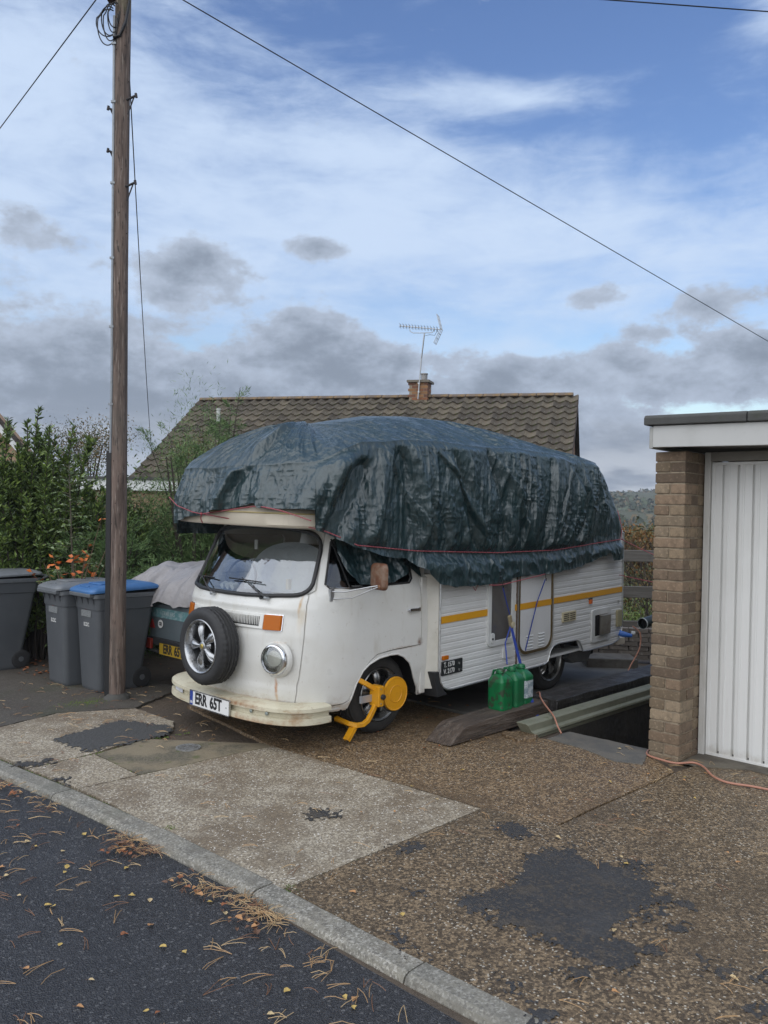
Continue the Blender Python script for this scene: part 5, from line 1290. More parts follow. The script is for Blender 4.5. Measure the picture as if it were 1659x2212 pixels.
ribbon([(1.21, -.262, 1.09), (1.26, -.26, .98), rt + Vector((0, 0, .05))], .012).build('upper_strap', BS, strap)
MB().tube([(1.205, -.262, 1.155), (1.20, -.266, 1.12), (1.215, -.266, 1.085), (1.228, -.262, 1.10)], .004, 6).build('hook', BLACK, strap, smooth=60)
ribbon([rt + Vector((.01, 0, -.02)), (1.335, -.33, .55), (1.29, -.46, .28), (1.23, -.635, .02)], .036).build('lower_strap', BS, strap)
Mr = Matrix.Translation(rt) @ Matrix.Rotation(radians(-18), 4, 'Y')
MB().box(-.020, .020, -.02, .005, -.065, .055, Mr).build('ratchet', M('tan_ratchet', (.33, .27, .16), .5, .3), strap, bevel=.008)
MB().lathe([(.024, -.014), (.026, 0), (.024, .014)], 18, Mr @ Matrix.Translation((.012, -.012, -.035)) @ RX).build('ratchet_spool', M('spool_ivory', (.45, .40, .28), .45), strap, smooth=40)
MB().tube([rt + Vector((-.006, -.01, -.05)), (1.18, -.32, .62), (1.10, -.40, .46)], .006, 6).build('cord', BS, strap, smooth=60)
c2 = empty('blue_cord', VM, 'thin blue cord slanting from the tarpaulin hem down over the caravan door', 'cord')
MB().tube([(1.878, -.255, 1.13), (1.80, -.225, .93), (1.669, -.20, .52), (1.663, -.20, .49)], .0052, 6).build('cord', BS, c2, smooth=60)
MB().tube([(1.88, -.255, 1.19), (1.872, -.262, 1.16), (1.885, -.262, 1.12), (1.895, -.258, 1.14)], .004, 6).build('hook', BLACK, c2, smooth=60)
# ================================================================ THINGS ON THE DRIVE
# wheel clamp
YEL = M('yellow_clamp_paint', (.66, .30, .010), .38, layers=[('noise', 12, .5, .7, (.52, .23, .015), .6), ('noise', 70, .62, .70, (.22, .12, .04), .6), ('noise', (8, 8, 3), .58, .74, (.42, .22, .05), .5)], bump=[('noise', 120, .15, .001)])
clamp = empty('wheel_clamp', VM, 'yellow wheel clamp with a round disc locked on the front wheel of the van', 'wheel clamp')
Md = Matrix.Translation((.008, -.145, .329)) @ RX
MB().lathe([(.001, .012), (.060, .012), (.062, .015), (.066, .015), (.068, .012), (.118, .010), (.122, .013), (.127, .012), (.129, .004), (.128, -.006)], 56, Md).build('disc', YEL, clamp, smooth=35)
MB().lathe([(.10, -.006), (.139, -.006), (.142, -.012), (.139, -.020), (.10, -.020)], 48, Md).build('rubber_ring', BLACK, clamp, smooth=40)
MB().lathe([(.030, -.02), (.030, -.09)], 20, Md).build('disc_stem', BLACK, clamp, smooth=40)
MB().box(-.205, -.150, -.185, -.085, .262, .415).build('lock_box', YEL, clamp, bevel=.006)
MB().box(-.150, -.02, -.120, -.090, .30, .38).build('cross_bar', YEL, clamp, bevel=.004)
MB().lathe([(.020, 0), (.020, .016), (.015, .022), (.001, .022)], 20, Matrix.Translation((-.168, -.186, .335)) @ RX).build('lock', BLACK, clamp, smooth=40)
for z in (.285, .392): MB().lathe([(.006, 0), (.005, .004), (.001, .005)], 10, Matrix.Translation((-.182, -.185, z)) @ RX).build('rivet', STEEL, clamp, smooth=40)
MB().box(-.320, -.200, -.112, -.094, .292, .345).build('slide_bar', M('galvanised_bar', (.45, .47, .50), .4, .6), clamp, bevel=.003)
def bar(pts, w, d, m, parent, name, up=Vector((0, 1, 0)), bev=.004):
    """square bar along a path; w across the path, d along 'up'"""
    mb = MB(); vs = []; pts = [Vector(p) for p in pts]
    for i, p in enumerate(pts):
        t = (pts[min(i + 1, len(pts) - 1)] - pts[max(i - 1, 0)]).normalized(); s_ = t.cross(up).normalized(); u_ = s_.cross(t).normalized()
        vs += [p - s_ * w / 2 - u_ * d / 2, p + s_ * w / 2 - u_ * d / 2, p + s_ * w / 2 + u_ * d / 2, p - s_ * w / 2 + u_ * d / 2]
    n = len(pts)
    mb.add(vs, [(4 * k + q, 4 * k + (q + 1) % 4, 4 * k + 4 + (q + 1) % 4, 4 * k + 4 + q) for k in range(n - 1) for q in range(4)] + [(0, 1, 2, 3), (4 * n - 1, 4 * n - 2, 4 * n - 3, 4 * n - 4)])
    return mb.build(name, m, parent, bevel=bev)
bar([(-.185, -.115, .385), (-.26, -.105, .430), (-.315, -.085, .462), (-.345, -.02, .478), (-.345, .12, .478)], .036, .030, YEL, clamp, 'upper_arm')
bar([(-.180, -.135, .285), (-.235, -.135, .205), (-.262, -.130, .165), (-.292, -.115, .140), (-.325, -.085, .132), (-.350, -.030, .135), (-.355, .12, .15)], .034, .030, YEL, clamp, 'lower_arm')
f = MB(); a, b = Vector((-.325, -.055, .138)), Vector((-.415, -.060, .038)); t = (b - a).normalized(); w = Vector((0, 1, 0)); nrm = t.cross(w).normalized()
for (o0, o1, h0, h1) in ((-.028, .028, -.003, .003), (-.028, -.023, .0, .022), (.023, .028, .0, .022)):
    pts = []
    for p in (a, b):
        pts += [p + w * o0 + nrm * h0, p + w * o1 + nrm * h0, p + w * o1 + nrm * h1, p + w * o0 + nrm * h1]
    f.add(pts, [(0, 1, 2, 3), (7, 6, 5, 4)] + [(q, (q + 1) % 4, 4 + (q + 1) % 4, 4 + q) for q in range(4)])
f.build('foot_channel', YEL, clamp)

# timbers and the steel-grey beam
WOOD = M('weathered_sleeper_wood', (.075, .054, .040), .72, layers=[('noise', (2.5, 22, 22), .46, .68, (.16, .13, .105), .7), ('noise', (3, 60, 60), .50, .62, (.035, .027, .022), .75), ('noise', 3, .5, .7, (.05, .04, .032), .7), ('noise', 30, .62, .74, (.26, .23, .20), .4)],
         bump=[('noise', (3, 60, 60), .8, .012), ('noise', (6, 22, 22), .7, .02), ('noise', 60, .4, .003)])
WOODB = M('creosoted_sleeper_wood', (.020, .018, .017), .5, layers=[('noise', (3, 20, 20), .45, .68, (.050, .047, .046), .8), ('noise', 8, .55, .7, (.075, .07, .068), .5)], bump=[('noise', (3, 50, 50), .7, .010), ('noise', 20, .6, .012)], rvar=('noise', 6, .35, .65, .3, .6))
def wobble(o, amp, fr=6.):
    me = o.data; bm = bmesh.new(); bm.from_mesh(me)
    bmesh.ops.subdivide_edges(bm, edges=[e for e in bm.edges if e.calc_length() > .3], cuts=14, use_grid_fill=True)
    bmesh.ops.subdivide_edges(bm, edges=[e for e in bm.edges if e.calc_length() > .08], cuts=2, use_grid_fill=True)
    for v in bm.verts:
        v.co += Vector([noise.noise(v.co * fr + Vector((k * 7.1, 0, 0))) * amp for k in range(3)])
    bm.to_mesh(me); bm.free(); return o
def thing1(o, label, cat, group=None): return tag(o, label, cat, group)
o = MB().prism([(.098, .006), (.150, .004), (1.30, .004), (1.49, .004), (1.492, .150), (.90, .138), (.30, .122), (.262, .108)], -.615, -.375, 'y').build('timber', WOOD, mw=VM, bevel=.010)
wobble(o, .006, 9.); thing1(o, 'weathered brown railway sleeper with a sloped end, under the green cans', 'timber')
o = MB().box(1.40, 4.3, -.705, -.42, .050, .166).build('timber', WOODB, mw=VM, bevel=.008)
wobble(o, .008, 5.); thing1(o, 'black tarred timber lying behind the weathered one, above the grey beam', 'timber')
BEAM = M('grey_green_beam', (.200, .205, .150), .6, layers=[('noise', 4, .4, .66, (.15, .155, .11), .7), ('noise', (2, 14, 14), .5, .7, (.25, .25, .20), .5), ('noise', 12, .6, .72, (.10, .11, .05), .6)], bump=[('noise', 25, .3, .003)])
bpoly = [(-.745, .104), (-.835, .104), (-.850, .092), (-.852, .042), (-.874, .028), (-.879, .010), (-.858, -.002), (-.856, -.085), (-.745, -.085)]
mb = MB(); n = len(bpoly); vs = [(.745 + (.104 - z) * .8, y, z) for y, z in bpoly] + [(4.5, y, z) for y, z in bpoly]
mb.add(vs, [tuple(range(n)), tuple(n + q for q in reversed(range(n)))] + [(q, (q + 1) % n, n + (q + 1) % n, n + q) for q in range(n)])
thing1(mb.build('beam', BEAM, mw=VM, bevel=.004), 'long grey-green ridged beam bridging the dark pit beside the drive', 'beam')
# broken slab edge below the beam end
o = MB().prism(ragged([(.66, -.66), (.60, -.86), (.72, -.93), (.82, -.90), (.86, -.74)], .02, .015, 44, 14), -.10, .022).build('rubble', AGG_BROWN, mw=VM, bevel=.006); tag(o, 'broken lump of brown concrete under the near end of the grey beam', 'rubble')

# green cans
GRN = M('green_can_plastic', (.008, .135, .048), .38, layers=[('noise', 6, .45, .7, (.02, .105, .042), .7), ('noise', (40, 40, 8), .60, .72, (.07, .12, .08), .5), ('noise', 26, .62, .72, (.06, .10, .06), .5)], bump=[('noise', 10, .12, .006)])
GRN_D = M('muddy_green_can_plastic', (.004, .150, .046), .38, layers=[('noise', 16, .50, .60, (.045, .035, .028), .9, 3.), ('noise', 6, .45, .7, (.004, .11, .035), .7)], bump=[('noise', 10, .12, .006)])
LAB = M('torn_paper_label', (.50, .54, .56), .6, layers=[('noise', 22, .46, .54, (.20, .26, .30), .8), ('noise', (60, 60, 180), .52, .6, (.10, .18, .22), .6)])
def can(x, y, rot, m, label, sx=.148, sy=.178, z0=.128, lab=False, hdl=True):
    e = empty('jerry_can', VM @ Matrix.Translation((x, y, z0)) @ Matrix.Rotation(radians(rot), 4, 'Z'), label, 'jerry can')
    H_ = .225; rows = [(.0, .94), (.006, .985), (.03, 1.0), (.042, .975), (.05, .99), (.215, .99), (.226, 1.0), (.236, .99), (.262, .80), (.283, .52), (.290, .42)]
    vs = []; nn_ = 0
    for z, k in rows:
        P_ = rrect(-sx / 2 * k, sx / 2 * k, -sy / 2 * k, sy / 2 * k, .03 * min(1, k * 1.05), 5); nn_ = len(P_)
        dy = -.0 * (1 - k); vs += [(a, b + dy, z) for a, b in P_]
    fs = [(i * nn_ + q, i * nn_ + (q + 1) % nn_, (i + 1) * nn_ + (q + 1) % nn_, (i + 1) * nn_ + q) for i in range(len(rows) - 1) for q in range(nn_)] + [tuple(reversed(range(nn_))), tuple((len(rows) - 1) * nn_ + q for q in range(nn_))]
    MB().add(vs, fs).build('can_body', m, e, smooth=38)
    MB().lathe([(.026, .285), (.026, .300), (.034, .302), (.035, .306), (.033, .322), (.029, .328), (.002, .329)], 24, Matrix.Translation((0, -.0, 0))).build('cap', m, e, smooth=35)
    MB().lathe([(.037, .299), (.039, .302), (.037, .305), (.03, .304)], 24).build('cap_collar', m, e, smooth=40)
    MB().tube([(.0, .035, .290), (.0, .045, .312), (.0, .070, .305), (.0, .083, .27), (.0, .086, .235)], [.010, .011, .011, .010, .010], 8).build('handle', m, e, smooth=60)
    if lab:
        o_ = rrect(-sx / 2 - .0008, sx / 2 + .0008, -sy / 2 - .0008, sy / 2 + .0008, .031, 5); n2 = len(o_)
        MB().add([(a, b, .062) for a, b in o_] + [(a, b, .205) for a, b in o_], [(q, (q + 1) % n2, n2 + (q + 1) % n2, n2 + q) for q in range(n2) if True]).build('label', LAB, e, smooth=50)
    return e
can(.905, -.475, -4, GRN_D, 'green plastic can nearest the camper front wheel, mud splashed on its shoulder', sy=.165)
can(1.072, -.470, 6, GRN, 'clean green plastic can in the middle of the three on the timber')
can(1.225, -.455, 3, GRN, 'green plastic can with a torn white paper label, beside the blue strap', lab=True, sx=.14)
# orange mains leads
LEAD = M('pink_orange_cable', (.40, .19, .13), .5, layers=[('noise', 30, .5, .7, (.28, .13, .09), .5)])
def cable(pts, r, m, name, label, cat='cable', sub=6, mw=VM):
    P = [Vector(p) for p in pts]; out = []
    for i in range(len(P) - 1):
        p0, p1, p2, p3 = P[max(i - 1, 0)], P[i], P[i + 1], P[min(i + 2, len(P) - 1)]
        for k in range(sub):
            t = k / sub; out.append(.5 * ((2 * p1) + (-p0 + p2) * t + (2 * p0 - 5 * p1 + 4 * p2 - p3) * t * t + (-p0 + 3 * p1 - 3 * p2 + p3) * t ** 3))
    out.append(P[-1])
    o = MB().tube(out, r, 8).build(name, m, mw=mw, smooth=60)
    if label: tag(o, label, cat)
    return o
cable([(1.30, -1.60, -.02), (1.12, -1.645, .004), (1.00, -1.70, .010), (.955, -1.80, .012), (.95, -1.93, .012), (1.04, -2.01, .016), (1.00, -2.10, .016), (.86, -2.22, .012), (.80, -2.34, .012), (.845, -2.50, .012), (.87, -2.8, .012), (.9, -3.4, .012)], .0075, LEAD, 'extension_cable', 'pinkish orange cable curling across the ground in front of the brick pier')
cable([(1.75, -.02, .02), (1.62, -.25, .05), (1.50, -.45, .178), (1.36, -.56, .180), (1.26, -.66, .16), (1.18, -.76, .135), (1.10, -.86, .11), (1.05, -.93, .05), (1.02, -.98, .014)], .007, LEAD, 'extension_cable', 'pinkish cable hanging over the timber and beam beside the green cans')
cable([(3.49, -.305, .575), (3.55, -.36, .50), (3.54, -.36, .34), (3.42, -.33, .18), (3.30, -.30, .035), (3.1, -.25, .012)], .007, LEAD, 'extension_cable', 'pinkish cable hanging from the blue plug at the rear of the van')
cable([(1.345, -1.905, 2.12), (1.335, -1.907, 1.4), (1.340, -1.905, .8), (1.335, -1.908, .35), (1.33, -1.91, .03)], .0065, M('maroon_cable', (.10, .04, .045), .5), 'door_cable', 'thin maroon cable running down the garage door frame')

# ================================================================ BINS
BINM = M('grey_bin_plastic', (.072, .078, .085), .42, layers=[('noise', 3, .42, .68, (.092, .098, .105), .6), ('noise', (5, 5, 2), .55, .8, (.12, .125, .13), .4), ('noise', 60, .68, .76, (.16, .16, .155), .4)], bump=[('noise', 200, .12, .001)])
BINL = M('worn_grey_lid', (.135, .145, .155), .42, layers=[('noise', 5, .42, .68, (.20, .21, .22), .6), ('noise', 25, .6, .72, (.28, .28, .27), .4)], bump=[('noise', 90, .2, .002)])
BINB = M('blue_lid_plastic', (.045, .135, .31), .38, layers=[('noise', 5, .42, .68, (.06, .18, .42), .6), ('noise', 30, .62, .72, (.25, .33, .45), .4)], bump=[('noise', 90, .2, .002)])
BINR = M('bin_rim_plastic', (.10, .108, .116), .42, layers=[('noise', 20, .5, .7, (.15, .155, .16), .5)])
def bin_(x, y, W, Dp, H, lidm, label, mark=True, fade=False):
    """front faces -x; W across (y), Dp along x; x,y is the front bottom centre"""
    e = empty('wheelie_bin', VM @ Matrix.Translation((x, y, 0)), label, 'wheelie bin', 'wheelie bins beside the pole')
    hb = H * .845; fx = -.055          # the front leans out towards the top
    bw, tw, bd = W * .80, W * .94, Dp * .70
    def sec(z):
        t = z / hb; w = bw + (tw - bw) * t; x0 = fx * t; x1 = bd + (Dp * .90 - bd) * t
        return rrect(x0, x1, -w / 2, w / 2, .05, 5)
    rows = [0, .02, .04, hb * .5, hb - .11, hb - .105, hb - .02, hb]
    vs = []; n = 0
    for z in rows:
        P_ = sec(max(z, .0)); n = len(P_); k = .96 if z == 0 else 1.0
        cx = sum(p[0] for p in P_) / n
        ext = .007 if z > hb - .107 else 0
        vs += [(cx + (a - cx) * k + (ext if a > cx else -ext), b * k + (ext if b > 0 else -ext), z) for a, b in P_]
    fs = [(i * n + q, i * n + (q + 1) % n, (i + 1) * n + (q + 1) % n, (i + 1) * n + q) for i in range(len(rows) - 1) for q in range(n)] + [tuple(reversed(range(n)))]
    MB().add(vs, fs).build('bin_body', BINM, e, smooth=35)
    x0, x1 = fx - .03, Dp * .90 + .03
    # rim with comb lip
    rm = MB().prism(rrect(x0, x1, -W / 2, W / 2, .045, 5), hb, hb + .045).build('rim', BINR, e, bevel=.008)
    lip = MB().box(x0 - .040, x0 + .01, -W / 2 + .03, W / 2 - .03, hb + .012, hb + .050).build('front_lip', BINR, rm, bevel=.01)
    rb = MB()
    for k in range(4):
        yy = -W * .36 + W * .24 * k
        rb.prism([(x0 + .028, hb), (x0 + .005, hb), (x0 + .028, hb - .07)], yy - .006, yy + .006, 'y')
    for k in range(4):
        xx = x0 + .12 + (x1 - x0 - .2) * k / 3
        for s_ in (-1, 1): rb.prism([(s_ * (W / 2 - .032), hb), (s_ * (W / 2 - .006), hb), (s_ * (W / 2 - .032), hb - .09)], xx - .005, xx + .005, 'x')
    tag(rb.build('ribs', BINM, rm), kind='stuff')
    # lid: domed, slopes to the front
    Lx0, Lx1 = x0 - .035, x1 + .015; rows_ = []
    for z, k in ((0, 1.0), (.016, 1.0), (.030, .97), (.046, .88), (.058, .78), (.062, .70)):
        P_ = rrect(Lx0, Lx1, -W / 2 - .004, W / 2 + .004, .055, 5); cx = (Lx0 + Lx1) / 2
        rows_ += [(cx + (a - cx) * k, b * k, hb + .050 + z + .030 * ((cx + (a - cx) * k - Lx0) / (Lx1 - Lx0)) ) for a, b in P_]
    n = len(P_)
    lid = MB().add(rows_, [(i * n + q, i * n + (q + 1) % n, (i + 1) * n + (q + 1) % n, (i + 1) * n + q) for i in range(5) for q in range(n)] + [tuple(5 * n + q for q in range(n)), tuple(reversed(range(n)))]).build('lid', lidm, e, smooth=30)
    MB().tube([(Lx0 + .055, -.09, hb + .082), (Lx0 + .050, -.085, hb + .105), (Lx0 + .050, .085, hb + .105), (Lx0 + .055, .09, hb + .082)], .010, 8).build('lid_grip', lidm, lid, smooth=50)
    MB().prism(rrect(Lx0 + .14, Lx0 + .36, -W * .26, W * .26, .03, 4), hb + .118, hb + .134).build('lid_panel', lidm, lid, bevel=.006)
    MB().tube([(x1 - .01, -W * .40, hb + .015), (x1 + .075, -W * .40, hb + .055), (x1 + .085, -W * .36, hb + .058), (x1 + .085, W * .36, hb + .058), (x1 + .075, W * .40, hb + .055), (x1 - .01, W * .40, hb + .015)], .016, 8).build('handle', lidm if lidm is BINB else BINR, e, smooth=50)
    for s_ in (-1, 1):
        Mw = Matrix.Translation((bd + .005, s_ * (bw / 2 + .012), .10)) @ (RX if s_ < 0 else Matrix.Rotation(-pi / 2, 4, 'X'))
        w_ = MB().lathe([(.06, 0), (.085, .0), (.098, -.006), (.10, -.02), (.098, -.036), (.085, -.042), (.06, -.042)], 30, Mw).build('wheel', BLACK, e, smooth=40)
        MB().lathe([(.001, .004), (.025, .004), (.028, -.004), (.062, -.010), (.062, -.03)], 24, Mw).build('hub', BINM, w_, smooth=40)
    MB().tube([(bd + .005, -bw / 2, .10), (bd + .005, bw / 2, .10)], .012, 8).build('axle', STEEL, e)
    MB().box(bd - .08, bd + .03, -bw / 2 + .03, bw / 2 - .03, .05, .17).build('axle_block', BINM, e, bevel=.01)
    if mark:
        def fm(z): return Matrix.Translation((fx * z / hb - .0035, 0, z)) @ Matrix(((0, -fx * 0, -1, 0), (-1, 0, 0, 0), (0, 1, 0, 0), (0, 0, 0, 1)))
        text_mesh('R.C.D.C.', .050, PW, e, fm(hb * .71) @ Matrix.Translation((0, 0, 0)), name='council_mark', xs=.62, bold=.001)
        MB().prism(rrect(-.10, .10, -.030, .030, .006, 2), 0, .0015, 'z', fm(hb * .83)).build('sticker', M('faded_sticker', (.19, .20, .20), .5, layers=[('noise', (200, 30, 200), .5, .6, (.10, .10, .11), .7)]), e)
        text_mesh('A', .045, M('red_mark', (.30, .03, .03), .5), e, fm(hb * .885), name='red_mark', xs=.6)
    return e
bin_(-.97, 2.875, .49, .60, 1.03, BINB, 'grey wheelie bin with a blue lid directly behind the wooden pole')
bin_(-1.075, 3.355, .49, .56, 1.03, BINL, 'slim grey wheelie bin left of the blue-lidded one, both bearing white letters')
bin_(-1.60, 4.58, .60, .80, 1.08, BINL, 'large dark grey wheelie bin at the left edge with its lid in shadow', mark=False)

# ================================================================ TELEGRAPH POLE AND WIRES
POLEM = M('weathered_pole_wood', (.165, .118, .095), .8, layers=[('noise', (26, 26, 2.2), .42, .60, (.075, .052, .042), .9), ('noise', (70, 70, 5), .55, .66, (.30, .25, .215), .7), ('noise', (45, 45, 7), .58, .66, (.022, .017, .014), .85), ('noise', 1.1, .5, .7, (.10, .085, .070), .6), ('spot', (0, 0, 6.25), (.2, .2, .35), (.09, .10, .03), .6, .5, 12., .7)],
          bump=[('noise', (55, 55, 2.2), .9, .008), ('noise', (18, 18, 1.5), .8, .02)])
pz = ground_z(-2.365, 7.10)
pole = empty('telegraph_pole', Matrix.Translation((-2.372, 7.105, pz)), 'tall weathered wooden telegraph pole standing between the bins and the van', 'pole')
vs = []; N_ = 28; hs = [-.2, 0, .3, .8, 1.6, 2.6, 3.8, 5.0, 6.1, 7.2, 8.2]
for h_ in hs:
    r = .0655 + .004 * (1 - h_ / 8) if h_ > .35 else .072
    for k in range(N_):
        a = 2 * pi * k / N_; rr = r * (1 + .02 * noise.noise(Vector((cos(a) * 2, sin(a) * 2, h_ * .4)))); vs.append((rr * cos(a) + .004 * sin(h_ * 1.1), rr * sin(a), h_))
MB().add(vs, [(i * N_ + k, i * N_ + (k + 1) % N_, (i + 1) * N_ + (k + 1) % N_, (i + 1) * N_ + k) for i in range(len(hs) - 1) for k in range(N_)] + [tuple((len(hs) - 1) * N_ + k for k in range(N_))]).build('shaft', POLEM, pole, smooth=60)
GUARD = M('black_cable_guard', (.014, .014, .015), .5); GAL = M('grey_conduit', (.26, .28, .30), .45, .4, layers=[('noise', 20, .5, .7, (.16, .16, .16), .5)])
MB().box(-.100, -.052, -.045, .012, -.05, 2.22).build('cable_guard', GUARD, pole, bevel=.006)
MB().tube([(-.063, -.038, 2.20), (-.052, -.050, 2.9), (-.056, -.046, 3.6), (-.058, -.044, 5.0), (-.060, -.042, 6.0)], .0125, 8).build('conduit', GAL, pole, smooth=60)
for z in (2.62, 3.3, 3.9, 4.55, 5.25, 5.75): MB().box(-.078, -.038, -.062, -.036, z, z + .018).build('clip', GAL, pole)
nail = MB()
random.seed(5)
for k in range(26):
    a = random.uniform(pi * 1.1, pi * 1.9); z = random.uniform(.3, 6.2)
    nail.lathe([(.005, 0), (.005, .010), (.001, .011)], 6, Matrix.Translation((.062 * cos(a), .062 * sin(a), z)) @ Vector((cos(a), sin(a), 0)).to_track_quat('Z', 'Y').to_matrix().to_4x4())
tag(nail.build('nails', M('rusty_nail', (.05, .03, .02), .8), pole), kind='stuff')
IRON = M('step_iron', (.045, .042, .045), .6, .4)
def step(z, s_, y_):
    o = MB().tube([(s_ * .02, y_, z - .028), (s_ * .065, y_, z - .018), (s_ * .135, y_ - .006, z + .012)], .0105, 8)
    o.tube([(s_ * .132, y_ - .006, z + .030), (s_ * .139, y_ - .006, z - .006)], .0115, 8)
    o.tube([(s_ * .115, y_, z + .0), (s_ * .085, y_ + .01, z - .07), (s_ * .058, y_ + .01, z - .145)], .0065, 6)
    o.build('step', IRON, pole, smooth=60)
step(5.365 - pz - .0, 1, -.035); step(4.615 - pz, 1, -.035); step(5.29 - pz, -1, .045); step(4.92 - pz, -1, .045)
CW = M('black_cable', (.012, .012, .016), .5)
for k, (rx, rz, cx_, cz_, yy) in enumerate(((.085, .16, -.115, 5.96, -.06), (.070, .13, -.10, 6.02, -.05), (.06, .15, -.085, 5.98, -.075), (.045, .12, -.06, 6.02, -.08), (.095, .11, -.12, 5.99, -.05), (.05, .10, -.055, 6.05, -.07))):
    pts = [(cx_ + rx * cos(t) + .05 * (sin(t) > .4) * .3, yy - .012 * sin(t), cz_ - pz + rz * sin(t)) for t in [pi * .35 + 2 * pi * q / 30 for q in range(27)]]
    MB().tube(pts, .0052, 6).build('cable_loop', CW, pole, smooth=60)
MB().tube([(-.06, -.07, 5.86 - pz), (.0, -.075, 5.87 - pz), (.045, -.062, 6.0 - pz), (.062, -.03, 6.18 - pz), (.064, -.02, 6.6 - pz)], .012, 8).build('cable_bundle', CW, pole, smooth=60)
MB().box(-.13, -.05, -.06, .02, 6.19 - pz, 6.34 - pz).build('terminal_box', M('rust_brown_box', (.05, .02, .02), .6), pole, bevel=.01)
MB().box(-.05, .05, -.085, -.055, 6.33 - pz, 6.42 - pz).build('bracket', IRON, pole, bevel=.005)
MB().lathe([(.125, -.02), (.11, .02), (.075, .05)], 22, Matrix.Identity(4)).build('pole_collar', M('ground_tar_collar', (.06, .058, .052), .8, bump=[('noise', 30, .8, .01)]), pole, smooth=50)
def at(px, py, Y):
    d = Fv + Rv * ((px - 829.5) / 1719) - Uv * ((py - 1106) / 1719); return Vector((0, 0, 2)) + d * (Y / d.y)
def wire(a, b, r, label, sag=0., n=24):
    pts = [a + (b - a) * k / n + Vector((0, 0, -sag * 4 * (k / n) * (1 - k / n))) for k in range(n + 1)]
    o = MB().tube(pts, r, 6).build('overhead_wire', CW, smooth=60); tag(o, label, 'overhead wire'); return o
ptop = at(262, -78, 7.10)
b_ = at(1659, 737, 13.5)
wire(ptop, ptop + (b_ - ptop) * 1.35, .0058, 'long black wire slanting down across the sky from the pole to the right edge')
a_ = at(248, -55, 7.10); b_ = at(0, 277, 9.5)
wire(a_, a_ + (b_ - a_) * 1.8, .0055, 'short black wire slanting from the pole top to the left edge of the sky')
a_ = at(1320, 0, 11.); b_ = at(1659, 25, 12.)
wire(a_ - (b_ - a_) * 2.0, a_ + (b_ - a_) * 4, .009, 'dark wire crossing the top right corner of the sky')
wire(at(272, 20, 7.12), at(328, 985, 19.3), .006, 'thin wire hanging from the pole down to the tiled house', sag=.25)
# ================================================================ GARAGE
BR = [M('buff_brick', c, .85, layers=[('rand', 0., .0, 1., tuple(k * .55 for k in c), .9), ('noise', 14, .42, .64, tuple(k * .5 for k in c), .75), ('noise', 60, .55, .7, tuple(min(1, k * 1.5) for k in c), .5), ('noise', 5, .58, .72, (.20, .13, .09), .3)],
      bump=[('noise', (90, 90, 30), .9, .006), ('noise', 30, .5, .006)]) for c in ((.250, .185, .118), (.290, .222, .148), (.190, .135, .090), (.245, .172, .112))]
MORT = M('pale_mortar', (.30, .245, .175), .9, layers=[('noise', 20, .4, .7, (.14, .11, .08), .7)], bump=[('noise', 60, .6, .004)])
GA = VM @ Matrix.Rotation(.010, 4, 'X')
garage = empty('garage', GA, 'flat-roofed brick garage with a white ribbed door and grey fascia at the right', 'garage')
GX, GY, CH = 1.02, -1.915, .0765       # front plane, corner, course height
pier = MB().box(GX + .008, GX + .40, GY + .008, GY + .212, -.10, 2.175).build('pier', MORT, garage)
brick_me = {}
def brick(x0, x1, y0, y1, z0, z1, parent):
    key = (round(x1 - x0, 3), round(y1 - y0, 3), random.randint(0, 3))
    if key not in brick_me:
        a, b, c = (x1 - x0) / 2, (y1 - y0) / 2, (z1 - z0) / 2
        mb = MB().box(-a, a, -b, b, -c, c); o = mb.build('brick', BR[key[2]]); me = o.data
        bm = bmesh.new(); bm.from_mesh(me); bmesh.ops.bevel(bm, geom=list(bm.edges), offset=.0035, segments=1, affect='EDGES')
        for v in bm.verts: v.co += Vector((random.uniform(-.001, .001), random.uniform(-.001, .001), random.uniform(-.001, .001)))
        bm.to_mesh(me); bm.free(); bpy.data.objects.remove(o); brick_me[key] = me
    o = bpy.data.objects.new('brick', brick_me[key]); COL.objects.link(o); o.parent = parent
    o.location = ((x0 + x1) / 2 + random.gauss(0, .0014), (y0 + y1) / 2 + random.gauss(0, .0014), (z0 + z1) / 2)
    o.rotation_euler = (random.gauss(0, .004), random.gauss(0, .004), random.gauss(0, .006))
    return o
random.seed(11)
ncr = 29
for r in range(-1, ncr):
    z0 = r * CH - .02; z1 = z0 + .066
    yL = GY + .222
    if r % 2 == 0:
        brick(GX, GX + .104, GY, GY + .222, z0, z1, garage)                                  # stretcher on the front, header on the reveal
        brick(GX + .112, GX + .222, GY, GY + .106, z0, z1, garage); brick(GX + .230, GX + .36, GY, GY + .106, z0, z1, garage)
    else:
        brick(GX, GX + .222, GY, GY + .106, z0, z1, garage); brick(GX, GX + .106, GY + .114, GY + .222, z0, z1, garage)
        brick(GX + .230, GX + .36, GY, GY + .106, z0, z1, garage)
# side wall going back from the pier, above the pit
MB().box(GX + .12, 5.6, GY + .118, GY + .222, -1.0, 2.17).build('side_wall', MORT, garage)
n_ = 0
for r in range(-8, ncr):
    z0 = r * CH - .02; x = GX + .114 + (0 if r % 2 else .115)
    while x < 3.0:
        if r >= 0: brick(x + .004, x + .222, GY + .17, GY + .229, z0, z0 + .066, garage); n_ += 1
        x += .230
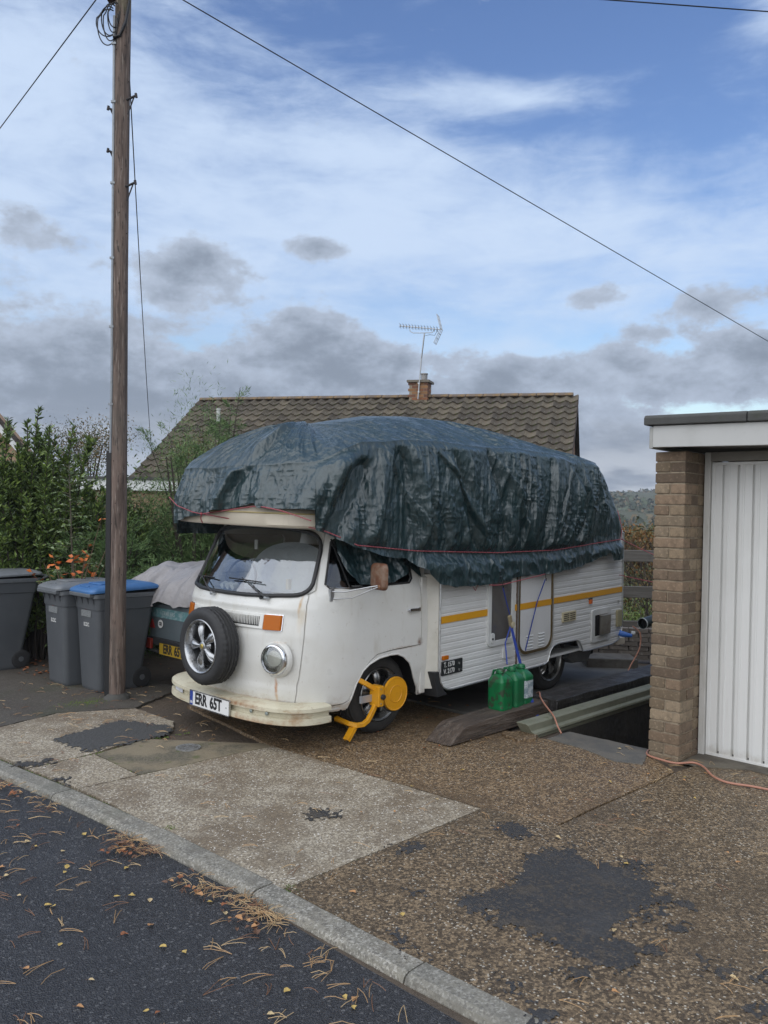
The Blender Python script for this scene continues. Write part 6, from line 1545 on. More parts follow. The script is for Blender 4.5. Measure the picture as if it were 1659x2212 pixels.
# door leaf: 10 ribs of pressed steel
WD = M('white_door_paint', (.66, .66, .64), .38, layers=[('noise', 1.5, .45, .7, (.60, .60, .575), .7), ('noise', (20, 20, 3), .62, .8, (.44, .42, .37), .35), ('noise', 60, .70, .78, (.18, .15, .12), .6), ('spot', (1.38, -2.1, .06), (.1, .5, .06), (.36, .32, .26), .6, .6, 20., .7)], bump=[('noise', 6, .06, .004)])
WF = M('off_white_frame_paint', (.50, .49, .46), .5, layers=[('noise', (10, 10, 3), .45, .7, (.38, .365, .33), .7), ('noise', 50, .64, .74, (.18, .15, .12), .6)])
DX = 1.352
y0d, y1d = -1.990, -4.15; zb, zt = .035, 2.115
prof = [(y0d + .012, 0), (y0d - .050, 0)]
y = y0d - .050; pitch_ = .104
while y > y1d + .1:
    prof += [(y - .005, .022), (y - .018, .022), (y - .023, 0), (y - .040, 0), (y - .043, -.004), (y - .052, -.004), (y - .055, 0), (y - pitch_, 0)]; y -= pitch_
vs = [(DX + d, yy, zb) for yy, d in prof] + [(DX + d, yy, zt) for yy, d in prof]; n = len(prof)
dl = MB().add(vs, [(q, q + 1, n + q + 1, n + q) for q in range(n - 1)]).build('garage_door', WD, garage, fix=False)
md = dl.modifiers.new('s', 'SOLIDIFY'); md.thickness = .004; md.offset = 0
bv = MB().box(DX - .008, DX + .02, y1d, y0d + .02, zb - .030, zb + .012).box(DX - .006, DX + .018, y1d, y0d + .02, zt - .01, zt + .014).box(DX - .007, DX + .018, y0d - .004, y0d + .022, zb - .02, zt + .01)
bv.build('door_edge_frame', WD, dl, bevel=.003)
gf = MB().box(DX - .03, DX + .05, -1.965, -1.922, .0, 2.20).build('door_frame', WF, garage, bevel=.004)
MB().box(DX - .028, DX + .05, -4.3, -1.965, 2.135, 2.20).build('lintel_board', M('grey_lintel_board', (.25, .235, .205), .7, layers=[('noise', 8, .4, .7, (.18, .17, .15), .6)]), garage, bevel=.003)
MB().box(DX + .02, DX + .03, -4.3, -1.93, -.02, .06).build('door_gap', DARK, garage)
# fascia, felt roof
FAS = M('grey_white_fascia', (.47, .47, .455), .5, layers=[('noise', (3, 3, 3), .45, .7, (.40, .40, .38), .7), ('noise', 60, .68, .76, (.15, .13, .10), .6)])
FELT = M('mineral_felt', (.040, .040, .038), .9, layers=[('noise', 6, .42, .66, (.065, .066, .062), .7), ('vor', 200, .0, .3, (.11, .11, .105), .5), ('noise', 3, .55, .7, (.05, .06, .03), .5)], bump=[('vor', 180, .8, .004), ('noise', 10, .5, .01)])
def tilt_box(x0, x1, ya, yb, za, zb_, drop, name, m, bev=.004):
    mb = MB().hexa([(x0, yb, za - drop), (x1, yb, za - drop), (x1, ya, za), (x0, ya, za), (x0, yb, zb_ - drop), (x1, yb, zb_ - drop), (x1, ya, zb_), (x0, ya, zb_)])
    return mb.build(name, m, garage, bevel=bev)
tilt_box(.895, .93, -1.728, -4.6, 2.212, 2.362, .06, 'fascia_board', FAS)
tilt_box(.899, 5.2, -1.700, -1.728, 2.205, 2.355, .0, 'return_board', M('weathered_return_board', (.36, .36, .34), .6, layers=[('noise', 8, .4, .7, (.26, .25, .22), .6)]))
tilt_box(.94, 5.2, -1.735, -4.6, 2.23, 2.34, .06, 'roof_deck', M('soffit_dark', (.10, .095, .09), .8))
for k, (ya, yb) in enumerate(((-1.672, -2.372), (-2.378, -3.3), (-3.306, -4.6))):
    mb = MB(); d0, d1 = .0, .0
    f_ = lambda yy: -.030 * (-1.70 - yy) / 1.0 * .75
    pr = [(.865, 2.366), (.862, 2.418), (.880, 2.436), (.93, 2.440), (5.25, 2.44), (5.25, 2.366)]
    vs = [(x, ya, z + f_(ya)) for x, z in pr] + [(x, yb, z + f_(yb)) for x, z in pr]; n = len(pr)
    mb.add(vs, [tuple(range(n)), tuple(n + q for q in reversed(range(n)))] + [(q, (q + 1) % n, n + (q + 1) % n, n + q) for q in range(n)]).build('roof_felt', FELT, garage, bevel=.008)
# ================================================================ TRAILER
random.seed(21)
trailer = empty('trailer', VM, 'small grey box trailer left of the van with a yellow number plate and GB sticker', 'trailer')
TX, TY0, TY1 = -.40, 2.02, 2.80
TGREY = M('blue_grey_trailer_paint', (.085, .105, .115), .45, layers=[('noise', 4, .45, .7, (.11, .13, .14), .6), ('noise', 40, .6, .75, (.2, .21, .21), .4)])
TEAL = M('faded_teal_band', (.10, .22, .23), .5, layers=[('noise', (30, 18, 30), .45, .62, (.28, .35, .36), .7)])
MB().box(TX, TX + 1.7, TY0, TY1, .46, .80).build('box_body', TGREY, trailer, bevel=.012)
MB().box(TX - .004, TX + .01, TY0 + .03, TY1 - .03, .665, .755).build('teal_band', TEAL, trailer)
MB().box(TX - .03, TX + .05, TY0 - .01, TY1 + .01, .40, .47).build('rear_sill', BLACK, trailer, bevel=.006)
MB().box(TX - .05, TX + .02, TY0 - .02, TY1 + .04, .335, .352).build('bumper_bar', STEEL, trailer, bevel=.004)
def fx(y, z, x=TX - .008): return Matrix.Translation((x, y, z)) @ Matrix(((0, 0, -1, 0), (-1, 0, 0, 0), (0, 1, 0, 0), (0, 0, 0, 1)))
st = MB().prism([(.045 * cos(a), .040 * sin(a)) for a in [2 * pi * k / 28 for k in range(28)]], 0, .003, 'z', fx(2.585, .605)).build('gb_sticker', M('white_oval', (.62, .62, .60), .5), trailer)
text_mesh('GB', .048, INK, st, fx(2.585, .605, TX - .0125), xs=.85, bold=.001)
text_mesh('TRAILERS', .055, M('faded_white_letters', (.34, .40, .40), .6), trailer, fx(2.45, .71, TX - .006), xs=1.0, bold=.0, name='faded_lettering')
number_plate(fx(2.255, .385, TX - .055), trailer, YPL)
MB().prism([(2.70, .555), (2.79, .555), (2.745, .64)], TX - .012, TX - .002, 'x').build('red_triangle', M('red_reflector', (.25, .012, .01), .35), trailer)
MB().box(TX - .06, TX - .03, 2.68, 2.78, .36, .46).build('lamp', M('dull_red_lamp', (.18, .02, .012), .4), trailer, bevel=.006)
for y in (TY0 - .12, TY1 + .12):
    MB().lathe([(.12, -.08), (.21, -.08), (.23, -.06), (.23, .04), (.21, .06), (.12, .06)], 30, Matrix.Translation((TX + .8, y, .235)) @ RX).build('wheel', BLACK, trailer, smooth=40)
# grey sheet over the load
SHEET = M('pale_grey_pvc_sheet', (.29, .275, .275), .42, layers=[('noise', 4, .4, .7, (.25, .23, .225), .7), ('noise', 30, .62, .75, (.16, .14, .12), .4)], bump=[('noise', 12, .5, .02), ('noise', 40, .3, .005)])
vs = []; nu, nv = 90, 56
for j in range(nv):
    for i in range(nu):
        u, v = i / (nu - 1), j / (nv - 1)
        x = TX - .06 + 1.45 * v; y = TY0 - .14 + 1.26 * u
        e = min(1, 4.2 * min(u, 1 - u)) ** .5 * min(1, 5.5 * v) ** .5
        z = .80 + .17 * smooth01((u - .62) / .3) + (.30 + .10 * sin(3.2 * u + 1) + .07 * noise.noise(Vector((x * 2.5, y * 2.5, 3))) + .04 * abs(noise.noise(Vector((x * 6, y * 7, 5))))) * e
        z += .03 * abs(noise.noise(Vector((x * 5, y * 9, 11)))) - .07 * (1 - e) * noise.noise(Vector((y * 5, x * 3, 9)))
        x += .07 * noise.noise(Vector((y * 6, z * 3, 0))) + .03 * noise.noise(Vector((y * 15, z * 5, 4))); y += .03 * noise.noise(Vector((z * 9, x * 6, 7)))
        vs.append((x, y, z))
# skirt
fs = [(j * nu + i, j * nu + i + 1, (j + 1) * nu + i + 1, (j + 1) * nu + i) for j in range(nv - 1) for i in range(nu - 1)]
o = MB().add(vs, fs).build('load_cover', SHEET, mw=VM, smooth=70); tag(o, 'crumpled pale grey sheet covering the load of the small trailer', 'cover')

# ================================================================ TILED HOUSE
az = radians(16); Rr = Vector((cos(az), -sin(az), 0)); Dd = Vector((-sin(az), -cos(az), 0))   # along the ridge to the right, down-slope towards the camera
ridgeR = Vector((4.80, 20.0, 4.351)); Lr = 10.5; sl = radians(33.7)
HM = Matrix(((Rr.x, Dd.x, 0, ridgeR.x), (Rr.y, Dd.y, 0, ridgeR.y), (0, 0, 1, ridgeR.z), (0, 0, 0, 1)))   # x along the ridge (negative to the left), y down-slope in plan, z up
house = empty('tiled_house', HM @ Matrix.Translation((0, 0, -4.9)), 'low house behind the van with a mossy brown pantile roof and brick chimney', 'house')
H0 = Matrix.Translation((0, 0, 4.9))
TILE = [M('concrete_pantile', c, .85, layers=[('rand', 0., .0, 1., tuple(k * .6 for k in c), .7), ('noise', 9, .46, .62, tuple(k * .5 for k in c), .6), ('noise', 16, .60, .68, (.27, .25, .21), .75), ('noise', 11, .64, .72, (.085, .11, .025), .85), ('noise', 7, .66, .72, (.28, .17, .035), .8)],
          bump=[('noise', 40, .5, .01)]) for c in ((.098, .080, .055), (.130, .106, .073), (.075, .060, .043))]
WALLB = M('house_brick_wall', (.23, .13, .085), .9, layers=[('noise', 5, .4, .7, (.17, .09, .06), .6)])
slope_len = 3.55 / cos(sl); ct_, st_ = cos(sl), sin(sl)
gauge, tw = .290, Lr / 37
def tile_me(m):
    mb = MB(); n = 12; W_ = tw + .012; L_ = .40; vs = []
    for j, (yy, zz) in enumerate(((-.0, .0), (L_, .050))):
        for i in range(n + 1):
            u = i / n; x = u * W_
            h = .022 * (cos(2 * pi * (u * 1.0) + .4)) + .026 * max(0, cos(2 * pi * (u - .12)))
            vs.append((x, yy, zz + h))
    for i in range(n + 1): vs.append((vs[n + 1 + i][0], L_, vs[n + 1 + i][2] - .042))
    k = n + 1
    fs = [(i, k + i, k + i + 1, i + 1) for i in range(n)] + [(k + i, 2 * k + i, 2 * k + i + 1, k + i + 1) for i in range(n)]
    o = mb.add(vs, fs).build('tile', m, smooth=50, fix=False); me = o.data; bpy.data.objects.remove(o); return me
tmes = [tile_me(m) for m in TILE]
ncol = 36; nrow = int(slope_len / gauge)
cand = []
for r in range(nrow + 1):
    for c in range(ncol + 1):
        x = -Lr + c * tw; s0 = r * gauge
        if c > 36: continue
        cand.append((x, s0, r, c))
def tile_M(x, s0):
    return H0 @ Matrix.Translation((x, s0 * ct_, -s0 * st_ + .03)) @ Matrix.Rotation(-sl, 4, 'X') @ Matrix.Rotation(random.gauss(0, .008), 4, 'Z') @ Matrix.Translation((0, 0, random.uniform(-.004, .006)))
def vis(x, s0):      # seen above the tarpaulin or left of it
    p = HM @ Vector((x, s0 * ct_, -s0 * st_)); d = p - Vector((0, 0, 2)); px = 829.5 + 1719 * d.dot(Rv) / d.dot(Fv); py = 1106 - 1719 * d.dot(Uv) / d.dot(Fv)
    top_ = float(np.interp(px, [380, 430, 560, 700, 870, 960, 1030, 1120, 1250], [1080, 985, 945, 916, 903, 911, 936, 968, 985]))
    return py < top_ + 4, py
shown = [c for c in cand if vis(c[0], c[1])[0]]
shown.sort(key=lambda c: (HM @ Vector((c[0], c[1] * ct_, 0))).y)
tarr = MB(); single = set()
for c in shown[:300]:
    single.add((c[2], c[3])); o = bpy.data.objects.new('tile', random.choice(tmes)); COL.objects.link(o); o.parent = house; o.matrix_local = tile_M(c[0], c[1])
rest_v, rest_f, rest_m = [], [], []
for c in cand:
    if (c[2], c[3]) in single: continue
    k = random.randint(0, 2); M_ = tile_M(c[0], c[1]); b = len(rest_v)
    rest_v += [M_ @ v.co for v in tmes[k].vertices]; rest_f += [tuple(i + b for i in p.vertices) for p in tmes[k].polygons]; rest_m += [k] * len(tmes[k].polygons)
me = bpy.data.meshes.new('roof_tiles'); me.from_pydata([tuple(v) for v in rest_v], [], rest_f)
for m in TILE: me.materials.append(m)
me.polygons.foreach_set('material_index', rest_m); me.polygons.foreach_set('use_smooth', [True] * len(rest_f)); me.set_sharp_from_angle(angle=radians(50))
o = link('roof_tiles', me, None, house); o['kind'] = 'stuff'
RT = M('ridge_tile', (.15, .115, .088), .85, layers=[('rand', 0., 0., 1., (.10, .078, .06), .6), ('noise', 8, .5, .64, (.26, .16, .05), .6), ('noise', 14, .58, .7, (.28, .27, .24), .6)], bump=[('noise', 30, .4, .01)])
rme = None; x = -Lr
while x < -.2:
    if rme is None:
        pr_ = [(.14 * sin(a), .085 * cos(a) - .03) for a in [-1.5 + 3.0 * k / 8 for k in range(9)]]; pr_ += [(.10, -.05), (0, .03), (-.10, -.05)]
        o = MB().prism(pr_, 0, .44, 'x').build('ridge_tile', RT, smooth=40); rme = o.data; bpy.data.objects.remove(o)
    o = bpy.data.objects.new('ridge_tile', rme); COL.objects.link(o); o.parent = house; o.matrix_local = H0 @ Matrix.Translation((x, 0, .055 + random.uniform(-.004, .004))); x += .452
# roof underside, walls, bargeboard, gutter
MB().add([tuple(H0 @ Vector(p)) for p in [(-Lr, 0, -.01), (0, 0, -.01), (0, slope_len * ct_, -slope_len * st_ - .01), (-Lr, slope_len * ct_, -slope_len * st_ - .01), (-Lr, -slope_len * ct_, -slope_len * st_ - .01), (0, -slope_len * ct_, -slope_len * st_ - .01)]], [(0, 1, 2, 3), (1, 0, 4, 5)]).build('roof_boarding', M('dark_roof_felt', (.05, .045, .04), .9), house)
eav = 4.9 - slope_len * st_
MB().prism([(-3.35, -.4), (3.35, -.4), (3.35, eav + .08), (0, 4.9 - .12), (-3.35, eav + .08)], -Lr + .15, -.12, 'x').build('wall', WALLB, house)
BARGE = M('brown_bargeboard', (.09, .06, .045), .7)
for xx in (-.012, -Lr - .02):
    MB().hexa([tuple(H0 @ Vector(p)) for p in [(xx, 0, -.16), (xx + .03, 0, -.16), (xx + .03, slope_len * ct_, -slope_len * st_ - .16), (xx, slope_len * ct_, -slope_len * st_ - .16), (xx, 0, .04), (xx + .03, 0, .04), (xx + .03, slope_len * ct_, -slope_len * st_ + .04), (xx, slope_len * ct_, -slope_len * st_ + .04)]]).build('bargeboard', BARGE, house)
MB().box(-Lr - .02, .02, 3.52, 3.62, eav - .13, eav + .02).build('gutter', M('white_gutter', (.6, .6, .58), .5), house)
MB().lathe([(.05, 0), (.05, .42), (.065, .43), (.065, .47), (.001, .48)], 14, H0 @ Matrix.Translation((-9.35, 1.15, -.80))).build('soil_pipe', M('pale_pipe', (.50, .52, .48), .5), house, smooth=40)
# chimney with its own bricks
CB = [M('red_chimney_brick', c, .9, layers=[('rand', 0., 0., 1., tuple(k * .6 for k in c), .7), ('noise', 10, .45, .7, tuple(k * .55 for k in c), .5)], bump=[('noise', 40, .4, .005)]) for c in ((.30, .13, .065), (.36, .19, .09), (.20, .095, .06))]
chx, chw, chd, cz0, cz1 = -4.06, .50, .50, -.10, .40
ch = MB().box(chx - chw / 2 + .01, chx + chw / 2 - .01, -chd / 2 + .01, chd / 2 - .01, 4.9 - .5, 4.9 + cz1).build('chimney', MORT, house)
cbm = []
for m in CB:
    o = MB().box(-.10, .10, -.045, .045, -.031, .031).build('brick', m); cbm.append(o.data); bpy.data.objects.remove(o)
for r in range(-1, 5):
    for k in range(3):
        for (fx_, fy__, rz) in ((chx - chw / 2 + .05 + k * .215 - (.11 if r % 2 else 0), chd / 2 - .045, 0), (chx + chw / 2 - .045, chd / 2 - .05 - k * .215 + (.11 if r % 2 else 0) - .05, pi / 2)):
            if rz == 0 and not (chx - chw / 2 + .03 < fx_ + .02 < chx + chw / 2 - .02): continue
            if rz and not (-chd / 2 + .08 < fy__ < chd / 2 - .06): continue
            o = bpy.data.objects.new('brick', random.choice(cbm)); COL.objects.link(o); o.parent = ch; o.location = (fx_ + (.03 if rz == 0 else 0), fy__, 4.9 + .02 + r * .078 + .03); o.rotation_euler = (0, 0, rz)
MB().box(chx - chw / 2 - .05, chx + chw / 2 + .05, -chd / 2 - .05, chd / 2 + .05, 4.9 + cz1, 4.9 + cz1 + .06).build('chimney_cap', M('grey_cap', (.17, .15, .12), .85, bump=[('noise', 20, .5, .01)]), ch)
MB().lathe([(.10, 0), (.10, .03), (.085, .04), (.085, .16), (.10, .17), (.10, .20)], 16, Matrix.Translation((chx + .10, 0, 4.9 + cz1 + .06))).build('chimney_pot', M('metal_cowl', (.28, .27, .26), .5, .5), ch, smooth=30)
# aerial, mounted on the chimney
ALU = M('aerial_aluminium', (.40, .41, .42), .35, .9)
aer = empty('tv_aerial', HM @ Matrix.Translation((chx + .10, .32, 0)), 'rooftop television aerial on a tall mast strapped to the brick chimney', 'aerial')
lean = .06
MB().tube([(-.08, 0, -.05), (-.02, 0, .9), (.055, 0, 1.66)], .019, 8).build('mast', ALU, aer, smooth=60)
for z in (.12, .34): MB().box(-.09, -.04, -.05, .02, z, z + .04).build('clamp', ALU, aer)
bz = 1.76
MB().tube([(-.62, 0, bz + .11), (.52, 0, bz - .03)], .013, 6).build('boom', ALU, aer)
MB().tube([(-.35, 0, bz + .08), (-.33, 0, bz - .04), (-.25, 0, bz - .09), (.04, 0, bz - .10), (.26, 0, bz - .10), (.32, 0, bz - .02)], .010, 6).build('support_arm', ALU, aer, smooth=60)
for k in range(13):
    x = -.60 + k * .082; z = bz + .11 - (x + .62) * .123
    MB().tube([(x, -.07, z + .055), (x + .015, 0, z), (x, .07, z + .055)], .007, 5).tube([(x, -.07, z - .055), (x + .015, 0, z), (x, .07, z - .055)], .007, 5).build('director', ALU, aer)
rf = MB()
for s_ in (-1, 1):
    a = Vector((.50, 0, bz - .02)); b = a + Vector((-.10 if s_ > 0 else -.16, 0, .36 * s_))
    for yy in (-.14, 0, .14): rf.tube([a + Vector((0, yy, 0)), b + Vector((0, yy, 0))], .009, 5)
    for t in (0, .33, .66, 1): rf.tube([a + (b - a) * t + Vector((0, -.16, 0)), a + (b - a) * t + Vector((0, .16, 0))], .007, 5)
rf.build('reflector', ALU, aer)
MB().tube([(.40, 0, bz - .04), (.33, 0, bz - .17), (.2, 0, bz - .15), (.06, .02, 1.58), (.0, .03, 1.0)], .006, 5).build('coax', CW, aer, smooth=60)

# ================================================================ BUNGALOW AT THE LEFT
bung = empty('bungalow', Matrix.Translation((-6.8, 14.0, 0)), 'pale brick bungalow gable with white bargeboard at the far left behind the shrubs', 'house')
BW = M('buff_gable_brick', (.36, .24, .155), .9, layers=[('noise', (12, 12, 40), .42, .66, (.25, .16, .11), .7)], bump=[('wave', (0, 0, 42), .4, .01, .3)])
WHT = M('white_board', (.70, .71, .70), .5); RFD = M('dark_roof_tiles', (.07, .055, .048), .9, layers=[('wave', (0, 0, 12), .3, .6, (.035, .03, .027), .7, 1.)], bump=[('wave', (0, 0, 12), .6, .03, 1.)])
# gable in the plane y=0 (faces the camera); apex to the left out of frame
sl_ = (2.173 - 3.142) / (.852)
def gz(x): return 3.10 + sl_ * (x - .03)
MB().prism([(-4.5, -.6), (.72, -.6), (.72, gz(.72) - .12), (-.9, gz(-.9) - .12), (-4.5, gz(-.9) - .12 - 3.6 * .95)], 0, .4, 'y').build('wall', BW, bung)
MB().hexa([(-1.0, -.10, gz(-1.0) - .22), (-1.0, -.06, gz(-1.0) - .22), (1.25, -.06, gz(1.25) - .22), (1.25, -.10, gz(1.25) - .22), (-1.0, -.10, gz(-1.0) - .02), (-1.0, -.06, gz(-1.0) - .02), (1.25, -.06, gz(1.25) - .02), (1.25, -.10, gz(1.25) - .02)]).build('bargeboard', WHT, bung)
MB().hexa([(-1.0, -.16, gz(-1.0) - .03), (1.32, -.16, gz(1.32) - .03), (-3.2, 6, gz(1.32) - .03), (-5.5, 6, gz(-1.0) - .03), (-1.0, -.16, gz(-1.0) + .07), (1.32, -.16, gz(1.32) + .07), (-3.2, 6, gz(1.32) + .07), (-5.5, 6, gz(-1.0) + .07)]).build('roof', RFD, bung)
flat = empty('flat_roof_extension', Matrix.Translation((-6.8, 13.6, 0)), 'flat-roofed building with a white fascia seen through the shrubs', 'building')
MB().box(-2, 5.2, -.02, .02, 1.86, 2.045).build('fascia', WHT, flat); MB().box(-2, 5.3, -.05, .3, 2.045, 2.09).build('roof_edge', FELT, flat); MB().box(-2, 5.0, .1, .3, -.5, 1.86).build('wall', BW, flat)
# ================================================================ PLANTS
def leaf_mesh_np(P, T, Nn, Ls_, Ws, mats, fold=.25):
    """leaves as folded diamonds: base P, direction T, normal Nn, length, width"""
    n = len(P); B = np.cross(T, Nn); B /= np.linalg.norm(B, axis=1, keepdims=True) + 1e-9
    L_ = Ls_[:, None]; W_ = Ws[:, None]
    v = np.stack([P, P + T * L_ * .45 + B * W_ * .5 + Nn * W_ * fold, P + T * L_, P + T * L_ * .45 - B * W_ * .5 + Nn * W_ * fold], 1).reshape(-1, 3)
    b = np.arange(n)[:, None] * 4
    f = np.concatenate([b + [0, 1, 2], b + [0, 2, 3]], 1).reshape(-1, 3)
    return v, f
def unit(a): return a / (np.linalg.norm(a, axis=1, keepdims=True) + 1e-9)
def foliage(name, v, f, mats, ids, parent):
    me = npmesh(name, v, f); 
    for m in mats: me.materials.append(m)
    me.polygons.foreach_set('material_index', np.repeat(ids, 2).astype(np.int32)); me.update()
    return link(name, me, None, parent)
def LM(name, c, c2, rough=.5):
    m = M(name, c, rough, layers=[('noise', 5, .4, .65, c2, .7)]); m.node_tree.nodes['Principled BSDF'].inputs['Subsurface Weight'].default_value = 0; return m
G1 = LM('leaf_green', (.10, .155, .036), (.070, .115, .028), .42); G2 = LM('leaf_light_green', (.20, .28, .06), (.145, .21, .045), .42); G3 = LM('leaf_dark_green', (.055, .09, .026), (.040, .066, .020), .45)
G4 = LM('leaf_grey_green', (.20, .26, .13), (.15, .20, .10), .5); ORL = LM('leaf_orange', (.60, .17, .035), (.50, .11, .03), .5)
STEM = M('shrub_stem', (.045, .035, .028), .8)
CORE = M('shrub_inner_shade', (.012, .018, .009), .9)
R2 = np.random.default_rng(3)
def shrub(cx, cy, z0, stems, label, mats, probs, leafL=(.045, .075), leafW=.30, per=70, name='leafy_shrub', droop=0., spread=.5, clump=1.0):
    """stems: list of (x, y, height)"""
    e = empty(name, Matrix.Translation((cx, cy, z0)), label, 'shrub'); st = MB(); Ps, Ts = [], []
    for (sx, sy, h) in stems:
        bx, by = sx * .35, sy * .35; pts = []
        wob = R2.normal(0, .05, 2)
        for k in range(7):
            t = k / 6; pts.append((bx + (sx - bx) * t ** 1.2 + wob[0] * sin(3 * t), by + (sy - by) * t ** 1.2 + wob[1] * sin(2.5 * t), h * t))
        st.tube(pts, [.012 * (1 - .75 * k / 6) + .002 for k in range(7)], 5)
        pts = np.array(pts); nb = max(4, int(h * 9))
        # side shoots
        shoots = [(pts[3:], 1.0)]
        for q in range(nb):
            t = R2.uniform(.12, .92); p = np.array([np.interp(t * 6, range(7), pts[:, c]) for c in range(3)])
            a = R2.uniform(0, 2 * pi); l = R2.uniform(.12, .30) * (1.15 - t * .6) * clump; d = np.array([cos(a) * spread, sin(a) * spread, R2.uniform(.5, 1.0)]); d /= np.linalg.norm(d)
            sp = np.array([p + d * l * s_ + np.array([0, 0, .25 * l * s_ * s_]) for s_ in (0, .5, 1)]); shoots.append((sp, l)); st.tube(sp.tolist(), [.004, .003, .0015], 4, cap=False)
        for sp, l in shoots:
            n = int(per * (.5 if len(sp) == 3 else 1.6) * (l if len(sp) == 3 else .5) * 3.4) + 4
            tt = R2.uniform(.1, 1.0, n); idx = tt * (len(sp) - 1)
            P = np.stack([np.interp(idx, range(len(sp)), sp[:, c]) for c in range(3)], 1)
            ax_ = sp[-1] - sp[max(0, len(sp) - 2)]; ax_ = ax_ / np.linalg.norm(ax_)
            a = R2.uniform(0, 2 * pi, n); rad = np.stack([np.cos(a), np.sin(a), np.zeros(n)], 1)
            T = unit(rad * .75 + ax_[None] * R2.uniform(.3, 1.2, n)[:, None] + np.array([0, 0, -droop]))
            Ps.append(P); Ts.append(T)
    P = np.concatenate(Ps); T = np.concatenate(Ts); n = len(P)
    Nn = unit(np.cross(T, R2.normal(0, 1, (n, 3)))); Nn *= np.sign(Nn[:, 2:3] + 1e-6)
    Ls_ = R2.uniform(*leafL, n); v, f = leaf_mesh_np(P, T, Nn, Ls_, Ls_ * leafW, mats)
    ids = R2.choice(len(mats), n, p=probs)
    o = foliage('foliage', v, f, mats, ids, e); o['kind'] = 'stuff'
    s = st.build('stems', STEM, e, fix=False); s['kind'] = 'stuff'
    return e
random.seed(31)
zg = lambda x, y: ground_z(x, y)
def stems(n, rx, ry, h0, h1, px=1.):
    out = []
    for k in range(n):
        a = random.uniform(0, 2 * pi); r = sqrt(random.random()); x, y = rx * r * cos(a), ry * r * sin(a)
        out.append((x, y, (h1 - (h1 - h0) * (r ** 1.5)) * random.uniform(.86, 1.06)))
    return out
# big evergreen behind the bins: tall pointed shoots
shrub(-4.05, 9.0, -.05, [(a_, b_, h_ if a_ > -.25 else min(h_, 2.25 + .9 * (a_ + .25))) for a_, b_, h_ in stems(66, .95, .55, 1.9, 2.62)] + [(.23, -.2, 2.84), (.05, -.1, 2.70), (.57, -.1, 2.66), (.75, -.15, 2.54), (.40, -.3, 2.62), (-.35, .0, 2.62), (-.05, -.25, 2.72), (-.45, -.1, 2.40)],
      'tall evergreen shrub with pointed upright shoots behind the grey bins', [G1, G2, G3], [.45, .30, .25], leafL=(.05, .085), leafW=.30, per=80, spread=.6)
shrub(-5.15, 9.2, -.05, stems(34, .7, .5, 1.25, 1.75), 'evergreen shrub with narrow leaves at the extreme left edge of the picture', [G1, G2, G3], [.42, .36, .22], leafL=(.05, .085), per=80, spread=.6)
shrub(-3.15, 9.3, -.05, stems(26, .45, .4, 1.5, 2.15), 'dark evergreen shrub directly left of the wooden pole', [G1, G2, G3], [.45, .2, .35], leafL=(.045, .075), per=80, spread=.6)
# young tree with tiers of small leaves, in front
e = empty('young_tree', Matrix.Translation((-3.22, 8.25, .02)), 'thin young tree with tiers of small grey-green leaves behind the slim bin', 'tree')
tr = MB().tube([(0, 0, 0), (.01, 0, .7), (-.02, 0, 1.4), (-.05, 0, 2.15)], [.014, .012, .009, .004], 6); Ps, Ts = [], []
for k in range(46):
    t = .35 + .65 * k / 45; z = 2.12 * t; a = R2.uniform(0, 2 * pi) if k % 3 else R2.choice([0, pi]) + R2.normal(0, .4); l = (.46 * (1.05 - t) + .10) * R2.uniform(.6, 1.15)
    b = np.array([-.02 - .03 * t, 0, z]); d = np.array([cos(a), sin(a) * .8, .12]); pts = np.array([b + d * l * s_ + np.array([0, 0, .05 * s_ - .06 * s_ * s_]) for s_ in np.linspace(0, 1, 5)])
    tr.tube(pts.tolist(), [.004, .0035, .003, .002, .001], 4, cap=False)
    n = int(85 * l) + 6; idx = R2.uniform(.5, 4, n); P = np.stack([np.interp(idx, range(5), pts[:, c]) for c in range(3)], 1); sd = R2.choice([-1, 1], n)
    T = unit(d[None] * .5 + np.stack([-d[1] * sd, d[0] * sd, R2.normal(-.15, .25, n)], 1)); Ps.append(P); Ts.append(T)
P = np.concatenate(Ps); T = np.concatenate(Ts); n = len(P); Nn = unit(np.array([0, 0, 1.]) + R2.normal(0, .35, (n, 3))); Ls_ = R2.uniform(.034, .058, n)
v, f = leaf_mesh_np(P, T, Nn, Ls_, Ls_ * .62, None, .12); o = foliage('crown', v, f, [G4, G2, G1], R2.choice(3, n, p=[.62, .22, .16]), e); o['kind'] = 'stuff'
tr.build('trunk', M('young_bark', (.10, .085, .06), .8), e)
# orange autumn sapling at its foot
e = empty('autumn_sapling', Matrix.Translation((-3.10, 7.95, .02)), 'small sapling with a few bright orange leaves poking up behind the slim bin', 'sapling')
tw_ = MB(); Ps = []; Ts = []
random.seed(12)
tips = [(-.22, 0, 1.27), (.28, .0, 1.62), (.42, 0, 1.50), (-.02, .05, 1.22), (.12, 0, 1.26), (.06, -.1, 1.14), (.22, .05, 1.18), (-.12, -.05, 1.10), (.33, 0, 1.18), (-.30, 0, 1.16), (-.44, 0, 1.10), (.46, .02, 1.12), (.16, .0, 1.40)]
for (x, y, z) in tips:
    tw_.tube([(0, 0, 0), (x * .3, y * .3, z * .55), (x * .75, y, z * .85), (x, y, z)], [.006, .005, .003, .0015], 5, cap=False)
    for q in range(random.randint(1, 5) if z < 1.45 else 2):
        t = random.uniform(.72, 1.0) if z < 1.45 else .98; Ps.append((x * t, y * t, z * (t * .5 + .5))); a = random.uniform(0, 2 * pi); Ts.append((cos(a), sin(a) * .6, random.uniform(-.5, .9)))
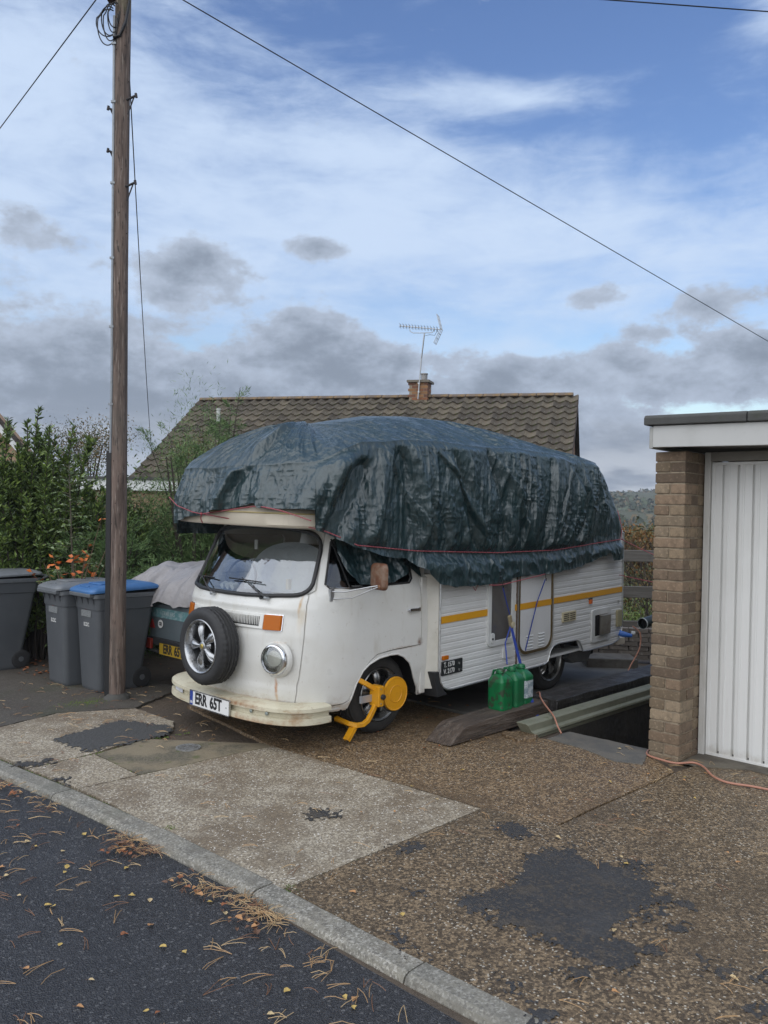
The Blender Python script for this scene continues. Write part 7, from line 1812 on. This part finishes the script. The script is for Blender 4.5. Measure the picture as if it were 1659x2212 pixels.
P = np.array(Ps, float); T = unit(np.array(Ts, float)); n = len(P); Nn = unit(np.cross(T, R2.normal(0, 1, (n, 3)))); Ls_ = R2.uniform(.055, .085, n)
for i in range(n):
    v, f = leaf_mesh_np(P[i:i + 1], T[i:i + 1], Nn[i:i + 1], Ls_[i:i + 1], Ls_[i:i + 1] * .6, None, .1)
    foliage('leaf', v, f, [ORL], np.array([0]), e)
tw_.build('stems', M('brown_twig', (.14, .08, .05), .7), e)
# feathery tamarisk between the pole and the van
TAM = [LM('feathery_green', (.11, .19, .060), (.080, .145, .045), .7), LM('feathery_light', (.17, .25, .085), (.13, .20, .065), .7), LM('feathery_dark', (.06, .11, .035), (.048, .088, .028), .8)]  # mid, paler and darker greens, dealt to the sprays at random
def feathery(cx, cy, z0, branches, nspray, label, cl):
    e = empty('feathery_tamarisk', Matrix.Translation((cx, cy, z0)), label, 'shrub'); st = MB(); SP = []
    for (x, y, h, n) in branches:
        pts = np.array([[x * .15 * (1 - t) + x * t ** 1.3, y * t, h * t ** .9] for t in np.linspace(0, 1, 8)])
        st.tube(pts.tolist(), [.022 * (1 - t) + .003 for t in np.linspace(0, 1, 8)], 5, cap=False)
        for q in range(n):
            t = R2.uniform(.10, 1.0); p = np.array([np.interp(t * 7, range(8), pts[:, c]) for c in range(3)]); a = R2.uniform(0, 2 * pi); l = R2.uniform(.18, .55) * (1.25 - t * .75)
            d = np.array([cos(a) * .9, sin(a) * .9, R2.uniform(.1, .9)]); d /= np.linalg.norm(d); SP.append((p, d, l))
            st.tube([tuple(p), tuple(p + d * l * .6)], [.003, .0015], 3, cap=False)
    Ps, Ts, Ls_ = [], [], []
    for p, d, l in SP:
        m = nspray; t = R2.uniform(.05, 1, m); base = p[None] + d[None] * (l * t)[:, None]
        off = R2.normal(0, 1, (m, 3)) * (.075 * l / .4) * (1.1 - t * .8)[:, None]; T = unit(d[None] * 1.1 + R2.normal(0, .55, (m, 3)) + np.array([0, 0, .15]))
        Ps.append(base + off * .8); Ts.append(T); Ls_.append(R2.uniform(.035, .085, m))
    P = np.concatenate(Ps); T = np.concatenate(Ts); L_ = np.concatenate(Ls_); n = len(P); Nn = unit(np.cross(T, R2.normal(0, 1, (n, 3))))
    v, f = leaf_mesh_np(P, T, Nn, L_, np.full(n, .0070), None, .0)
    idc = np.where(R2.random(n) < .2, 1, np.where(R2.random(n) < .35, 2, 0)); o = foliage('foliage', v, f, TAM, idc, e); o['kind'] = 'stuff'
    s = st.build('branches', STEM, e, fix=False); s['kind'] = 'stuff'
    return n
br = []
random.seed(41)
for k in range(56): 
    a = random.uniform(0, 2 * pi); r = random.random() ** .6; br.append((1.15 * r * cos(a), .55 * r * sin(a), random.uniform(1.3, 2.1) * (1.12 - .42 * r), 26))
br += [(.34, 0, 3.30, 24), (.22, .1, 3.10, 26), (.10, 0, 2.95, 34), (.02, .1, 2.75, 34), (-.12, 0, 2.80, 26), (.25, .2, 2.85, 34), (-.25, .1, 2.60, 30), (.35, 0, 2.7, 30), (-.05, 0, 2.55, 34), (-.55, 0, 2.75, 12), (-.80, 0, 2.65, 12), (-.40, 0, 2.50, 20), (.5, 0, 2.5, 26), (.15, 0, 2.45, 34)]
feathery(-2.15, 9.9, -.1, br, 62, 'large feathery green tamarisk bush between the pole and the van', 1)
br = []
for k in range(36):
    a = random.uniform(0, 2 * pi); r = random.random() ** .6; br.append((.8 * r * cos(a), .4 * r * sin(a), random.uniform(1.1, 1.75) * (1.1 - .4 * r), 24))
feathery(-3.0, 8.75, -.1, br[:26], 54, 'low feathery bush behind the pole and the blue-lidded bin', 1)
# hedge mass behind so that the ground is closed off, behind the trailer
def leafy_mass(cx, cy, z0, rx, ry, rz, n, mats, probs, label, L=(.05, .09), name='hedge', cat='hedge', wdt=.35, seed=1, core=True):
    e = empty(name, Matrix.Translation((cx, cy, z0)), label, cat); r_ = np.random.default_rng(seed)
    th = r_.uniform(0, 2 * pi, n); ph = np.arccos(r_.uniform(-.15, 1, n)); rr = r_.uniform(.55, 1.0, n) ** .5
    P = np.stack([np.cos(th) * np.sin(ph), np.sin(th) * np.sin(ph), np.cos(ph)], 1)
    bumpy = 1 + .32 * (vnoise(th * 2.2, ph * 3.3, seed + 5) - .5) * 2 + .15 * (vnoise(th * 6, ph * 9, seed + 6) - .5) * 2
    P = P * (rr * bumpy)[:, None] * np.array([rx, ry, rz]); P[:, 2] = np.maximum(P[:, 2], 0) ; P += r_.normal(0, .05, (n, 3))
    T = unit(P / np.array([rx, ry, rz]) + r_.normal(0, .9, (n, 3))); Nn = unit(np.cross(T, r_.normal(0, 1, (n, 3)))); L_ = r_.uniform(*L, n)
    v, f = leaf_mesh_np(P, T, Nn, L_, L_ * wdt, None, .15); o = foliage('foliage', v, f, mats, r_.choice(len(mats), n, p=probs), e); o['kind'] = 'stuff'
    st = MB()
    for k in range(9): a = r_.uniform(0, 2 * pi); st.tube([(0, 0, -.3), (cos(a) * rx * .3, sin(a) * ry * .3, rz * .4), (cos(a) * rx * .6, sin(a) * ry * .6, rz * .85)], [.04, .025, .008], 5, cap=False)
    s = st.build('branches', STEM, e, fix=False); s['kind'] = 'stuff'
    return e
leafy_mass(-2.25, 10.3, -.2, 1.55, .75, 2.0, 60000, TAM, [.55, .25, .20], 'dense soft green lower mass of the feathery bush behind the trailer', L=(.04, .095), name='feathery_tamarisk', cat='shrub', wdt=.10, seed=22)
leafy_mass(-2.30, 9.75, -.2, .72, .45, 2.95, 26000, TAM, [.5, .35, .15], 'tall loose feathery plume of tamarisk in front of the left end of the tiled roof', L=(.035, .085), name='feathery_tamarisk', cat='shrub', wdt=.10, seed=27)
leafy_mass(-3.9, 9.9, -.2, 1.5, .5, 2.15, 20000, [G1, G3, G2], [.4, .45, .15], 'dense evergreen growth filling the middle of the hedge behind the slim bin', L=(.05, .085), wdt=.3, seed=23)
leafy_mass(-1.0, 12.3, -.5, 2.6, .8, 2.3, 26000, [G1, G3, G2], [.4, .45, .15], 'dark hedge behind the tamarisk, half hidden by the van', seed=2)
leafy_mass(-4.8, 11.4, -.4, 2.4, .7, 2.1, 22000, [G1, G3, G2], [.35, .5, .15], 'dark hedge closing the gap behind the evergreen shrubs', seed=3)
OCH = LM('leaf_ochre', (.20, .125, .030), (.14, .085, .025), .6); OCH2 = LM('leaf_rust', (.26, .12, .03), (.18, .08, .02), .6); OLV = LM('leaf_olive', (.095, .10, .035), (.07, .075, .028), .6)
def bg_tree(cx, cy, z0, h, w, label, mats, probs, n=7000, seed=1, L=(.10, .18), name='tree'):
    e = empty(name, Matrix.Translation((cx, cy, z0)), label, 'tree'); r_ = np.random.default_rng(seed)
    tr = MB().tube([(0, 0, 0), (.03 * w, 0, h * .35), (0, 0, h * .7)], [.05 * h / 3, .035 * h / 3, .015], 7); cen = []
    for k in range(14):
        a = r_.uniform(0, 2 * pi); t = r_.uniform(.3, .95); c = np.array([cos(a) * w * .5 * r_.uniform(.3, 1) * (1.2 - t * .7), sin(a) * w * .5 * r_.uniform(.3, 1) * (1.2 - t * .7), h * t]); cen.append(c)
        tr.tube([(0, 0, h * t * .6), tuple(c * [.6, .6, 1] - [0, 0, h * .06]), tuple(c)], [.02 * h / 3, .012, .005], 5, cap=False)
    cen = np.array(cen); i = r_.integers(0, len(cen), n); P = cen[i] + r_.normal(0, 1, (n, 3)) * np.array([.16, .16, .11]) * (h * .55 + w * .3) * .62
    T = unit(r_.normal(0, 1, (n, 3)) + [0, 0, -.2]); Nn = unit(np.cross(T, r_.normal(0, 1, (n, 3)))); L_ = r_.uniform(*L, n)
    v, f = leaf_mesh_np(P, T, Nn, L_, L_ * .5, None, .1); o = foliage('crown', v, f, mats, r_.choice(len(mats), n, p=probs), e); o['kind'] = 'stuff'
    tr.build('trunk', STEM, e, fix=False); return e
bg_tree(-6.3, 17, -.8, 4.0, 2.2, 'brownish small tree rising behind the evergreen shrubs at the left', [OCH, OLV], [.4, .6], 11000, 5, (.03, .06))
bg_tree(-4.3, 18, -.8, 3.9, 1.6, 'weeping tree with sparse tan leaves just left of the pole', [OLV, OCH, G4], [.45, .3, .25], 9000, 6, (.03, .055))
# valley to the right of the van: autumn trees, bare shrub, far wood
bg_tree(8.4, 22.5, -3.4, 4.4, 3.6, 'orange autumn tree in the valley between the van and the garage', [OCH2, OCH, OLV], [.45, .40, .15], 14000, 11, (.07, .13))
bg_tree(6.7, 21.5, -3.4, 4.3, 3.0, 'ochre tree partly hidden behind the rear of the van', [OCH, OCH2, OLV], [.5, .3, .2], 12000, 12, (.07, .13))
bg_tree(9.3, 21.5, -3.2, 4.2, 2.6, 'olive and yellow tree close to the garage pier', [OLV, OCH, G4], [.5, .35, .15], 12000, 13, (.07, .13))
bg_tree(13, 36, -5, 5.2, 7, 'dull olive tree in the middle distance beyond the fence', [OLV, G4], [.7, .3], 9000, 14, (.16, .3))
leafy_mass(6.2, 17.0, -1.6, 3.2, 1.0, 2.1, 26000, [OLV, G4, OCH], [.5, .2, .3], 'tangled olive and brown hedge behind the wooden fence', L=(.04, .08), seed=8)
leafy_mass(4.9, 14.2, -1.0, 1.8, .6, 1.0, 14000, [G2, G1, OLV], [.35, .4, .25], 'low green bramble behind the bottom rail of the fence', L=(.04, .07), seed=9)
# bare twiggy shrub
e = empty('bare_shrub', Matrix.Translation((4.35, 12.6, -.6)), 'bare dark twiggy shrub behind the fence beside the garage', 'shrub'); tb = MB()
random.seed(77)
def twig(p, d, l, r, dep):
    q = p + d * l; m = p + d * l * .5 + Vector((random.gauss(0, .03), random.gauss(0, .03), 0)) * l
    tb.tube([p, m, q], [r, r * .85, r * .65], 4, cap=False)
    if dep == 0: return
    for k in range(random.choice((2, 3, 3))):
        nd = (d + Vector((random.gauss(0, .42), random.gauss(0, .42), random.gauss(.12, .2)))).normalized(); twig(p + d * l * random.uniform(.55, 1), nd, l * random.uniform(.6, .85), r * .6, dep - 1)
for k in range(13):
    a = random.uniform(0, 2 * pi); twig(Vector((random.gauss(0, .3), random.gauss(0, .2), 0)), Vector((cos(a) * .30, sin(a) * .3, 1)).normalized(), .75, .014, 4)
s = tb.build('twigs', M('dark_twig', (.050, .038, .032), .85), e, fix=False); s['kind'] = 'stuff'
# far wood on the hill: clumped canopy
vs_, fs_, r_ = [], [], np.random.default_rng(17)
n = 70000; x = r_.uniform(0, 300, n); y = r_.uniform(120, 480, n)
den = vnoise(x * .02, y * .02, 50) > .42; x, y = x[den], y[den]; n = len(x)
dd_ = np.sqrt(x * x + y * y)
def hz__(x, y):
    t = np.clip((np.sqrt(x * x + y * y) - 160) / 240, 0, 1); return -6 + 6.6 * t * t * (3 - 2 * t)
P = np.stack([x, y, hz__(x, y) - 1.5 + r_.uniform(0, 3.8, n) * (.4 + vnoise(x * .05, y * .05, 51))], 1)
T = unit(r_.normal(0, 1, (n, 3))); Nn = unit(np.cross(T, r_.normal(0, 1, (n, 3)))); L_ = r_.uniform(1.0, 2.3, n)
v, f = leaf_mesh_np(P - T * L_[:, None] * .5, T, Nn, L_, L_ * .7, None, .1)
FW = [LM('distant_wood_green', (.085, .105, .065), (.065, .085, .05), .9), LM('distant_wood_brown', (.15, .115, .065), (.12, .095, .055), .9), LM('distant_wood_dark', (.045, .062, .042), (.038, .052, .036), .9)]
wo = bpy.data.objects.new('tmp', None); o = foliage('far_wood', v, f, FW, r_.choice(3, n, p=[.4, .25, .35]), None); tag(o, 'distant belt of woodland on the hillside across the valley', 'woodland', kind='stuff'); bpy.data.objects.remove(wo)
# ================================================================ FENCE AND THINGS AT THE BACK RIGHT
FW_ = M('grey_fence_timber', (.115, .105, .092), .85, layers=[('noise', (2, 30, 30), .45, .66, (.17, .16, .145), .7), ('noise', 6, .55, .7, (.06, .06, .045), .5)], bump=[('noise', (3, 60, 60), .5, .006)])
fence = empty('post_and_rail_fence', Matrix.Translation((3.2, 10.5, -.1)), 'grey three-rail timber fence behind the rear of the van', 'fence')
for zt in (1.23, .75, .291): MB().box(-1.9, 4.4, -.02, .02, zt + .1 - .150, zt + .1).build('rail', FW_, fence, bevel=.004)
for x in (-1.7, .95 - .1, 3.2): MB().box(x, x + .10, .022, .12, -.5, 1.38).build('post', FW_, fence, bevel=.005)
SLATE = M('weathered_brick_end', (.20, .175, .15), .85, layers=[('rand', 0., 0., 1., (.13, .11, .095), .7), ('noise', 12, .5, .66, (.33, .31, .28), .6)], bump=[('noise', 40, .5, .006)])
a = radians(-35)
wl_ = empty('brick_stack', VM @ Matrix.Translation((4.55, .40, .0)) @ Matrix.Rotation(a - radians(20), 4, 'Z'), 'stack of flat weathered bricks behind the rear wheel', 'brick stack')
sm_ = MB().box(-.11, .11, -.05, .05, -.024, .024).build('brick', SLATE); bme = sm_.data; bpy.data.objects.remove(sm_)
for r in range(7):
    for k in range(5):
        o = bpy.data.objects.new('brick', bme); COL.objects.link(o); o.parent = wl_; o.location = (-.48 + k * .232 + (.11 if r % 2 else 0), random.gauss(0, .006), .05 + .054 * r); o.rotation_euler = (0, 0, random.gauss(0, .03))
o = MB().box(-.32, .26, -.20, .22, -.02, .105).build('concrete_step', M('damp_concrete_block', (.13, .12, .105), .8, layers=[('noise', 7, .42, .66, (.07, .06, .05), .7), ('noise', 20, .55, .7, (.2, .19, .17), .4)], bump=[('noise', 20, .6, .01)]), mw=VM @ Matrix.Translation((4.15, .29, .005)) @ Matrix.Rotation(radians(-50), 4, 'Z'), bevel=.015)
tag(o, 'low dark-fronted concrete block on the ground behind the rear wheel', 'concrete block')
o = MB().box(-.04, .04, -.04, .04, -.1, .50).build('wooden_post', M('pale_post', (.25, .20, .13), .8, bump=[('noise', (30, 30, 4), .5, .005)]), mw=VM @ Matrix.Translation((4.78, -.42, 0)), bevel=.004); tag(o, 'short pale wooden post beside the brick stack', 'post')
o = MB().box(-.05, .05, -.05, .05, -.1, .56).build('wooden_post', M('brown_post', (.14, .105, .08), .8, bump=[('noise', (30, 30, 4), .5, .005)]), mw=VM @ Matrix.Translation((4.85, -.26, 0)), bevel=.004); tag(o, 'short brown wooden post touching the end of the brick stack', 'post')
o = MB().box(-.3, .35, -.3, .3, -.1, .46).prism([(-.32, .46), (.37, .46), (.30, .52), (-.25, .52)], -.32, .32, 'y').build('water_butt', M('dark_green_plastic', (.012, .028, .022), .45), mw=VM @ Matrix.Translation((5.2, -.82, -.05)), bevel=.02); tag(o, 'dark green plastic box standing behind the short wooden posts', 'box')
pv = Matrix.Translation(at(1388, 1347, 8.6)) @ Matrix.Rotation(radians(38), 4, 'Z') @ Matrix.Rotation(radians(84), 4, 'Y')
pp = empty('drain_pipe', pv, 'black plastic pipe end sticking out from behind the garage pier', 'pipe')
MB().lathe([(.050, 0), (.058, 0), (.058, .9), (.050, .9)], 24, Matrix.Identity(4), cap=False).build('pipe', M('dark_green_pipe', (.012, .02, .018), .4), pp, smooth=40)
MB().lathe([(.058, -.004), (.062, -.004), (.062, .012), (.058, .012)], 24, cap=False).build('pipe_rim', M('pale_rim', (.35, .37, .36), .5), pp, smooth=40)
MB().lathe([(.001, .05), (.050, .05)], 24, cap=False).build('pipe_inside', DARK, pp)
# leafy weed by the posts
shrub(4.0, 9.3, -.15, stems(14, .28, .2, .22, .38), 'clump of broad green leaves growing by the timber near the garage', [G2, G1], [.7, .3], leafL=(.05, .08), leafW=.75, per=60, name='weed_clump', spread=1.2)
# ================================================================ HAZE
hm = bpy.data.materials.new('haze_air'); hm.use_nodes = True; _n = hm.node_tree.nodes; _l = hm.node_tree.links
for q in list(_n): _n.remove(q)
_o = _n.new('ShaderNodeOutputMaterial'); _v = _n.new('ShaderNodeVolumePrincipled'); _v.inputs['Color'].default_value = (.86, .90, .95, 1); _v.inputs['Density'].default_value = .0008; _v.inputs['Anisotropy'].default_value = .2
_l.new(_v.outputs[0], _o.inputs['Volume'])
tag(MB().box(-700, 700, -650, 720, -45, 32).build('haze', hm), kind='stuff')
